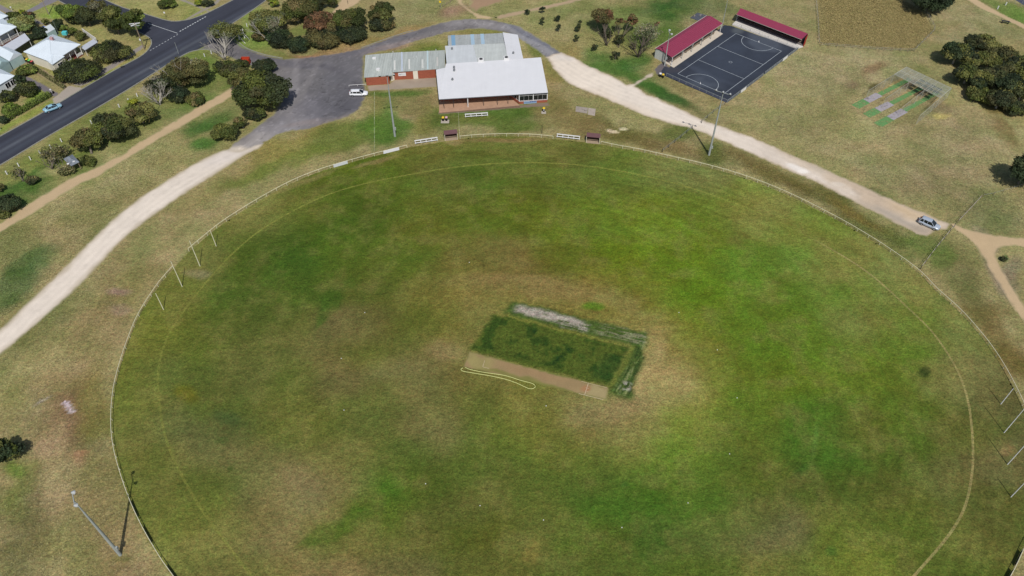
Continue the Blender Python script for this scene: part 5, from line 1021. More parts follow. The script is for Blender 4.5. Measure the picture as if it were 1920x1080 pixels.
# ------------------------------------------------------------------ cricket strip on the oval
def squarecol(x, y):
    O = np.array(gp(883, 655)); U = np.array(gp(1144, 723)) - O; Vv = np.array(gp(950, 563)) - O; D = U[0] * Vv[1] - U[1] * Vv[0]
    dx = x - O[0]; dy = y - O[1]; u = (dx * Vv[1] - dy * Vv[0]) / D; v = (U[0] * dy - U[1] * dx) / D
    u0, v0 = u, v; u = u + (fbm(x, y, 2.5, 4, 90) - .5) * .03; v = v + (fbm(x, y, 2.5, 4, 91) - .5) * .06
    g = grasscol(x, y, np.ones(len(x), bool)); A = lambda *k: np.array(alb(*k))
    def mix(c, col, t): return c + (col - c) * np.clip(t, 0, 1)[:, None]
    box = lambda t, a, b, s: sstep(a - s, a + s, t) * (1 - sstep(b - s, b + s, t))
    v = v + (fbm(x, y, 1.2, 3, 97) - .5) * .05; u = u + (fbm(x, y, 1.2, 3, 98) - .5) * .02; n1 = fbm(x, y, 2.2, 5, 92); n2 = fbm(x, y, .7, 4, 93)
    su = fbm(u0 * 26 * .10, v0 * 15, .34, 4, 94); sv = fbm(u0 * 26, v0 * 15 * .10, .30, 4, 95)
    c = mix(g, A(76, 92, 34), box(u, -.02, 1.0, .03) * box(v, -.02, .70, .03) * .95)
    c = mix(c, A(50, 74, 26), box(u, -.02, 1.0, .03) * box(v, .05, .68, .04) * sstep(.46, .62, n1) * .9)
    c = mix(c, A(34, 58, 24), box(u, .1, 1.0, .05) * box(v, .08, .62, .05) * sstep(.60, .72, n1) * sstep(.4, .6, n2))
    c = mix(c, A(46, 74, 30), box(u, .86, .99, .04) * box(v, .05, .5, .06) * .7)
    c = mix(c, A(112, 118, 50), box(u, .1, 1.0, .03) * box(v, .70, .745, .015) * .7)
    c = mix(c, A(70, 92, 40), box(u, .04, 1.17, .025) * box(v, .745, 1.02, .04) * .95)
    c = mix(c, A(66, 92, 38), box(u, 1.0, 1.21, .03) * box(v, -.14, 1.0, .06) * .9)
    c = mix(c, A(112, 120, 52), box(u, .995, 1.03, .01) * box(v, -.05, .75, .03) * .6)
    st = sstep(.50, .62, sv); c = mix(c, A(124, 134, 88), box(u, 1.05, 1.20, .03) * box(v, -.08, .98, .06) * st * sstep(.35, .6, n2) * .85)
    c = mix(c, A(36, 60, 28), box(u, 1.04, 1.2, .02) * box(v, -.1, .98, .05) * sstep(.50, .40, sv) * .6)
    so1 = box(u, .10, .60, .04) * box(v, .84, .97, .05); so1 = so1 * sstep(.30, .44, n1 * .5 + su * .5)
    c = mix(c, A(176, 166, 158), so1 * (.75 + .3 * su))
    so2 = box(u, .48, .66, .03) * box(v, .78, .93, .04) * sstep(.42, .55, su); c = mix(c, A(164, 158, 148), so2)
    so3 = box(u, .72, 1.1, .06) * box(v, .80, 1.0, .04) * sstep(.48, .60, su); c = mix(c, A(140, 138, 112), so3 * .7)
    so4 = box(u, 1.07, 1.13, .02) * box(v, .0, .12, .03) * sstep(.4, .5, n2); c = mix(c, A(160, 154, 146), so4 * .9)
    c *= (1 + .30 * (n2 - .5) + .35 * (fbm(x, y, .35, 2, 96) - .5))[:, None]
    e, _, _ = sdist(x, y, SQ); t = sstep(0, 1.3, e + (n1 - .5) * 1.5)[:, None]; return g * (1 - t) + c * t
SQ = [gp(868, 656), gp(938, 556), gp(985, 552), gp(1230, 604), gp(1190, 762), gp(1135, 752)]
sheet('wicket_square', SQ, .17, .008, squarecol, M['grass'], crisp=True)
P4 = [gp(880, 659), gp(1141, 727), gp(1138, 750), gp(868, 688)]
def pitchcol(x, y):
    c = np.zeros((len(x), 3)) + np.array(alb(150, 128, 90)); px, py = proj(x, y)
    wx = (fbm(x, y, 3, 4, 72) - .5) * 3; wy = (fbm(x, y, 3, 4, 73) - .5) * 3
    c = paint(c, px, py, [(900, 676, 34, 15, 14, (150, 140, 88), .85, .4), (1120, 735, 26, 14, 14, (164, 150, 106), .8, .4), (960, 705, 60, 5, 14, (120, 120, 60), .8, .5), (1040, 728, 60, 4, 14, (120, 122, 60), .8, .5), (1000, 700, 60, 7, 14, (154, 126, 90), .7, .6), (1098, 727, 8, 5, 0, (166, 118, 80), .7, .5)], wx, wy)
    return c * (1 + .22 * (fbm(x, y, 1.6, 5, 74) - .5))[:, None]
sheet('cricket_pitch', P4, .16, .012, pitchcol, M['gravel'], rim=.45, jag=.1)
wk = MB()
def wl(p, q, w=.07):
    m_ = mark(p, q, w, z=.022); wk.add(m_.v, m_.f)
wl((1103, 719), (1096, 741), .08); wl((1090, 715), (1107, 719.5), .06); wl((1085, 738), (1131, 749.5), .08); wl((1107, 719.5), (1138, 727), .05); wl((1098, 727), (1104, 728.5), .05); wl((1097, 733), (1103, 734.5), .05); wl((909, 676), (905, 688), .06); wl((905, 688), (917, 691), .06)
o = wk.build('crease_marking', mat('crease_paint', alb(206, 186, 158), .9, .25, 4)); o['kind'] = 'structure'
hp = [(868, 690), (864.5, 692), (866, 695), (872, 697), (890, 700), (925, 706), (950, 712), (970, 719), (985, 726), (993, 729), (1000, 728.5), (1003.5, 725), (1001, 721), (994, 718), (975, 713), (955, 706.5), (940, 703), (912, 699), (895, 696), (880, 692.5), (872, 689)]
pts = [Vector((x, y, .035)) for x, y in G(catmull(hp, 5))]
o = MB().path(pts, .045, 6).build('garden_hose', mat('pale_yellow_hose', alb(218, 222, 150), .6, .05)); props(o, 'pale yellow hose lying in a long loop beside the cricket pitch', 'hose')
for i, (x, y) in enumerate(((684, 586), (640, 672), (645, 769), (798, 907), (900, 948), (1019, 975), (1166, 989), (1290, 943), (1368, 851), (1382, 746), (1345, 656), (1273, 586), (1024, 761), (880, 492))):
    p = g3(x, y); mb = MB(); mb.tube(p, p + Vector((0, 0, .05)), .09, .08, 10).tube(p + Vector((0, 0, .05)), p + Vector((0, 0, .09)), .08, .03, 10)
    o = mb.build('sprinkler_cap', M['white']); props(o, 'tiny white sprinkler cap in the open turf of the oval', 'sprinkler cap', 'white caps scattered over the oval')
# slabs near the white road
for x0, (lb, q) in enumerate((('cracked grey concrete slab pair on grass right of clubhouse', [(1080, 199), (1117, 204), (1115, 215), (1079, 209)]),)):
    t = thing('concrete_slab', g3(1098, 207), lb, 'slab')
    a, b, c, d = [g3(*p, .05) for p in q]; m_ = lerp(a, b, .62), lerp(d, c, .62); o_ = (b - a).normalized() * .06
    MB().slab([a, m_[0] - o_, m_[1] - o_, d], .06).build('slab_piece', mat('cracked_concrete', alb(158, 148, 138), .9, .16, 1.2, dirt=(alb(104, 96, 84), 1.3, .55)), t)
    MB().slab([m_[0] + o_, b, c + Vector((0, -.5, 0)), m_[1] + o_ + Vector((0, -.4, 0))], .05).build('slab_piece', mat('cracked_concrete_b', alb(172, 160, 148), .9, .16, 1.5, dirt=(alb(104, 96, 84), 1.3, .6)), t)
# dark pit frame with debris behind the shelter
t = thing('debris_pile', g3(1308, 33), 'dark rectangular sheet with scattered scrap behind the gabled court shelter', 'scrap pile')
a, b, c, d = [g3(*p, .12) for p in ((1294, 33), (1308, 23.5), (1326, 29), (1311, 39))]
MB().slab([a, b, c, d], .12).build('sheet', mat('dark_tarpaulin', alb(82, 86, 96), .8, .15, 2), t)
rnd = random.Random(8)
for i in range(9):
    u = lerp(lerp(a, b, rnd.random()), lerp(d, c, rnd.random()), rnd.random()); an = rnd.random() * 3; L2 = rnd.uniform(.4, 1.3)
    MB().bar(u + Vector((0, 0, .06 + .045 * i)), u + Vector((math.cos(an) * L2, math.sin(an) * L2, .1 + .045 * i)), .1, .05).build('scrap_piece', M['concrete'] if i % 2 else M['timber'], t)
# ------------------------------------------------------------------ cars (built at the origin, nose to +x)
def car(px, py, rz, label, paint_, kind, z0=0.012):
    """kind: wagon, sedan, suv"""
    L, Wd, H = {'wagon': (4.9, 1.84, 1.48), 'sedan': (4.6, 1.78, 1.43), 'suv': (4.55, 1.85, 1.62)}[kind]
    t = thing('parked_car' if kind != 'sedan' else 'moving_car', (0, 0, 0), label, 'car'); W[t.name] = Vector((0, 0, 0))
    hl = L / 2
    # body: cross sections from tail to nose (x, half width, sill z, shoulder z)
    st = [(-hl, .62, .42, .72), (-hl + .12, .80, .30, .90), (-hl + .5, .90, .24, .97), (-hl + 1.2, .92, .22, .96), (0, .92, .22, .93), (hl - 1.5, .92, .22, .92), (hl - .9, .90, .24, .86), (hl - .35, .84, .27, .74), (hl - .08, .68, .34, .60), (hl, .5, .42, .54)]
    if kind == 'sedan': st[0] = (-hl, .6, .42, .78); st[1] = (-hl + .12, .8, .3, .9)
    s = Wd / 1.84
    V = []; F = []
    for x, w, z, zz in st:
        w *= s; zz -= .07 if zz > .85 else 0; V += [(x, -w * .92, z), (x, -w, (z + zz) / 2 + .05), (x, -w * .93, zz), (x, -w * .5, zz + .045), (x, w * .5, zz + .045), (x, w * .93, zz), (x, w, (z + zz) / 2 + .05), (x, w * .92, z)]
    n = 8
    for i in range(len(st) - 1):
        for k in range(n): F.append((i * n + k, i * n + (k + 1) % n, (i + 1) * n + (k + 1) % n, (i + 1) * n + k))
    F += [tuple(range(n)), tuple(reversed(range(len(V) - n, len(V))))]
    body = MB().add(V, [f[::-1] for f in F]).build('body', paint_, t, smooth=True)
    # glasshouse
    if kind == 'wagon': gx = [(-hl + .22, .74, .97, 1), (-hl + .62, .62, H - .05, 0), (-hl + 1.2, .62, H, 0), (.35, .62, H - .01, 0), (1.32, .74, .95, 1)]
    elif kind == 'suv': gx = [(-hl + .16, .76, 1.0, 1), (-hl + .5, .64, H - .06, 0), (-hl + 1.1, .64, H, 0), (.3, .63, H - .03, 0), (1.2, .76, .95, 1)]
    else: gx = [(-hl + .75, .74, .97, 1), (-hl + 1.4, .60, H - .04, 0), (-hl + 1.8, .60, H, 0), (.2, .60, H - .02, 0), (1.22, .74, .94, 1)]
    a, b, b2, c, d = gx
    def P(g, sy, w=1): return (g[0], sy * g[1] * s * w, g[2])
    mb = MB()
    base = .86
    lw = .80 * s
    def low(g, sy): return (g[0], sy * lw, base)
    # side glass: slanting in from the shoulder
    V = []
    ring_low = [(a[0], base), (b[0] + .1, base), (c[0], base), (d[0], base)]
    for sy in (-1, 1):
        V += [(a[0], sy * lw, base), (d[0], sy * lw, base), (c[0], sy * c[1] * s, c[2] - .04), (b[0], sy * b[1] * s, b[2] - .04)]
    mb.add(V, [(0, 1, 2, 3), (7, 6, 5, 4), (1, 5, 6, 2), (4, 0, 3, 7), (3, 2, 6, 7), (0, 4, 5, 1)])
    gl = mb.build('windows', M['glass'], t)
    # roof skin and pillars, proud of the glass
    rf = MB(); V = []
    for g, dz in ((b, -.035), (b2, 0), (c, -.02)):
        for yy, zz in ((-.97, -.05), (-.8, .0), (0, .03), (.8, .0), (.97, -.05)): V.append((g[0], yy * g[1] * s, g[2] + dz + zz))
    Fr = []
    for i in range(2):
        for k in range(4): Fr.append((i * 5 + k, i * 5 + k + 1, (i + 1) * 5 + k + 1, (i + 1) * 5 + k)[::-1])
    rf.add(V, Fr); rf.add([(v[0], v[1], v[2] - .03) for v in V], [f[::-1] for f in Fr])
    rf.build('roof', paint_, t, smooth=True)
    pl = MB()
    for sy in (-1, 1):
        pl.bar((d[0], sy * lw, base), (c[0], sy * c[1] * s, c[2] - .04), .07, .07)
        pl.bar((a[0], sy * lw, base), (b[0], sy * b[1] * s, b[2] - .04), .13 if kind != 'sedan' else .1, .1)
        pl.bar((-.35, sy * (lw + .012), base), (-.38, sy * (c[1] * s + .03), c[2] - .05), .06, .03)
        if kind == 'wagon' or kind == 'suv': pl.bar((-hl + 1.1, sy * (lw + .012), base), (-hl + 1.05, sy * (c[1] * s + .03), c[2] - .04), .11, .03)
        pl.bar((b[0], sy * b[1] * s * .99, b[2] - .05), (c[0], sy * c[1] * s * .99, c[2] - .05), .04, .04)
    pl.build('pillar', paint_, t)
    tm = M['black']; rm_ = bpy.data.materials.get('alloy_rim') or mat('alloy_rim', alb(168, 170, 174), .35, .03, 2, metal=.4)
    for x in (-hl + .92, hl - .88):
        for sy in (-1, 1):
            y = sy * (Wd / 2 - .11)
            wv = MB().tube((x, y - .11, .32), (x, y + .11, .32), .32, .32, 16).build('wheel', tm, t)
            MB().tube((x, y + sy * .1, .32), (x, y + sy * .125, .32), .2, .19, 12).build('rim', rm_, wv)
    hm = bpy.data.materials.get('headlight') or mat('headlight', alb(200, 206, 212), .15, .02, 2, spec=.6)
    tl = bpy.data.materials.get('tail_light') or mat('tail_light', alb(150, 20, 20), .3, .02, 2)
    for sy in (-1, 1):
        MB().bar((hl - .3, sy * .62 * s, .70), (hl - .1, sy * .5 * s, .63), .22, .1).build('headlight', hm, t)
        MB().bar((-hl + .02, sy * .62 * s, .80), (-hl + .13, sy * .74 * s, .82), .16, .16).build('tail_light', tl, t)
        MB().box((.95, sy * (Wd / 2 + .06), .98), (.14, .2, .13)).build('mirror', paint_, t)
    MB().box((hl - .02, 0, .42), (.1, 1.0, .16)).build('grille', M['dark'], t)
    p = g3(px, py, .5); t.location = (p.x, p.y, z0); t.rotation_euler = (0, 0, rz); return t
def hdg(x0, y0, x1, y1): a = gp(x0, y0, .5); b = gp(x1, y1, .5); return math.atan2(b[1] - a[1], b[0] - a[0])
car(672.3, 175, hdg(655, 175.5, 690, 175), 'white station wagon parked at the lot edge by the brick wing', mat('white_car_paint', alb(234, 236, 240), .25, .01, 1, spec=.5), 'wagon')
car(98.5, 202.5, hdg(82, 209, 115, 196.5), 'light blue sedan driving on the main road', mat('light_blue_car_paint', alb(146, 188, 208), .25, .01, 1, spec=.5), 'sedan', .014)
car(1742.5, 420, hdg(1722, 412, 1762, 429), 'silver blue hatchback parked at the end of the gravel road', mat('silver_blue_car_paint', alb(180, 191, 205), .25, .02, 1, spec=.6, metal=.15), 'suv', .014)

# ------------------------------------------------------------------ houses
hw = mat('pale_zinc_roof', alb(216, 226, 234), .4, .05, .5); hcream = mat('cream_weatherboard', alb(232, 226, 206), .8, .05, 1.5); hwhite = mat('white_weatherboard', alb(214, 220, 222), .8, .06, 1.5)
hteal = mat('pale_teal_sheet', alb(168, 192, 192), .6, .08, 1)
def hiproof(q, z, dz, m, parent, name='roof', over=0, gable=False, rib=True):
    P = [Vector((p.x, p.y, z)) for p in q]; e = [(P[1] - P[0]).length, (P[2] - P[1]).length]
    if e[0] < e[1]: P = P[1:] + P[:1]
    a, b, c, d = P; h = (d - a).length / 2; L_ = (b - a).length; k = 0 if gable else min(.5, h / L_)
    m0 = lerp(a, d, .5); m1 = lerp(b, c, .5); r0 = lerp(m0, m1, k) + Vector((0, 0, dz)); r1 = lerp(m0, m1, 1 - k) + Vector((0, 0, dz))
    mb = MB(); V = [a, b, c, d, r0, r1]; dn = [v - Vector((0, 0, .12)) for v in (a, b, c, d)]
    mb.add(V + dn, [(0, 1, 5, 4), (1, 2, 5), (2, 3, 4, 5), (3, 0, 4), (6, 9, 8, 7), (0, 6, 7, 1), (1, 7, 8, 2), (2, 8, 9, 3), (3, 9, 6, 0)])
    ro = mb.build(name, m, parent)
    cp = MB(); cp.tube(r0 + Vector((0, 0, .02)), r1 + Vector((0, 0, .02)), .07, .07, 6)
    if not gable:
        for u, v in ((a, r0), (d, r0), (b, r1), (c, r1)): cp.tube(u + Vector((0, 0, .02)), v + Vector((0, 0, .02)), .05, .05, 6)
    cp.build('ridge_cap', m, ro)
    if rib:
        rb = MB()
        for u, v, r, s in ((a, b, r0, r1), (d, c, r0, r1)):
            n = int((v - u).length / .8)
            for i in range(1, n):
                t = i / n; p = lerp(u, v, t)
                tt = (t * 1.0); q_ = lerp(r, s, min(1, max(0, (tt - k) / max(1e-6, 1 - 2 * k)))) if k < .5 else r
                if k > 0 and (tt < k or tt > 1 - k):
                    f = tt / k if tt < k else (1 - tt) / k; q_ = lerp(lerp(u, v, tt), r if tt < k else s, f) ; q_ = lerp(p, p + ((m0 - a) if u is a else (m0 - d)) * f + Vector((0, 0, dz * f)), 1)
                rb.bar(p + Vector((0, 0, .02)), q_ + Vector((0, 0, .02)), .05, .03)
        o = rb.build('roof_rib', m, ro); o['kind'] = 'stuff'
    return ro, (a, b, c, d)
def inset(q, d):
    c = sum((Vector((p.x, p.y, 0)) for p in q), Vector()) / 4; P = [Vector((p.x, p.y, 0)) for p in q]; out = []
    for i in range(4):
        u = (P[i - 1] - P[i]).normalized(); v = (P[(i + 1) % 4] - P[i]).normalized(); out.append(P[i] + (u + v) * d)
    return out
def boxwalls(ring, h, m, parent, name='wall'):
    mb = MB()
    for i in range(len(ring)): wallseg(mb, ring[i], ring[(i + 1) % len(ring)], 0, h, .15)
    return mb.build(name, m, parent)
# cream house with veranda (nearest the street corner)
HA = thing('house', g3(100, 100), 'cream weatherboard house with pale hipped roof and corner veranda', 'house')
z = 3.3
q = [g3(p[0], p[1], z) for p in ((44, 97), (97, 117), (151, 83), (98, 64))]
hiproof(q, z, 2.3, hw, HA)
ring = inset(q, .4); u_ = (ring[1] - ring[2]).normalized(); v_ = (ring[3] - ring[2]).normalized()
c2 = ring[2]
ringv = [ring[0], ring[1], c2 + u_ * 6.0, c2 + u_ * 6.0 + v_ * 2.4, c2 + v_ * 2.4, ring[3]]
boxwalls(ringv, 3.2, hcream, HA)
MB().slab([p + Vector((0, 0, .3)) for p in (c2 + u_ * 6.0, c2, c2 + v_ * 2.4, c2 + u_ * 6.0 + v_ * 2.4)], .3).build('veranda_floor', mat('red_veranda_boards', alb(140, 78, 72), .8, .1, 2), HA)
for k in (0, .33, .66, 1.0):
    p = lerp(c2, c2 + u_ * 6.0, k); MB().box((p.x, p.y, 1.75), (.16, .16, 2.9), .5).build('veranda_post', M['white'], HA)
for k0, k1 in ((0, .33), (.66, 1.0)):
    a_, b_ = lerp(c2, c2 + u_ * 6, k0), lerp(c2, c2 + u_ * 6, k1); MB().bar(a_ + Vector((0, 0, .8)), b_ + Vector((0, 0, .8)), .06, .8).build('balustrade', M['white'], HA)
# bay with small hip towards the street and side
zb = 3.0
qb = [g3(*p, zb) for p in ((80, 109), (98, 121.5), (121, 106), (103, 95))]
hiproof(qb, zb + .05, 1.0, hw, HA, 'bay_roof', rib=False); boxwalls(inset(qb, .25), 3.0, hcream, HA, 'bay_wall')
rb = inset(qb, .25)
e_ = [(rb[i], rb[(i + 1) % 4]) for i in range(4)]
fr_ = max(e_, key=lambda s: (s[0] + s[1]).x / 2 - (s[0] + s[1]).y / 2)
window(HA, lerp(*fr_, .3), lerp(*fr_, .7), 1.1, 2.3, .1, 2, outward=1 if Vector(((fr_[1] - fr_[0]).y, -(fr_[1] - fr_[0]).x, 0)).dot(fr_[0] - (rb[0] + rb[2]) / 2) > 0 else -1)
p = g3(98, 75, 5.0); MB().box((p.x, p.y, p.z), (.8, .8, 1.6)).build('chimney', mat('pinkish_brick_chimney', alb(190, 150, 150), .9, .15, 3), HA)
# neighbour with deep veranda at the left edge
HB_ = thing('house', g3(0, 60), 'white roofed house with railed front veranda at the left edge', 'house')
q = [g3(*p, 3.3) for p in ((-22, 44), (-22, 82), (31, 50), (14, 37))]
q = [g3(*p, 3.3) for p in ((-40, 57), (-12, 73), (31, 50), (5, 35))]
hiproof(q, 3.3, 1.7, hw, HB_); rg = inset(q, .4); u_ = (rg[1] - rg[2]).normalized(); v_ = (rg[3] - rg[2]).normalized(); c2 = rg[2]
boxwalls([rg[0], rg[1] + v_ * 2.2, c2 + v_ * 2.2, rg[3]], 3.2, hwhite, HB_)
MB().slab([p + Vector((0, 0, .45)) for p in (rg[1], c2, c2 + v_ * 2.2, rg[1] + v_ * 2.2)], .45).build('veranda_floor', mat('brown_veranda_boards', alb(128, 92, 84), .8, .1, 2), HB_)
for k in (0, .4, .8): p = lerp(c2, rg[1], k); MB().box((p.x, p.y, 1.8), (.15, .15, 2.8), .5).build('veranda_post', M['white'], HB_)
for zz in (.75, 1.05, 1.35): MB().bar(c2 + Vector((0, 0, zz)), rg[1] + Vector((0, 0, zz)), .05, .1).build('rail', M['white'], HB_)
e1 = c2 + (c2 - rg[1]).normalized() * 4.2
for zz in (.35, .7, 1.0): MB().bar(c2 + v_ * .2 + Vector((0, 0, zz)), e1 + v_ * 1.6 + Vector((0, 0, zz - .1)), .05, .1).build('ramp_rail', M['white'], HB_)
HE = thing('house', g3(2, 32), 'small pale roof corner above the railed veranda house', 'house')
q = [g3(*p, 3.3) for p in ((-30, 32), (-16, 45), (15, 29.5), (0, 20))]; hiproof(q, 3.3, 1.5, hw, HE, rib=False); boxwalls(inset(q, .35), 3.2, hwhite, HE)
# long pale pergola roof between the houses
LS = thing('carport', g3(30, 80), 'long flat pale grey carport roof between the two verandas', 'carport')
q = [g3(*p, 2.5) for p in ((-4, 92), (24, 95), (56, 74), (46, 62))]; MB().slab(q, .12).build('roof', mat('pale_grey_sheet', alb(196, 200, 208), .6, .08, 1.2), LS)
for p in inset(q, .3): MB().box((p.x, p.y, 1.19), (.12, .12, 2.38)).build('post', M['white'], LS)
# twin gabled sheds with teal ends
for i, (qq, lb) in enumerate((([(-12, 96), (-6, 106), (28, 119), (38, 100)], 'nearer gabled shed with pale teal end wall beside the cream house'), ([(-30, 108), (-22, 128), (4, 138), (16, 117)], 'lower gabled shed with pale teal end wall at the left edge'))):
    T_ = thing('shed', g3(sum(p[0] for p in qq) / 4, sum(p[1] for p in qq) / 4), lb, 'shed')
    if i == 0: qq = [(-8, 100), (17.5, 114.5), (41, 101), (14, 88)]
    else: qq = [(-34, 117), (-4, 131), (17, 115.5), (-10, 102)]
    q = [g3(*p, 2.6) for p in qq]; hiproof(q, 2.6, 1.2, hw if i == 0 else hteal, T_, gable=True, rib=False); rg = inset(q, .12); boxwalls(rg, 2.5, hteal, T_)
    # gable end
    a, b, c, d = [Vector((p.x, p.y, 2.5)) for p in (q if (q[1] - q[0]).length > (q[2] - q[1]).length else q[1:] + q[:1])]
    for s, t2 in ((b, c), (a, d)):
        m_ = lerp(s, t2, .5); inw = ((a + c) / 2 - m_).normalized() * .1; mb = MB(); mb.prism([lerp(s, t2, .03) + inw, lerp(s, t2, .97) + inw, m_ + inw + Vector((0, 0, 1.12))], [lerp(s, t2, .03) + inw * 1.6, lerp(s, t2, .97) + inw * 1.6, m_ + inw * 1.6 + Vector((0, 0, 1.12))]); mb.build('gable_wall', hteal, T_)
# lower left cottage with row of windows
HD = thing('house', g3(5, 150), 'pale roofed cottage with a row of windows at lower left', 'house')
q = [g3(*p, 3.1) for p in ((-34, 146), (-8, 163), (28, 142), (0, 129))]; hiproof(q, 3.1, 1.5, hw, HD); rg = inset(q, .3); boxwalls(rg, 3.0, hwhite, HD)
n_ = Vector(((rg[2] - rg[1]).y, -(rg[2] - rg[1]).x, 0)).normalized()
for k0, k1 in ((.40, .66), (.70, .95)): window(HD, lerp(rg[1], rg[2], k0), lerp(rg[1], rg[2], k1), .9, 2.5, .1, 2)
# small sheds, tarps and low roofs in the yards
T_ = thing('shed', g3(92, 58), 'small square garden shed with pale flat roof in the back yard', 'shed')
q = [g3(*p, 2.1) for p in ((78.5, 53), (88, 62.5), (103, 54), (94.5, 45))]; MB().slab(q, .1).build('roof', mat('pale_shed_roof', alb(206, 214, 218), .5, .05, 1), T_); boxwalls(inset(q, .1), 2.0, hteal, T_)
o = MB().slab([g3(*p, 1.0) for p in ((73, 53), (78, 55.5), (86, 49.5), (81, 48))], .05).build('tarpaulin', mat('blue_tarpaulin', alb(104, 122, 190), .6, .1, 2)); props(o, 'blue tarpaulin beside the small back yard shed', 'tarpaulin')
T_ = thing('garden_wall', g3(168, 78), 'white low walled carport yard right of the cream house', 'wall')
P_ = [g3(*p) for p in ((157, 62), (183, 80), (160, 96))]
for i in range(2): mb = MB(); wallseg(mb, P_[i], P_[i + 1], 0, 1.5, .12); mb.build('wall_panel', M['white'], T_)
LC_ = thing('carport', g3(166, 85), 'small flat pale roof beside the white yard wall', 'carport'); q = [g3(*p, 2.0) for p in ((151, 88), (159, 94), (183, 79), (175, 73))]; MB().slab(q, .1).build('roof', mat('pale_lilac_grey_sheet', alb(188, 194, 204), .6, .06, 1), LC_)
for p in inset(q, .2): MB().box((p.x, p.y, .95), (.1, .1, 1.9)).build('post', M['white'], LC_)
T_ = thing('play_hut', g3(126, 73), 'tiny turquoise play hut on stilts behind the cream house', 'play hut')
p = g3(126, 72); MB().box((p.x, p.y, 1.7), (1.3, 1.1, .9)).build('cabin', mat('turquoise_plastic', alb(90, 200, 204), .5, .04, 1), T_)
for sx in (-.5, .5):
    for sy in (-.4, .4): MB().box((p.x + sx, p.y + sy, .62), (.1, .1, 1.24)).build('leg', M['timber'], T_)
for (x, y, l_, lb) in ((53, 117, 'yellow', 'yellow lidded bin on the side driveway by the cream wall'), (57.5, 119, 'lime', 'lime green lidded bin on the side driveway'), (62, 121, 'redl', 'red lidded bin on the side driveway')):
    if l_ not in M: M[l_] = mat(l_ + '_lid', alb(110, 210, 100) if l_ == 'lime' else alb(190, 80, 80), .5, .04, 1)
    wheelie(x, y, l_, lb)
# reddish skip box at the lot entrance
p = g3(462, 119); T_ = thing('steel_bin', tuple(p), 'open red steel bin among bushes at the lot entrance', 'bin')
mb = MB(); R1 = [(-1.1, -.7), (1.1, -.7), (1.1, .7), (-1.1, .7)]
for i in range(4):
    a_, b_ = R1[i], R1[(i + 1) % 4]; wallseg(mb, (p.x + a_[0], p.y + a_[1], 0), (p.x + b_[0], p.y + b_[1], 0), .1, 1.7, .08)
mb.build('side_panel', mat('orange_red_steel', alb(186, 66, 40), .6, .08, 1.5), T_); MB().slab([(p.x + a_ * .95, p.y + b_ * .9, .9) for a_, b_ in R1], .1).build('load', mat('rusty_load', alb(150, 64, 44), .9, .2, 2), T_)
# white welcome sign frame beside the road
T_ = thing('sign_frame', g3(455, 72), 'white sign board on legs with two leaning white props', 'sign')
a_, b_ = g3(449, 75), g3(459, 71.5); MB().bar(a_ + Vector((0, 0, 2.2)), b_ + Vector((0, 0, 2.2)), .08, 1.2).build('board', M['white'], T_)
for p in (a_, b_): MB().box((p.x, p.y, 1.5), (.28, .2, 3.0), .4).build('leg', M['white'], T_)
for p, e in ((a_, (460, 82)), (b_, (468.5, 75.5))): MB().bar(p + Vector((0, 0, 1.6)), g3(*e) + Vector((0, 0, .05)), .09, .09).build('prop', M['white'], T_)
# small weathered picnic shelter
T_ = thing('picnic_shelter', g3(134, 304), 'small square weathered grey hut roof under thin trees', 'shelter')
q = [g3(*p, 2.2) for p in ((119, 298), (133, 311), (148.5, 303.5), (136, 289.5))]
hiproof(q, 2.2, .7, mat('mossy_blue_grey_roof', alb(128, 136, 146), .9, .2, 1.5, var2=.15), T_, rib=False)
for p in inset(q, .25): MB().box((p.x, p.y, 1.02), (.14, .14, 2.04)).build('post', M['timber'], T_)
for x, y in ((127.5, 307), (138, 302.5)): p = g3(x, y, 2.55); MB().box((p.x, p.y, p.z), (.5, .4, .12), .5).build('roof_patch', M['white'], T_)

# ------------------------------------------------------------------ bollards along the road, white with a thin wire
BOL = [(14, 327), (36, 312), (58, 300), (76, 289), (96, 278), (116, 266), (172, 232), (224, 201.5), (242, 191), (258, 181), (369, 115), (384, 106.5), (397, 101), (463.5, 50), (477, 39)]
p0 = None
for i, (x, y) in enumerate(BOL):
    p = g3(x, y)
    if p0 is None:
        o = MB().prism([p + Vector((a, b, 0)) for a, b in ((-.1, -.1), (.1, -.1), (.1, .1), (-.1, .1))], [p + Vector((a, b, 1.0)) for a, b in ((-.1, -.1), (.1, -.1), (.1, .1), (-.1, .1))]).build('bollard', M['white']); p0 = o
        props(o, 'short white timber bollard in the row along the main road verge', 'bollard', 'white bollards along the main road verge')
    else: c_ = p0.copy(); COL.objects.link(c_); c_.location = (p.x, p.y, 0); c_.rotation_euler = (0, 0, i * .37)
for (x, y, lb) in ((1870, 17, 'left of two white posts near the far sports court'), (1885, 10, 'right of two white posts near the far sports court')):
    p = g3(x, y); o = MB().box((p.x, p.y, .5), (.25, .25, 1.0), .4).build('bollard', M['white']); props(o, lb, 'bollard')
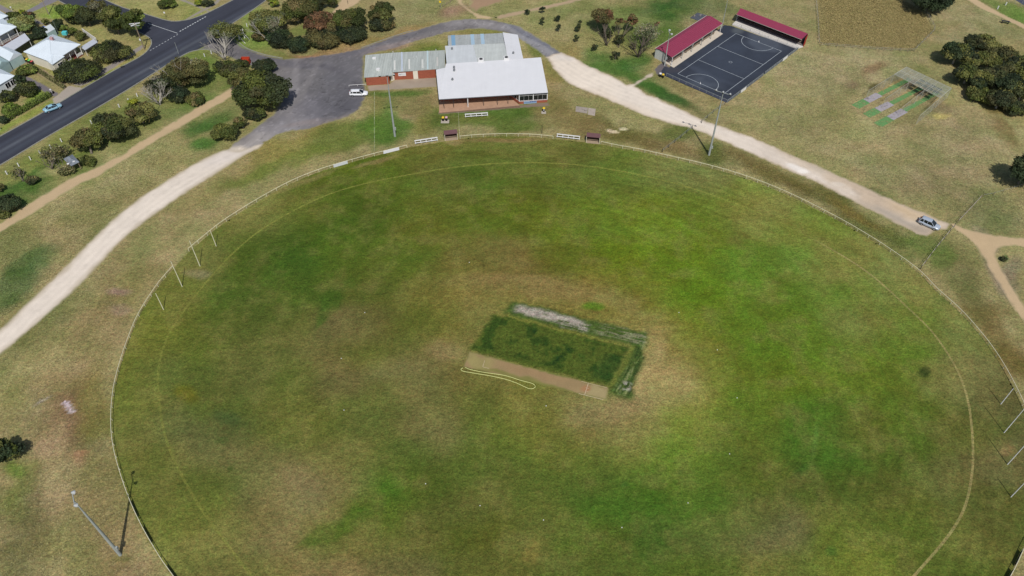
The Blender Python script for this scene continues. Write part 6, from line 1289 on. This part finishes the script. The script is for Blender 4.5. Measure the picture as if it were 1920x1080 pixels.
# ------------------------------------------------------------------ timber rail fences
def post_rail(name, label, pts, zs, sp, rad=.07, h=1.1, pm='dark', rm_='timber', cat='fence', group=None, jit=0):
    P = resample(G(pts), sp); t = thing(name, (float(P[0][0]), float(P[0][1]), 0), label, cat, group); rr = random.Random(len(pts) * 7 + int(P[0][0]))
    for x, y in P:
        x += rr.uniform(-jit, jit); y += rr.uniform(-jit, jit); MB().tube((x, y, 0), (x, y, h * rr.uniform(.95, 1.05)), rad, rad * .9, 6).build('post', M[pm], t)
    for z in zs:
        for a_, b_ in zip(P[:-1], P[1:]): pass
        MB().path([Vector((a_[0], a_[1], z)) for a_ in P], .022 if rm_ == 'pole' else .03, 5).build('rail', M[rm_], t)
    return t
post_rail('timber_fence', 'thin rail fence from the right boundary rail up to the gravel road', [(1241.5, 285.5), (1270, 264), (1297.5, 241.5)], (.95, .5), 2.7, .07, 1.1, 'dark', 'pole')
post_rail('timber_fence', 'thin rail fence from gravel road to the court front corner', [(1315, 231), (1335, 214), (1359, 196)], (.95, .5), 2.7, .07, 1.1, 'dark', 'pole')
post_rail('timber_fence', 'post and rail fence from boundary rail to the silver car', [(1725, 505), (1757, 463), (1788, 426)], (1.0, .55), 2.4, .09, 1.15, 'dark', 'concrete')
post_rail('timber_fence', 'post and rail fence running up slope beyond the walking path', [(1795, 418), (1815, 397), (1838, 372)], (1.0, .55), 2.4, .07, 1.1, 'timber', 'concrete')
post_rail('timber_fence', 'leaning posts with wire by the spiky dark tree', [(1842, 370), (1860, 367), (1880, 361), (1898, 356), (1916, 350)], (.8,), 2.6, .07, 1.1, 'timber', 'pole', jit=.1)
post_rail('paddock_fence', 'scruffy wire fence around the brown tall grass paddock', [(1528, -8), (1533, 40), (1535, 86), (1580, 89), (1640, 94), (1712, 98), (1732, 78), (1753, 57), (1742, 36), (1734, 22), (1722, 8)], (.95, .55), 2.2, .07, 1.1, 'timber', 'pole', jit=.12)
post_rail('log_barrier', 'low double log barrier beside the red dirt at top', [(831, 13), (840, 8), (848, 3), (850, -4)], (.75, .4), 1.6, .12, .9, 'timber', 'timber')
p = g3(826, 16); T_ = thing('warning_sign', tuple(p), 'small yellow diamond sign on a thin post by the log barrier', 'sign')
MB().tube(p, p + Vector((0, 0, 2.1)), .035, .035, 6).build('post', M['pole'], T_); MB().box((p.x, p.y - .05, 2.2), (.62, .03, .62)).build('plate', M['yellow'], T_)
p = g3(1884, 44); T_ = thing('park_bench', tuple(p), 'dark flat timber picnic bench beside the far path', 'bench')
for k in (-.32, 0, .32): MB().bar(p + Vector((-1.1, .5 + k, .72)), p + Vector((1.1, -.35 + k, .72)), .26, .05).build('plank', M['dark'], T_)
for k in (-.8, .8): MB().box((p.x + k, p.y - k * .38, .34), (.12, .7, .68), -.37).build('leg', M['dark'], T_)
# far sports court corner top right
sheet('far_sports_court', G([(1880, -14), (1897, -4), (1925, 13), (1960, 24), (1985, -30), (1900, -40)]), .5, .012, flat((70, 74, 92)), M['asphalt'])
meshfence('tall mesh fence of far sports court at top right corner', [(1880, 0), (1925, 16), (1965, 30)], 2.6, 4, None, gap=.5)
# signposts in the far verge
for (x, y, lb) in ((311.5, 27, 'small white street sign near the round bush'),):
    p = g3(x, y + 7); T_ = thing('street_sign', tuple(p), lb, 'sign'); MB().tube(p, p + Vector((0, 0, 1.9)), .035, .035, 6).build('post', M['dark'], T_); MB().box((p.x, p.y - .04, 1.8), (.5, .03, .5)).build('plate', M['white'], T_)
for (x, y, lb) in ((98, 175, 'white letterbox post beside the driveway apron'), (23, 20, 'white gate post by the back lane'), (1, 244, 'white letterbox at the left edge of verge')):
    p = g3(x, y); T_ = thing('letterbox', tuple(p), lb, 'letterbox'); MB().tube(p, p + Vector((0, 0, 1.0)), .05, .05, 6).build('post', M['white'], T_); MB().box((p.x, p.y, 1.12), (.42, .3, .26)).build('box', M['white'], T_)
p = g3(230, 126); o = MB().box((p.x, p.y, .14), (1.0, .5, .2), .55).build('drain_cover', M['dark']); props(o, 'dark storm drain cover on the verge below the hedge', 'drain')

# ------------------------------------------------------------------ trees and shrubs
PAL = {
 'green': [(74, 84, 38), (86, 94, 42), (60, 70, 34), (94, 98, 52)],
 'bright': [(98, 116, 48), (84, 100, 40), (112, 126, 60), (72, 90, 40)],
 'dark': [(54, 62, 38), (64, 70, 40), (44, 52, 34), (72, 72, 44)],
 'deep': [(42, 56, 36), (50, 64, 38), (38, 48, 32), (58, 68, 42)],
 'brown': [(96, 92, 54), (84, 84, 46), (104, 94, 60), (74, 76, 42)],
 'red': [(104, 74, 52), (92, 68, 46), (84, 78, 48), (112, 84, 60)],
 'grey': [(116, 116, 92), (98, 104, 76), (128, 124, 102), (84, 94, 62)],
 'olive': [(88, 94, 46), (102, 106, 54), (74, 84, 40), (112, 112, 62)],
 'pale': [(132, 142, 88), (118, 132, 76), (144, 150, 98), (104, 120, 68)],
 'yellow': [(136, 142, 44), (120, 130, 44), (104, 120, 44), (146, 150, 56)],
 'scrub': [(110, 108, 70), (96, 98, 60), (84, 90, 52), (122, 116, 80)],
}
def leaf_mesh(name, ctrs, nrm, size, col, rs, parent, elong=1.6):
    n = len(ctrs); r = rs.randn(n, 3); t = np.cross(nrm, r); t /= np.linalg.norm(t, axis=1)[:, None] + 1e-9; b = np.cross(nrm, t)
    s = size * (.6 + .8 * rs.rand(n))[:, None]
    V = np.stack([ctrs - t * s * .5 * elong, ctrs - b * s * .5, ctrs + t * s * .5 * elong, ctrs + b * s * .5], 1).reshape(-1, 3)
    off = W[parent.name]; V = V - np.array([off.x, off.y, off.z])
    me = bpy.data.meshes.new(name); me.vertices.add(n * 4); me.vertices.foreach_set('co', V.astype(np.float32).ravel())
    me.loops.add(n * 4); me.loops.foreach_set('vertex_index', np.arange(n * 4, dtype=np.int32))
    me.polygons.add(n); me.polygons.foreach_set('loop_start', (np.arange(n) * 4).astype(np.int32)); me.update(calc_edges=True)
    put_col(me, np.repeat(col, 4, 0)); me.materials.append(M['leaf'])
    o = bpy.data.objects.new(name, me); COL.objects.link(o); o.parent = parent; W[o.name] = off; return o
M['bark_dark'] = mat('dark_bark', alb(88, 80, 70), .9, .2, 3)
TN = [0]
def tree(cx, cy, w, hpx, kind, label, h=None, trunk='bark', cat='tree', name=None, fill=1.0, lobes=None, base=None, branches=0, pal2=None, mix=.5, leafs=.25, group=None, flat_=1.0, spiky=False, low=.05):
    """cx, cy, w, hpx: crown as seen in the photo (centre, width, height)"""
    TN[0] += 1; rs = np.random.RandomState(100 + TN[0])
    k = ppm(cx, cy); r = w / 2 / k
    H = h if h else max(1.2, min(8.5, hpx / k / .98))
    zc = H * (.5 + low); rz_ = H * (.5 - low) * flat_
    x, y = gp(cx, cy, zc); bx, by = (x, y) if base is None else gp(*base)
    t = thing(name or ('tree' if H > 2.2 else 'shrub'), (bx, by, 0), label, cat if H > 2.2 or cat != 'tree' else 'bush', group)
    n = lobes or int(np.clip(9 + r * 6.5, 7, 44)); L_ = []
    ry = max(r * .8, min(r * 1.15, (hpx / k / 2 - rz_ * .55) / .75)) if not spiky else r
    for i in range(n):
        d = rs.randn(3); d /= np.linalg.norm(d); q = rs.rand() ** .45 * (1.1 if i % 2 and kind not in ('dark', 'deep') else 1)
        p = np.array([x, y, zc]) + d * np.array([r * .76, ry * .76, rz_ * .70]) * q
        L_.append((p, r * (rs.uniform(.17, .30) if i % 2 and kind not in ('dark', 'deep', 'green') else rs.uniform(.26, .42)) if r > 1 else r * .5))
    C = []; N_ = []; K = []
    pal = [np.array(alb(*c)) for c in PAL[kind]]; pb = [np.array(alb(*c)) for c in PAL[pal2]] if pal2 else None
    for p, lr in L_:
        m = int(fill * 4 * math.pi * lr * lr / (leafs * leafs * .62)) ; m = max(12, min(m, 1500))
        d = rs.randn(m, 3); d[:, 2] = np.where(d[:, 2] < -.25, -d[:, 2] * .6, d[:, 2]); d /= np.linalg.norm(d, axis=1)[:, None]
        rad = lr * (.62 + .5 * rs.rand(m) ** .7) * (1 + .22 * np.sin(d[:, 0] * 7 + p[0]) * np.cos(d[:, 1] * 6 + p[1]))
        c = p + d * rad[:, None] * np.array([1, 1, .78]); c[:, 2] = np.maximum(c[:, 2], .08)
        src = pb if (pb and rs.rand() < mix) else pal
        base_c = src[rs.randint(len(src))] * rs.uniform(.8, 1.38)
        cc = base_c[None, :] * (.72 + .56 * rs.rand(m))[:, None]; j = rs.randn(m) * .07; cc[:, 0] *= 1 + j; cc[:, 2] *= 1 - j
        C.append(c); N_.append(d + .75 * rs.randn(m, 3)); K.append(cc)
    C = np.concatenate(C); N_ = np.concatenate(N_); N_ /= np.linalg.norm(N_, axis=1)[:, None]; K = np.clip(np.concatenate(K), .004, .6)
    if spiky:
        d = C - np.array([x, y, zc]); rr = np.linalg.norm(d[:, :2], axis=1); a = np.arctan2(d[:, 1], d[:, 0]); sp = 1 + .22 * np.abs(np.sin(a * 9)) * (rr / r); C[:, :2] = np.array([x, y]) + d[:, :2] * sp[:, None]
    leaf_mesh('crown', C, N_, leafs, K, rs, t)
    rr = random.Random(TN[0]); mb = MB(); tr = max(.05, min(.3, r * .07)); fork = Vector((lerp(Vector((bx, by, 0)), Vector((x, y, zc)), .45)))
    fork.z = zc * .5; mb.tube((bx, by, 0), fork, tr, tr * .75, 8)
    for i in range(min(len(L_), 6 if H > 2.2 else 3)):
        e = Vector(L_[i][0]); m_ = lerp(fork, e, .5) + Vector((rr.uniform(-.3, .3), rr.uniform(-.3, .3), .2)); mb.tube(fork, m_, tr * .6, tr * .38, 6); mb.tube(m_, e, tr * .38, tr * .15, 5)
    def grow(p, d, l, r_, dep):
        q = p + d * l; mb.tube(p, q, r_, r_ * .62, 4, cap=False)
        if dep <= 0: return
        for _ in range(rr.choice((2, 2, 3))):
            nd = (d + Vector((rr.uniform(-.6, .6), rr.uniform(-.6, .6), rr.uniform(-.25, .45)))).normalized(); grow(q, nd, l * rr.uniform(.6, .85), r_ * .62, dep - 1)
    for i in range(branches):
        a = i / branches * 2 * math.pi + rr.random(); d = Vector((math.cos(a) * .65, math.sin(a) * .65, .9)).normalized()
        grow(Vector((bx, by, .3)), d, r * .52, tr * .55, 4 if branches > 2 else 3)
    mb.build('trunk', M[trunk], t); return t
T = tree
# --- yards and street corner, top left
T(133, 24, 50, 34, 'green', 'olive green tree at the left of the group above the dry lawn', pal2='bright', mix=.3)
T(180, 17, 42, 46, 'brown', 'grey brown tree between two green trees at the top left', pal2='grey')
T(212, 35, 50, 58, 'green', 'wide green tree left of the rounded corner tree', pal2='olive', mix=.4)
T(249, 38, 46, 64, 'bright', 'rounded bright green tree beside the corner power pole', pal2='green', mix=.6)
T(162, 30, 40, 34, 'dark', 'small dark tree in the middle of the top left group', fill=1.0)
T(145, 133, 78, 46, 'dark', 'left dark hedge bush in front of the cream house', h=3.2, cat='bush', name='hedge_bush', pal2='green', mix=.3)
T(208, 98, 68, 46, 'green', 'right rounded hedge bush in front of the cream house', h=3.2, cat='bush', name='hedge_bush', pal2='dark', mix=.5)
T(41, 45, 50, 30, 'pale', 'broad flat pale green tree beside the railed veranda', h=3.6, pal2='olive', mix=.3)
T(75, 62, 34, 26, 'deep', 'very dark bush below the small garden shed', h=2.6)
T(84, 40, 16, 15, 'olive', 'small olive bush above the garden shed', h=2.0, cat='bush')
T(106, 45, 24, 28, 'deep', 'dark bushy tree right of garden shed', h=3.5)
T(120, 52, 18, 18, 'bright', 'light green shrub behind the cream house', h=2.2, cat='bush')
T(134, 59, 20, 18, 'bright', 'mid green shrub beside the play hut', h=2.2, cat='bush', pal2='green')
T(150, 67, 24, 22, 'green', 'dark green shrub left of the white yard wall', h=2.5, pal2='dark')
T(41, 22, 13, 9, 'yellow', 'round yellow green shrub by the lane', h=1.6, cat='bush')
T(52, 29, 26, 11, 'red', 'low dark red hedge along the lane', h=1.4, cat='bush', pal2='dark')
T(24, 29, 24, 9, 'green', 'low green hedge above the pale green tree', h=1.4, cat='bush')
T(57, 70, 17, 14, 'deep', 'dark spiky yard plant near the carport roof', h=2.0, cat='bush', spiky=True)
T(47, 133, 42, 22, 'olive', 'sprawling olive hedge along the dark driveway', h=1.8, cat='bush', pal2='bright')
T(38, 150, 20, 30, 'deep', 'tall dark cypress beside the windowed cottage', h=4.2)
T(50, 168, 42, 26, 'green', 'dark green bush below the windowed cottage', h=2.8, pal2='dark', cat='bush')
T(12, 180, 38, 34, 'dark', 'dark bushes at the left edge below the cottage', h=2.8, pal2='green', cat='bush')
T(22, 205, 42, 20, 'bright', 'low bright green bush above the clipped hedge', h=1.8, pal2='green', cat='bush')
T(5, 225, 24, 20, 'deep', 'dark low bush at left end of the clipped hedge', h=1.6, cat='bush')
def hedge(p, q, n, w, h, kind, label):
    rs = np.random.RandomState(55); a, b = g3(*p), g3(*q); t = thing('clipped_hedge', tuple((a + b) / 2), label, 'hedge'); N0 = int((b - a).length * w * 110)
    s = rs.rand(N0); d = (b - a).normalized(); nn = np.array([-d.y, d.x, 0]); A_ = np.array(a)[None] + s[:, None] * np.array(b - a)[None]
    u = (rs.rand(N0) - .5) * w; z_ = h * (1 - .5 * np.abs(u / w * 2) ** 4) - rs.rand(N0) * .25; side = rs.rand(N0) < .4; u = np.where(side, np.sign(u) * w / 2, u); z_ = np.where(side, rs.rand(N0) * h, z_)
    C = A_ + nn[None] * u[:, None]; C[:, 2] = z_; Nn = np.tile([0, 0, 1.], (N0, 1)) + .8 * rs.randn(N0, 3); Nn /= np.linalg.norm(Nn, axis=1)[:, None]
    pal = np.array([alb(*c) for c in PAL[kind]]); K = pal[rs.randint(4, size=N0)] * (.75 + .5 * rs.rand(N0))[:, None]
    leaf_mesh('foliage', C, Nn, .26, K, rs, t); mb = MB(); wallseg(mb, a, b, 0, h * .6, w * .3); mb.build('stems', M['bark'], t)
hedge((6, 231), (95, 180), 1, 1.3, 1.3, 'bright', 'long clipped green hedge by the lower footpath')
hedge((64, 128), (122, 166), 1, .9, .7, 'scrub', 'scruffy low dry hedge between the two driveways')
T(313, 6, 34, 24, 'bright', 'round green bush on the dry verge at top', h=2.6, pal2='green', cat='bush')
T(373, 4, 22, 14, 'yellow', 'yellow green bush at the top by the path', h=2.0, cat='bush')
T(388, 6, 24, 12, 'dark', 'dark low bush beside the yellow green bush at top', h=1.8, cat='bush')
# --- verge trees along the main road
T(424, 64, 66, 42, 'olive', 'sparse gum tree with bare grey branches at the lot entrance', h=6.5, fill=.34, base=(421, 113), branches=5, pal2='grey', trunk='bark_pale', lobes=15)
T(443, 56, 26, 32, 'green', 'bushy green tree right of the sparse gum', h=4.5, pal2='olive', cat='tree', fill=.8)
T(427, 128, 50, 24, 'dark', 'dark low bush left of the red steel bin', h=2.4, cat='bush', pal2='green')
T(448, 122, 34, 18, 'green', 'green low bush right behind the red steel bin', h=2.0, cat='bush', pal2='dark')
T(354, 136, 84, 66, 'brown', 'large brownish tree above the white branched tree', h=7, pal2='scrub', mix=.4, base=(340, 165), branches=2, trunk='bark_pale', fill=.9)
T(302, 160, 56, 46, 'dark', 'tree with pale dead branches and dark green crown', h=5, base=(300, 197), branches=7, trunk='bark_pale', fill=.42, pal2='grey', mix=.3)
T(335, 178, 42, 36, 'deep', 'dark green shrubby tree right of the pale dead branches', h=3.2, pal2='dark', cat='tree')
T(366, 186, 40, 22, 'green', 'low green brown bush beside the tan path', h=2.0, cat='bush', pal2='brown')
T(492, 170, 102, 90, 'dark', 'biggest dense dark tree at the edge of the parking lot', h=8.5, pal2='green', mix=.5, leafs=.34)
T(458, 150, 62, 48, 'brown', 'brownish tree against the left of the biggest dense tree', h=6.5, pal2='olive', mix=.4)
T(497, 126, 46, 20, 'dark', 'dark blue green bush above the biggest dense tree', h=3, pal2='deep', cat='bush')
T(477, 215, 38, 26, 'dark', 'dark bush at the foot of the biggest dense tree', h=2.8, pal2='green', cat='bush')
T(420, 248, 54, 44, 'olive', 'rounded green bush beside the grey lot road', h=3.4, pal2='green', mix=.5)
T(449, 229, 30, 24, 'brown', 'small brown green tree with pale stem behind the rounded bush', h=2.8, pal2='green', trunk='bark_pale', base=(457, 240))
T(262, 214, 58, 46, 'brown', 'brown green tree right of the dense verge tree', h=4.6, pal2='olive', mix=.5, fill=.85)
T(250, 190, 22, 16, 'yellow', 'small yellowish bush above the brown green verge tree', h=2, cat='bush', pal2='brown')
T(213, 238, 72, 64, 'green', 'dense dark green verge tree in the middle of three', h=6, pal2='dark', mix=.4)
T(165, 262, 62, 50, 'brown', 'brown crowned verge tree at the left of three', h=5.2, pal2='green', mix=.45, base=(172, 288), fill=.85)
T(98, 290, 44, 52, 'scrub', 'thin scraggly tree left of the weathered hut', h=4.2, fill=.15, branches=4, base=(98, 318))
T(118, 282, 34, 30, 'scrub', 'thin scrub tree above the weathered hut', h=3.4, fill=.14, branches=3)
T(124, 320, 40, 18, 'scrub', 'thin scrub bush in front of the weathered hut', h=1.8, fill=.2, branches=3, cat='bush')
T(168, 302, 34, 14, 'green', 'low green bush right of the weathered hut', h=1.3, fill=.6, cat='bush')
T(33, 322, 30, 34, 'scrub', 'small scraggly grey shrub by the road verge', h=2.6, fill=.15, branches=3, base=(44, 340))
T(61, 338, 26, 17, 'dark', 'small dark round shrub near the scraggly grey shrub', h=1.7, cat='bush', pal2='scrub')
T(17, 382, 50, 28, 'deep', 'dark green bush by the tan path at the left edge', h=2.6, cat='bush', pal2='dark')
T(4, 402, 26, 18, 'green', 'low green bush below dark bush at the left edge', h=1.6, cat='bush')
T(0, 352, 14, 20, 'brown', 'brown shrub cut by the left edge above the dark bush', h=1.8, cat='bush')
# --- clump above the lot
T(503, 42, 70, 62, 'grey', 'large grey green tree at the left of the clump above the lot', h=7, pal2='olive', mix=.6, base=(505, 80), branches=2, trunk='bark_pale', fill=.85)
T(514, 2, 26, 22, 'yellow', 'yellow green shrub at the top beside the main road', h=3, cat='bush', pal2='green')
T(560, 16, 74, 44, 'green', 'spreading green tree at the top of the clump', h=7, pal2='brown', mix=.5, trunk='bark_pale', base=(559, 42))
T(522, 74, 52, 46, 'deep', 'dense dark shrub tree left of the rounded dark bush', h=4, pal2='dark', mix=.4)
T(558, 84, 42, 38, 'deep', 'rounded dark green bush at the lot edge', h=3.6, pal2='green', mix=.25)
T(484, 70, 26, 24, 'brown', 'small brown shrub beside the grey green tree', h=2.4, cat='bush')
T(602, 44, 66, 46, 'red', 'reddish brown tree in the clump above the lot', h=7.5, pal2='brown', mix=.35, base=(600, 90), trunk='bark_pale')
T(605, 74, 66, 30, 'dark', 'dark undergrowth bushes under the reddish brown tree', h=3, pal2='brown', mix=.3, cat='bush')
T(657, 36, 62, 54, 'brown', 'green brown tree right of the reddish brown tree', h=7, pal2='green', mix=.6)
T(660, 66, 56, 26, 'dark', 'dark undergrowth under the green brown tree', h=2.8, cat='bush', pal2='deep')
T(715, 24, 54, 44, 'brown', 'upright brown green tree at the right end of the clump', h=7, pal2='green', mix=.6)
T(714, 46, 50, 22, 'brown', 'brown low foliage at the foot of the rightmost clump tree', h=2.8, pal2='dark', mix=.4, cat='bush')
T(598, 6, 30, 18, 'dark', 'small dark tree at top between the clump trees', h=4)
T(620, 3, 26, 14, 'green', 'small green tree at the top beside bush path', h=3.5, pal2='dark')
# --- saplings
SAP = [(988, 20, 14, 18, 'sapling on the left edge of the dirt track'), (1016, 17, 15, 22, 'dark sapling right beside the dirt track'), (1017, 39, 14, 20, 'sapling directly below the dark track sapling'), (1046, 33, 12, 14, 'small sapling, upper of a pair mid slope'), (1048, 52, 13, 18, 'sapling, lower of a pair mid slope'), (1088, 40, 7, 16, 'thin sapling at the top of a line of three'), (1083, 52, 12, 13, 'sapling in the middle of a line of three'), (1082, 71, 13, 18, 'sapling at the bottom of a line of three'), (1113, 88, 16, 17, 'sapling under the umbrella trees with white tag'), (1154, 104, 18, 22, 'largest sapling in front of umbrella trees')]
for x, y, w, hp, lb in SAP: T(x, y, w, hp, 'dark', lb, h=1.9 + .03 * hp, cat='sapling', name='sapling', pal2='deep', lobes=7, leafs=.26, low=.05, group='saplings planted on the slope')
# --- umbrella trees and bare tree
T(1129, 32, 50, 24, 'red', 'umbrella shaped brown tree with bare stems, left of two', h=5.6, base=(1138, 86), low=.30, flat_=.8, branches=3, trunk='bark_dark', pal2='brown', mix=.6, lobes=22, fill=.62)
T(1162, 40, 20, 30, 'red', 'narrow brown tree top between umbrella tree and bare tree', h=5.0, base=(1157, 88), low=.22, pal2='brown', fill=.6, trunk='bark_dark')
T(1182, 38, 26, 40, 'red', 'taller brown crown leaning right beside the bare tree', h=5.6, base=(1159, 90), low=.16, pal2='brown', fill=.8, trunk='bark_dark')
T(1213, 62, 54, 56, 'grey', 'bare grey haze of branches left of the gabled shelter', h=5.6, base=(1196, 108), fill=.07, branches=8, low=.10, trunk='bark_dark')
T(1233, 46, 15, 20, 'red', 'rust coloured leafy branch end of the bare tree', h=4.6, base=(1197, 107), fill=.7, low=.3, lobes=6)
T(1187, 84, 18, 24, 'scrub', 'thin grey bush at the foot of the bare tree', h=2.4, fill=.4, branches=3, cat='bush')
# --- dark grove on the right
T(1138, 62, 26, 26, 'dark', 'dark shrubby growth under the umbrella tree stems', h=2.4, cat='bush', fill=.6)
T(1160, 74, 22, 26, 'dark', 'dark shrub between the two brown topped trees', h=2.6, cat='bush', fill=.7)
GR_ = [(1796, 98, 46, 42, 'deep', 'dark tree at the left tip of the right grove', 5.5), (1842, 84, 50, 34, 'dark', 'dark tree at the top centre of the right grove', 5.5), (1884, 103, 42, 34, 'brown', 'brownish tree at the top right of the grove', 5), (1908, 124, 44, 38, 'olive', 'olive tree at the right edge of the grove', 5), (1822, 112, 34, 34, 'olive', 'light olive tree in the upper middle of the grove', 4.6), (1858, 112, 40, 34, 'olive', 'bright olive tree near the centre of the grove', 4.6),
       (1816, 138, 44, 34, 'dark', 'dark tree in the left middle of the grove', 4.6), (1858, 144, 48, 40, 'dark', 'dark tree in the middle of the grove', 5), (1896, 158, 50, 40, 'deep', 'dark tree in the lower right of the grove', 5), (1918, 172, 40, 36, 'olive', 'olive tree at the lower right edge of the grove', 4.5), (1876, 186, 44, 36, 'dark', 'dark tree at the bottom of the grove', 4.2), (1842, 178, 46, 24, 'green', 'low green bush at the lower left of the grove', 2.2), (1905, 204, 40, 20, 'dark', 'low dark bush at the bottom right of the grove', 2.4), (1836, 158, 30, 26, 'deep', 'small dark tree at left inside the grove', 3.6), (1880, 132, 36, 30, 'scrub', 'grey green tree in the right middle of the grove', 4.4), (1940, 150, 50, 50, 'dark', 'dark tree cut by the right edge in the grove', 5)]
for x, y, w, hp, kd, lb, h in GR_: T(x, y, w * 1.22, hp * 1.12, kd, lb, h=h, pal2='olive' if kd in ('dark', 'green', 'deep') else 'dark', mix=.3 if kd != 'olive' else .25, trunk='bark_pale', low=.14, name='grove_tree')
T(1750, -6, 72, 52, 'deep', 'large dark pine at the top beyond the brown paddock', h=8, spiky=True, name='pine_tree')
T(1925, 318, 58, 66, 'deep', 'dark spiky pine cut by the right edge', h=7.5, spiky=True, name='pine_tree')
T(6, 846, 58, 66, 'green', 'round dark tree cut by the left edge of the lower field', h=5.0, pal2='deep', mix=.6, leafs=.26)
T(1882, 485, 12, 12, 'dark', 'small dark shrub on the dry island between the paths', h=.8, cat='bush', leafs=.2)
# --- coarse grass: tufts where the mowing stops
def tufts(name, regions, hgt, pal, n, seed, spread=1.0):
    rs = np.random.RandomState(seed); PX = []
    for poly, cnt in regions:
        P = np.array(poly, float); lo, hi = P.min(0), P.max(0); q = rs.rand(cnt * 4, 2) * (hi - lo) + lo; k = inside(q[:, 0], q[:, 1], poly); PX.append(q[k][:cnt])
    PX = np.concatenate(PX)
    for rp in (GL, GR, PL, PR, LOT, MAIN, COURT, PT, PG):
        dd, _, _ = seg_dist(PX[:, 0], PX[:, 1], rp); PX = PX[~inside(PX[:, 0], PX[:, 1], rp) & (dd > 3)]; dep = (CAMH) / (ST - (-(PX[:, 1] - 540) / FPX) * CT); x = (PX[:, 0] - 960) / FPX * dep; y = (CT + (-(PX[:, 1] - 540) / FPX) * ST) * dep
    N0 = len(x); m = 4; a = rs.rand(N0, m) * 6.283; hh = hgt * (.5 + rs.rand(N0, m)); wv = .06 + .08 * rs.rand(N0, m); ln = .16 + .22 * rs.rand(N0, m)
    bx = x[:, None] + np.cos(a) * .08; by = y[:, None] + np.sin(a) * .08
    v0 = np.stack([bx - np.sin(a) * wv, by + np.cos(a) * wv, np.zeros_like(bx)], -1); v1 = np.stack([bx + np.sin(a) * wv, by - np.cos(a) * wv, np.zeros_like(bx)], -1); v2 = np.stack([bx + np.cos(a) * ln, by + np.sin(a) * ln, hh], -1)
    V = np.stack([v0, v1, v2], 2).reshape(-1, 3); T3 = len(V) // 3
    me = bpy.data.meshes.new(name); me.vertices.add(len(V)); me.vertices.foreach_set('co', V.astype(np.float32).ravel()); me.loops.add(len(V)); me.loops.foreach_set('vertex_index', np.arange(len(V), dtype=np.int32)); me.polygons.add(T3); me.polygons.foreach_set('loop_start', (np.arange(T3) * 3).astype(np.int32)); me.update(calc_edges=True)
    g = grasscol(x, y) if pal is None else np.array([alb(*c) for c in pal])[rs.randint(len(pal), size=N0)]
    K = np.repeat(g * (.75 + .55 * rs.rand(N0))[:, None], m * 3, 0); put_col(me, K); me.materials.append(M['leaf']); o = bpy.data.objects.new(name, me); COL.objects.link(o); o['kind'] = 'stuff'; o['label'] = name.replace('_', ' '); return o
PADDOCK = [(1534, -4), (1538, 83), (1600, 87), (1710, 95), (1749, 57), (1732, 25), (1690, -4)]
sheet('paddock_grass', G(PADDOCK), .5, .006, flat((142, 130, 84), .35, 6, 70), M['grass'], rim=2.0, jag=1.2)
tufts('tall_brown_paddock_grass', [(PADDOCK, 16000)], .12, [(150, 134, 88), (156, 140, 92), (140, 126, 80), (136, 130, 80), (156, 142, 96)], 0, 5)
tufts('rough_grass_tufts', [([(1500, 100), (1720, 110), (1760, 190), (1920, 300), (1920, 420), (1760, 390), (1500, 280), (1400, 200)], 6000), ([(0, 440), (420, 190), (470, 260), (380, 290), (0, 600)], 3500), ([(0, 680), (190, 500), (240, 560), (190, 800), (280, 1080), (0, 1080)], 2500), ([(1130, 210), (1330, 265), (1720, 450), (1700, 470), (1300, 295), (1120, 250)], 3000), ([(760, 0), (860, 20), (640, 95), (500, 108), (700, 70)], 1200), ([(930, 40), (1180, 0), (1380, 10), (1230, 90), (1180, 140), (1060, 100)], 2500)], .10, None, 0, 6)
tufts('fence_line_grass', [([(x - 3, y - 3) for x, y in RAIL_L + RAIL_LL] + [(x + 5, y + 3) for x, y in (RAIL_L + RAIL_LL)[::-1]], 600)], .18, None, 0, 9)
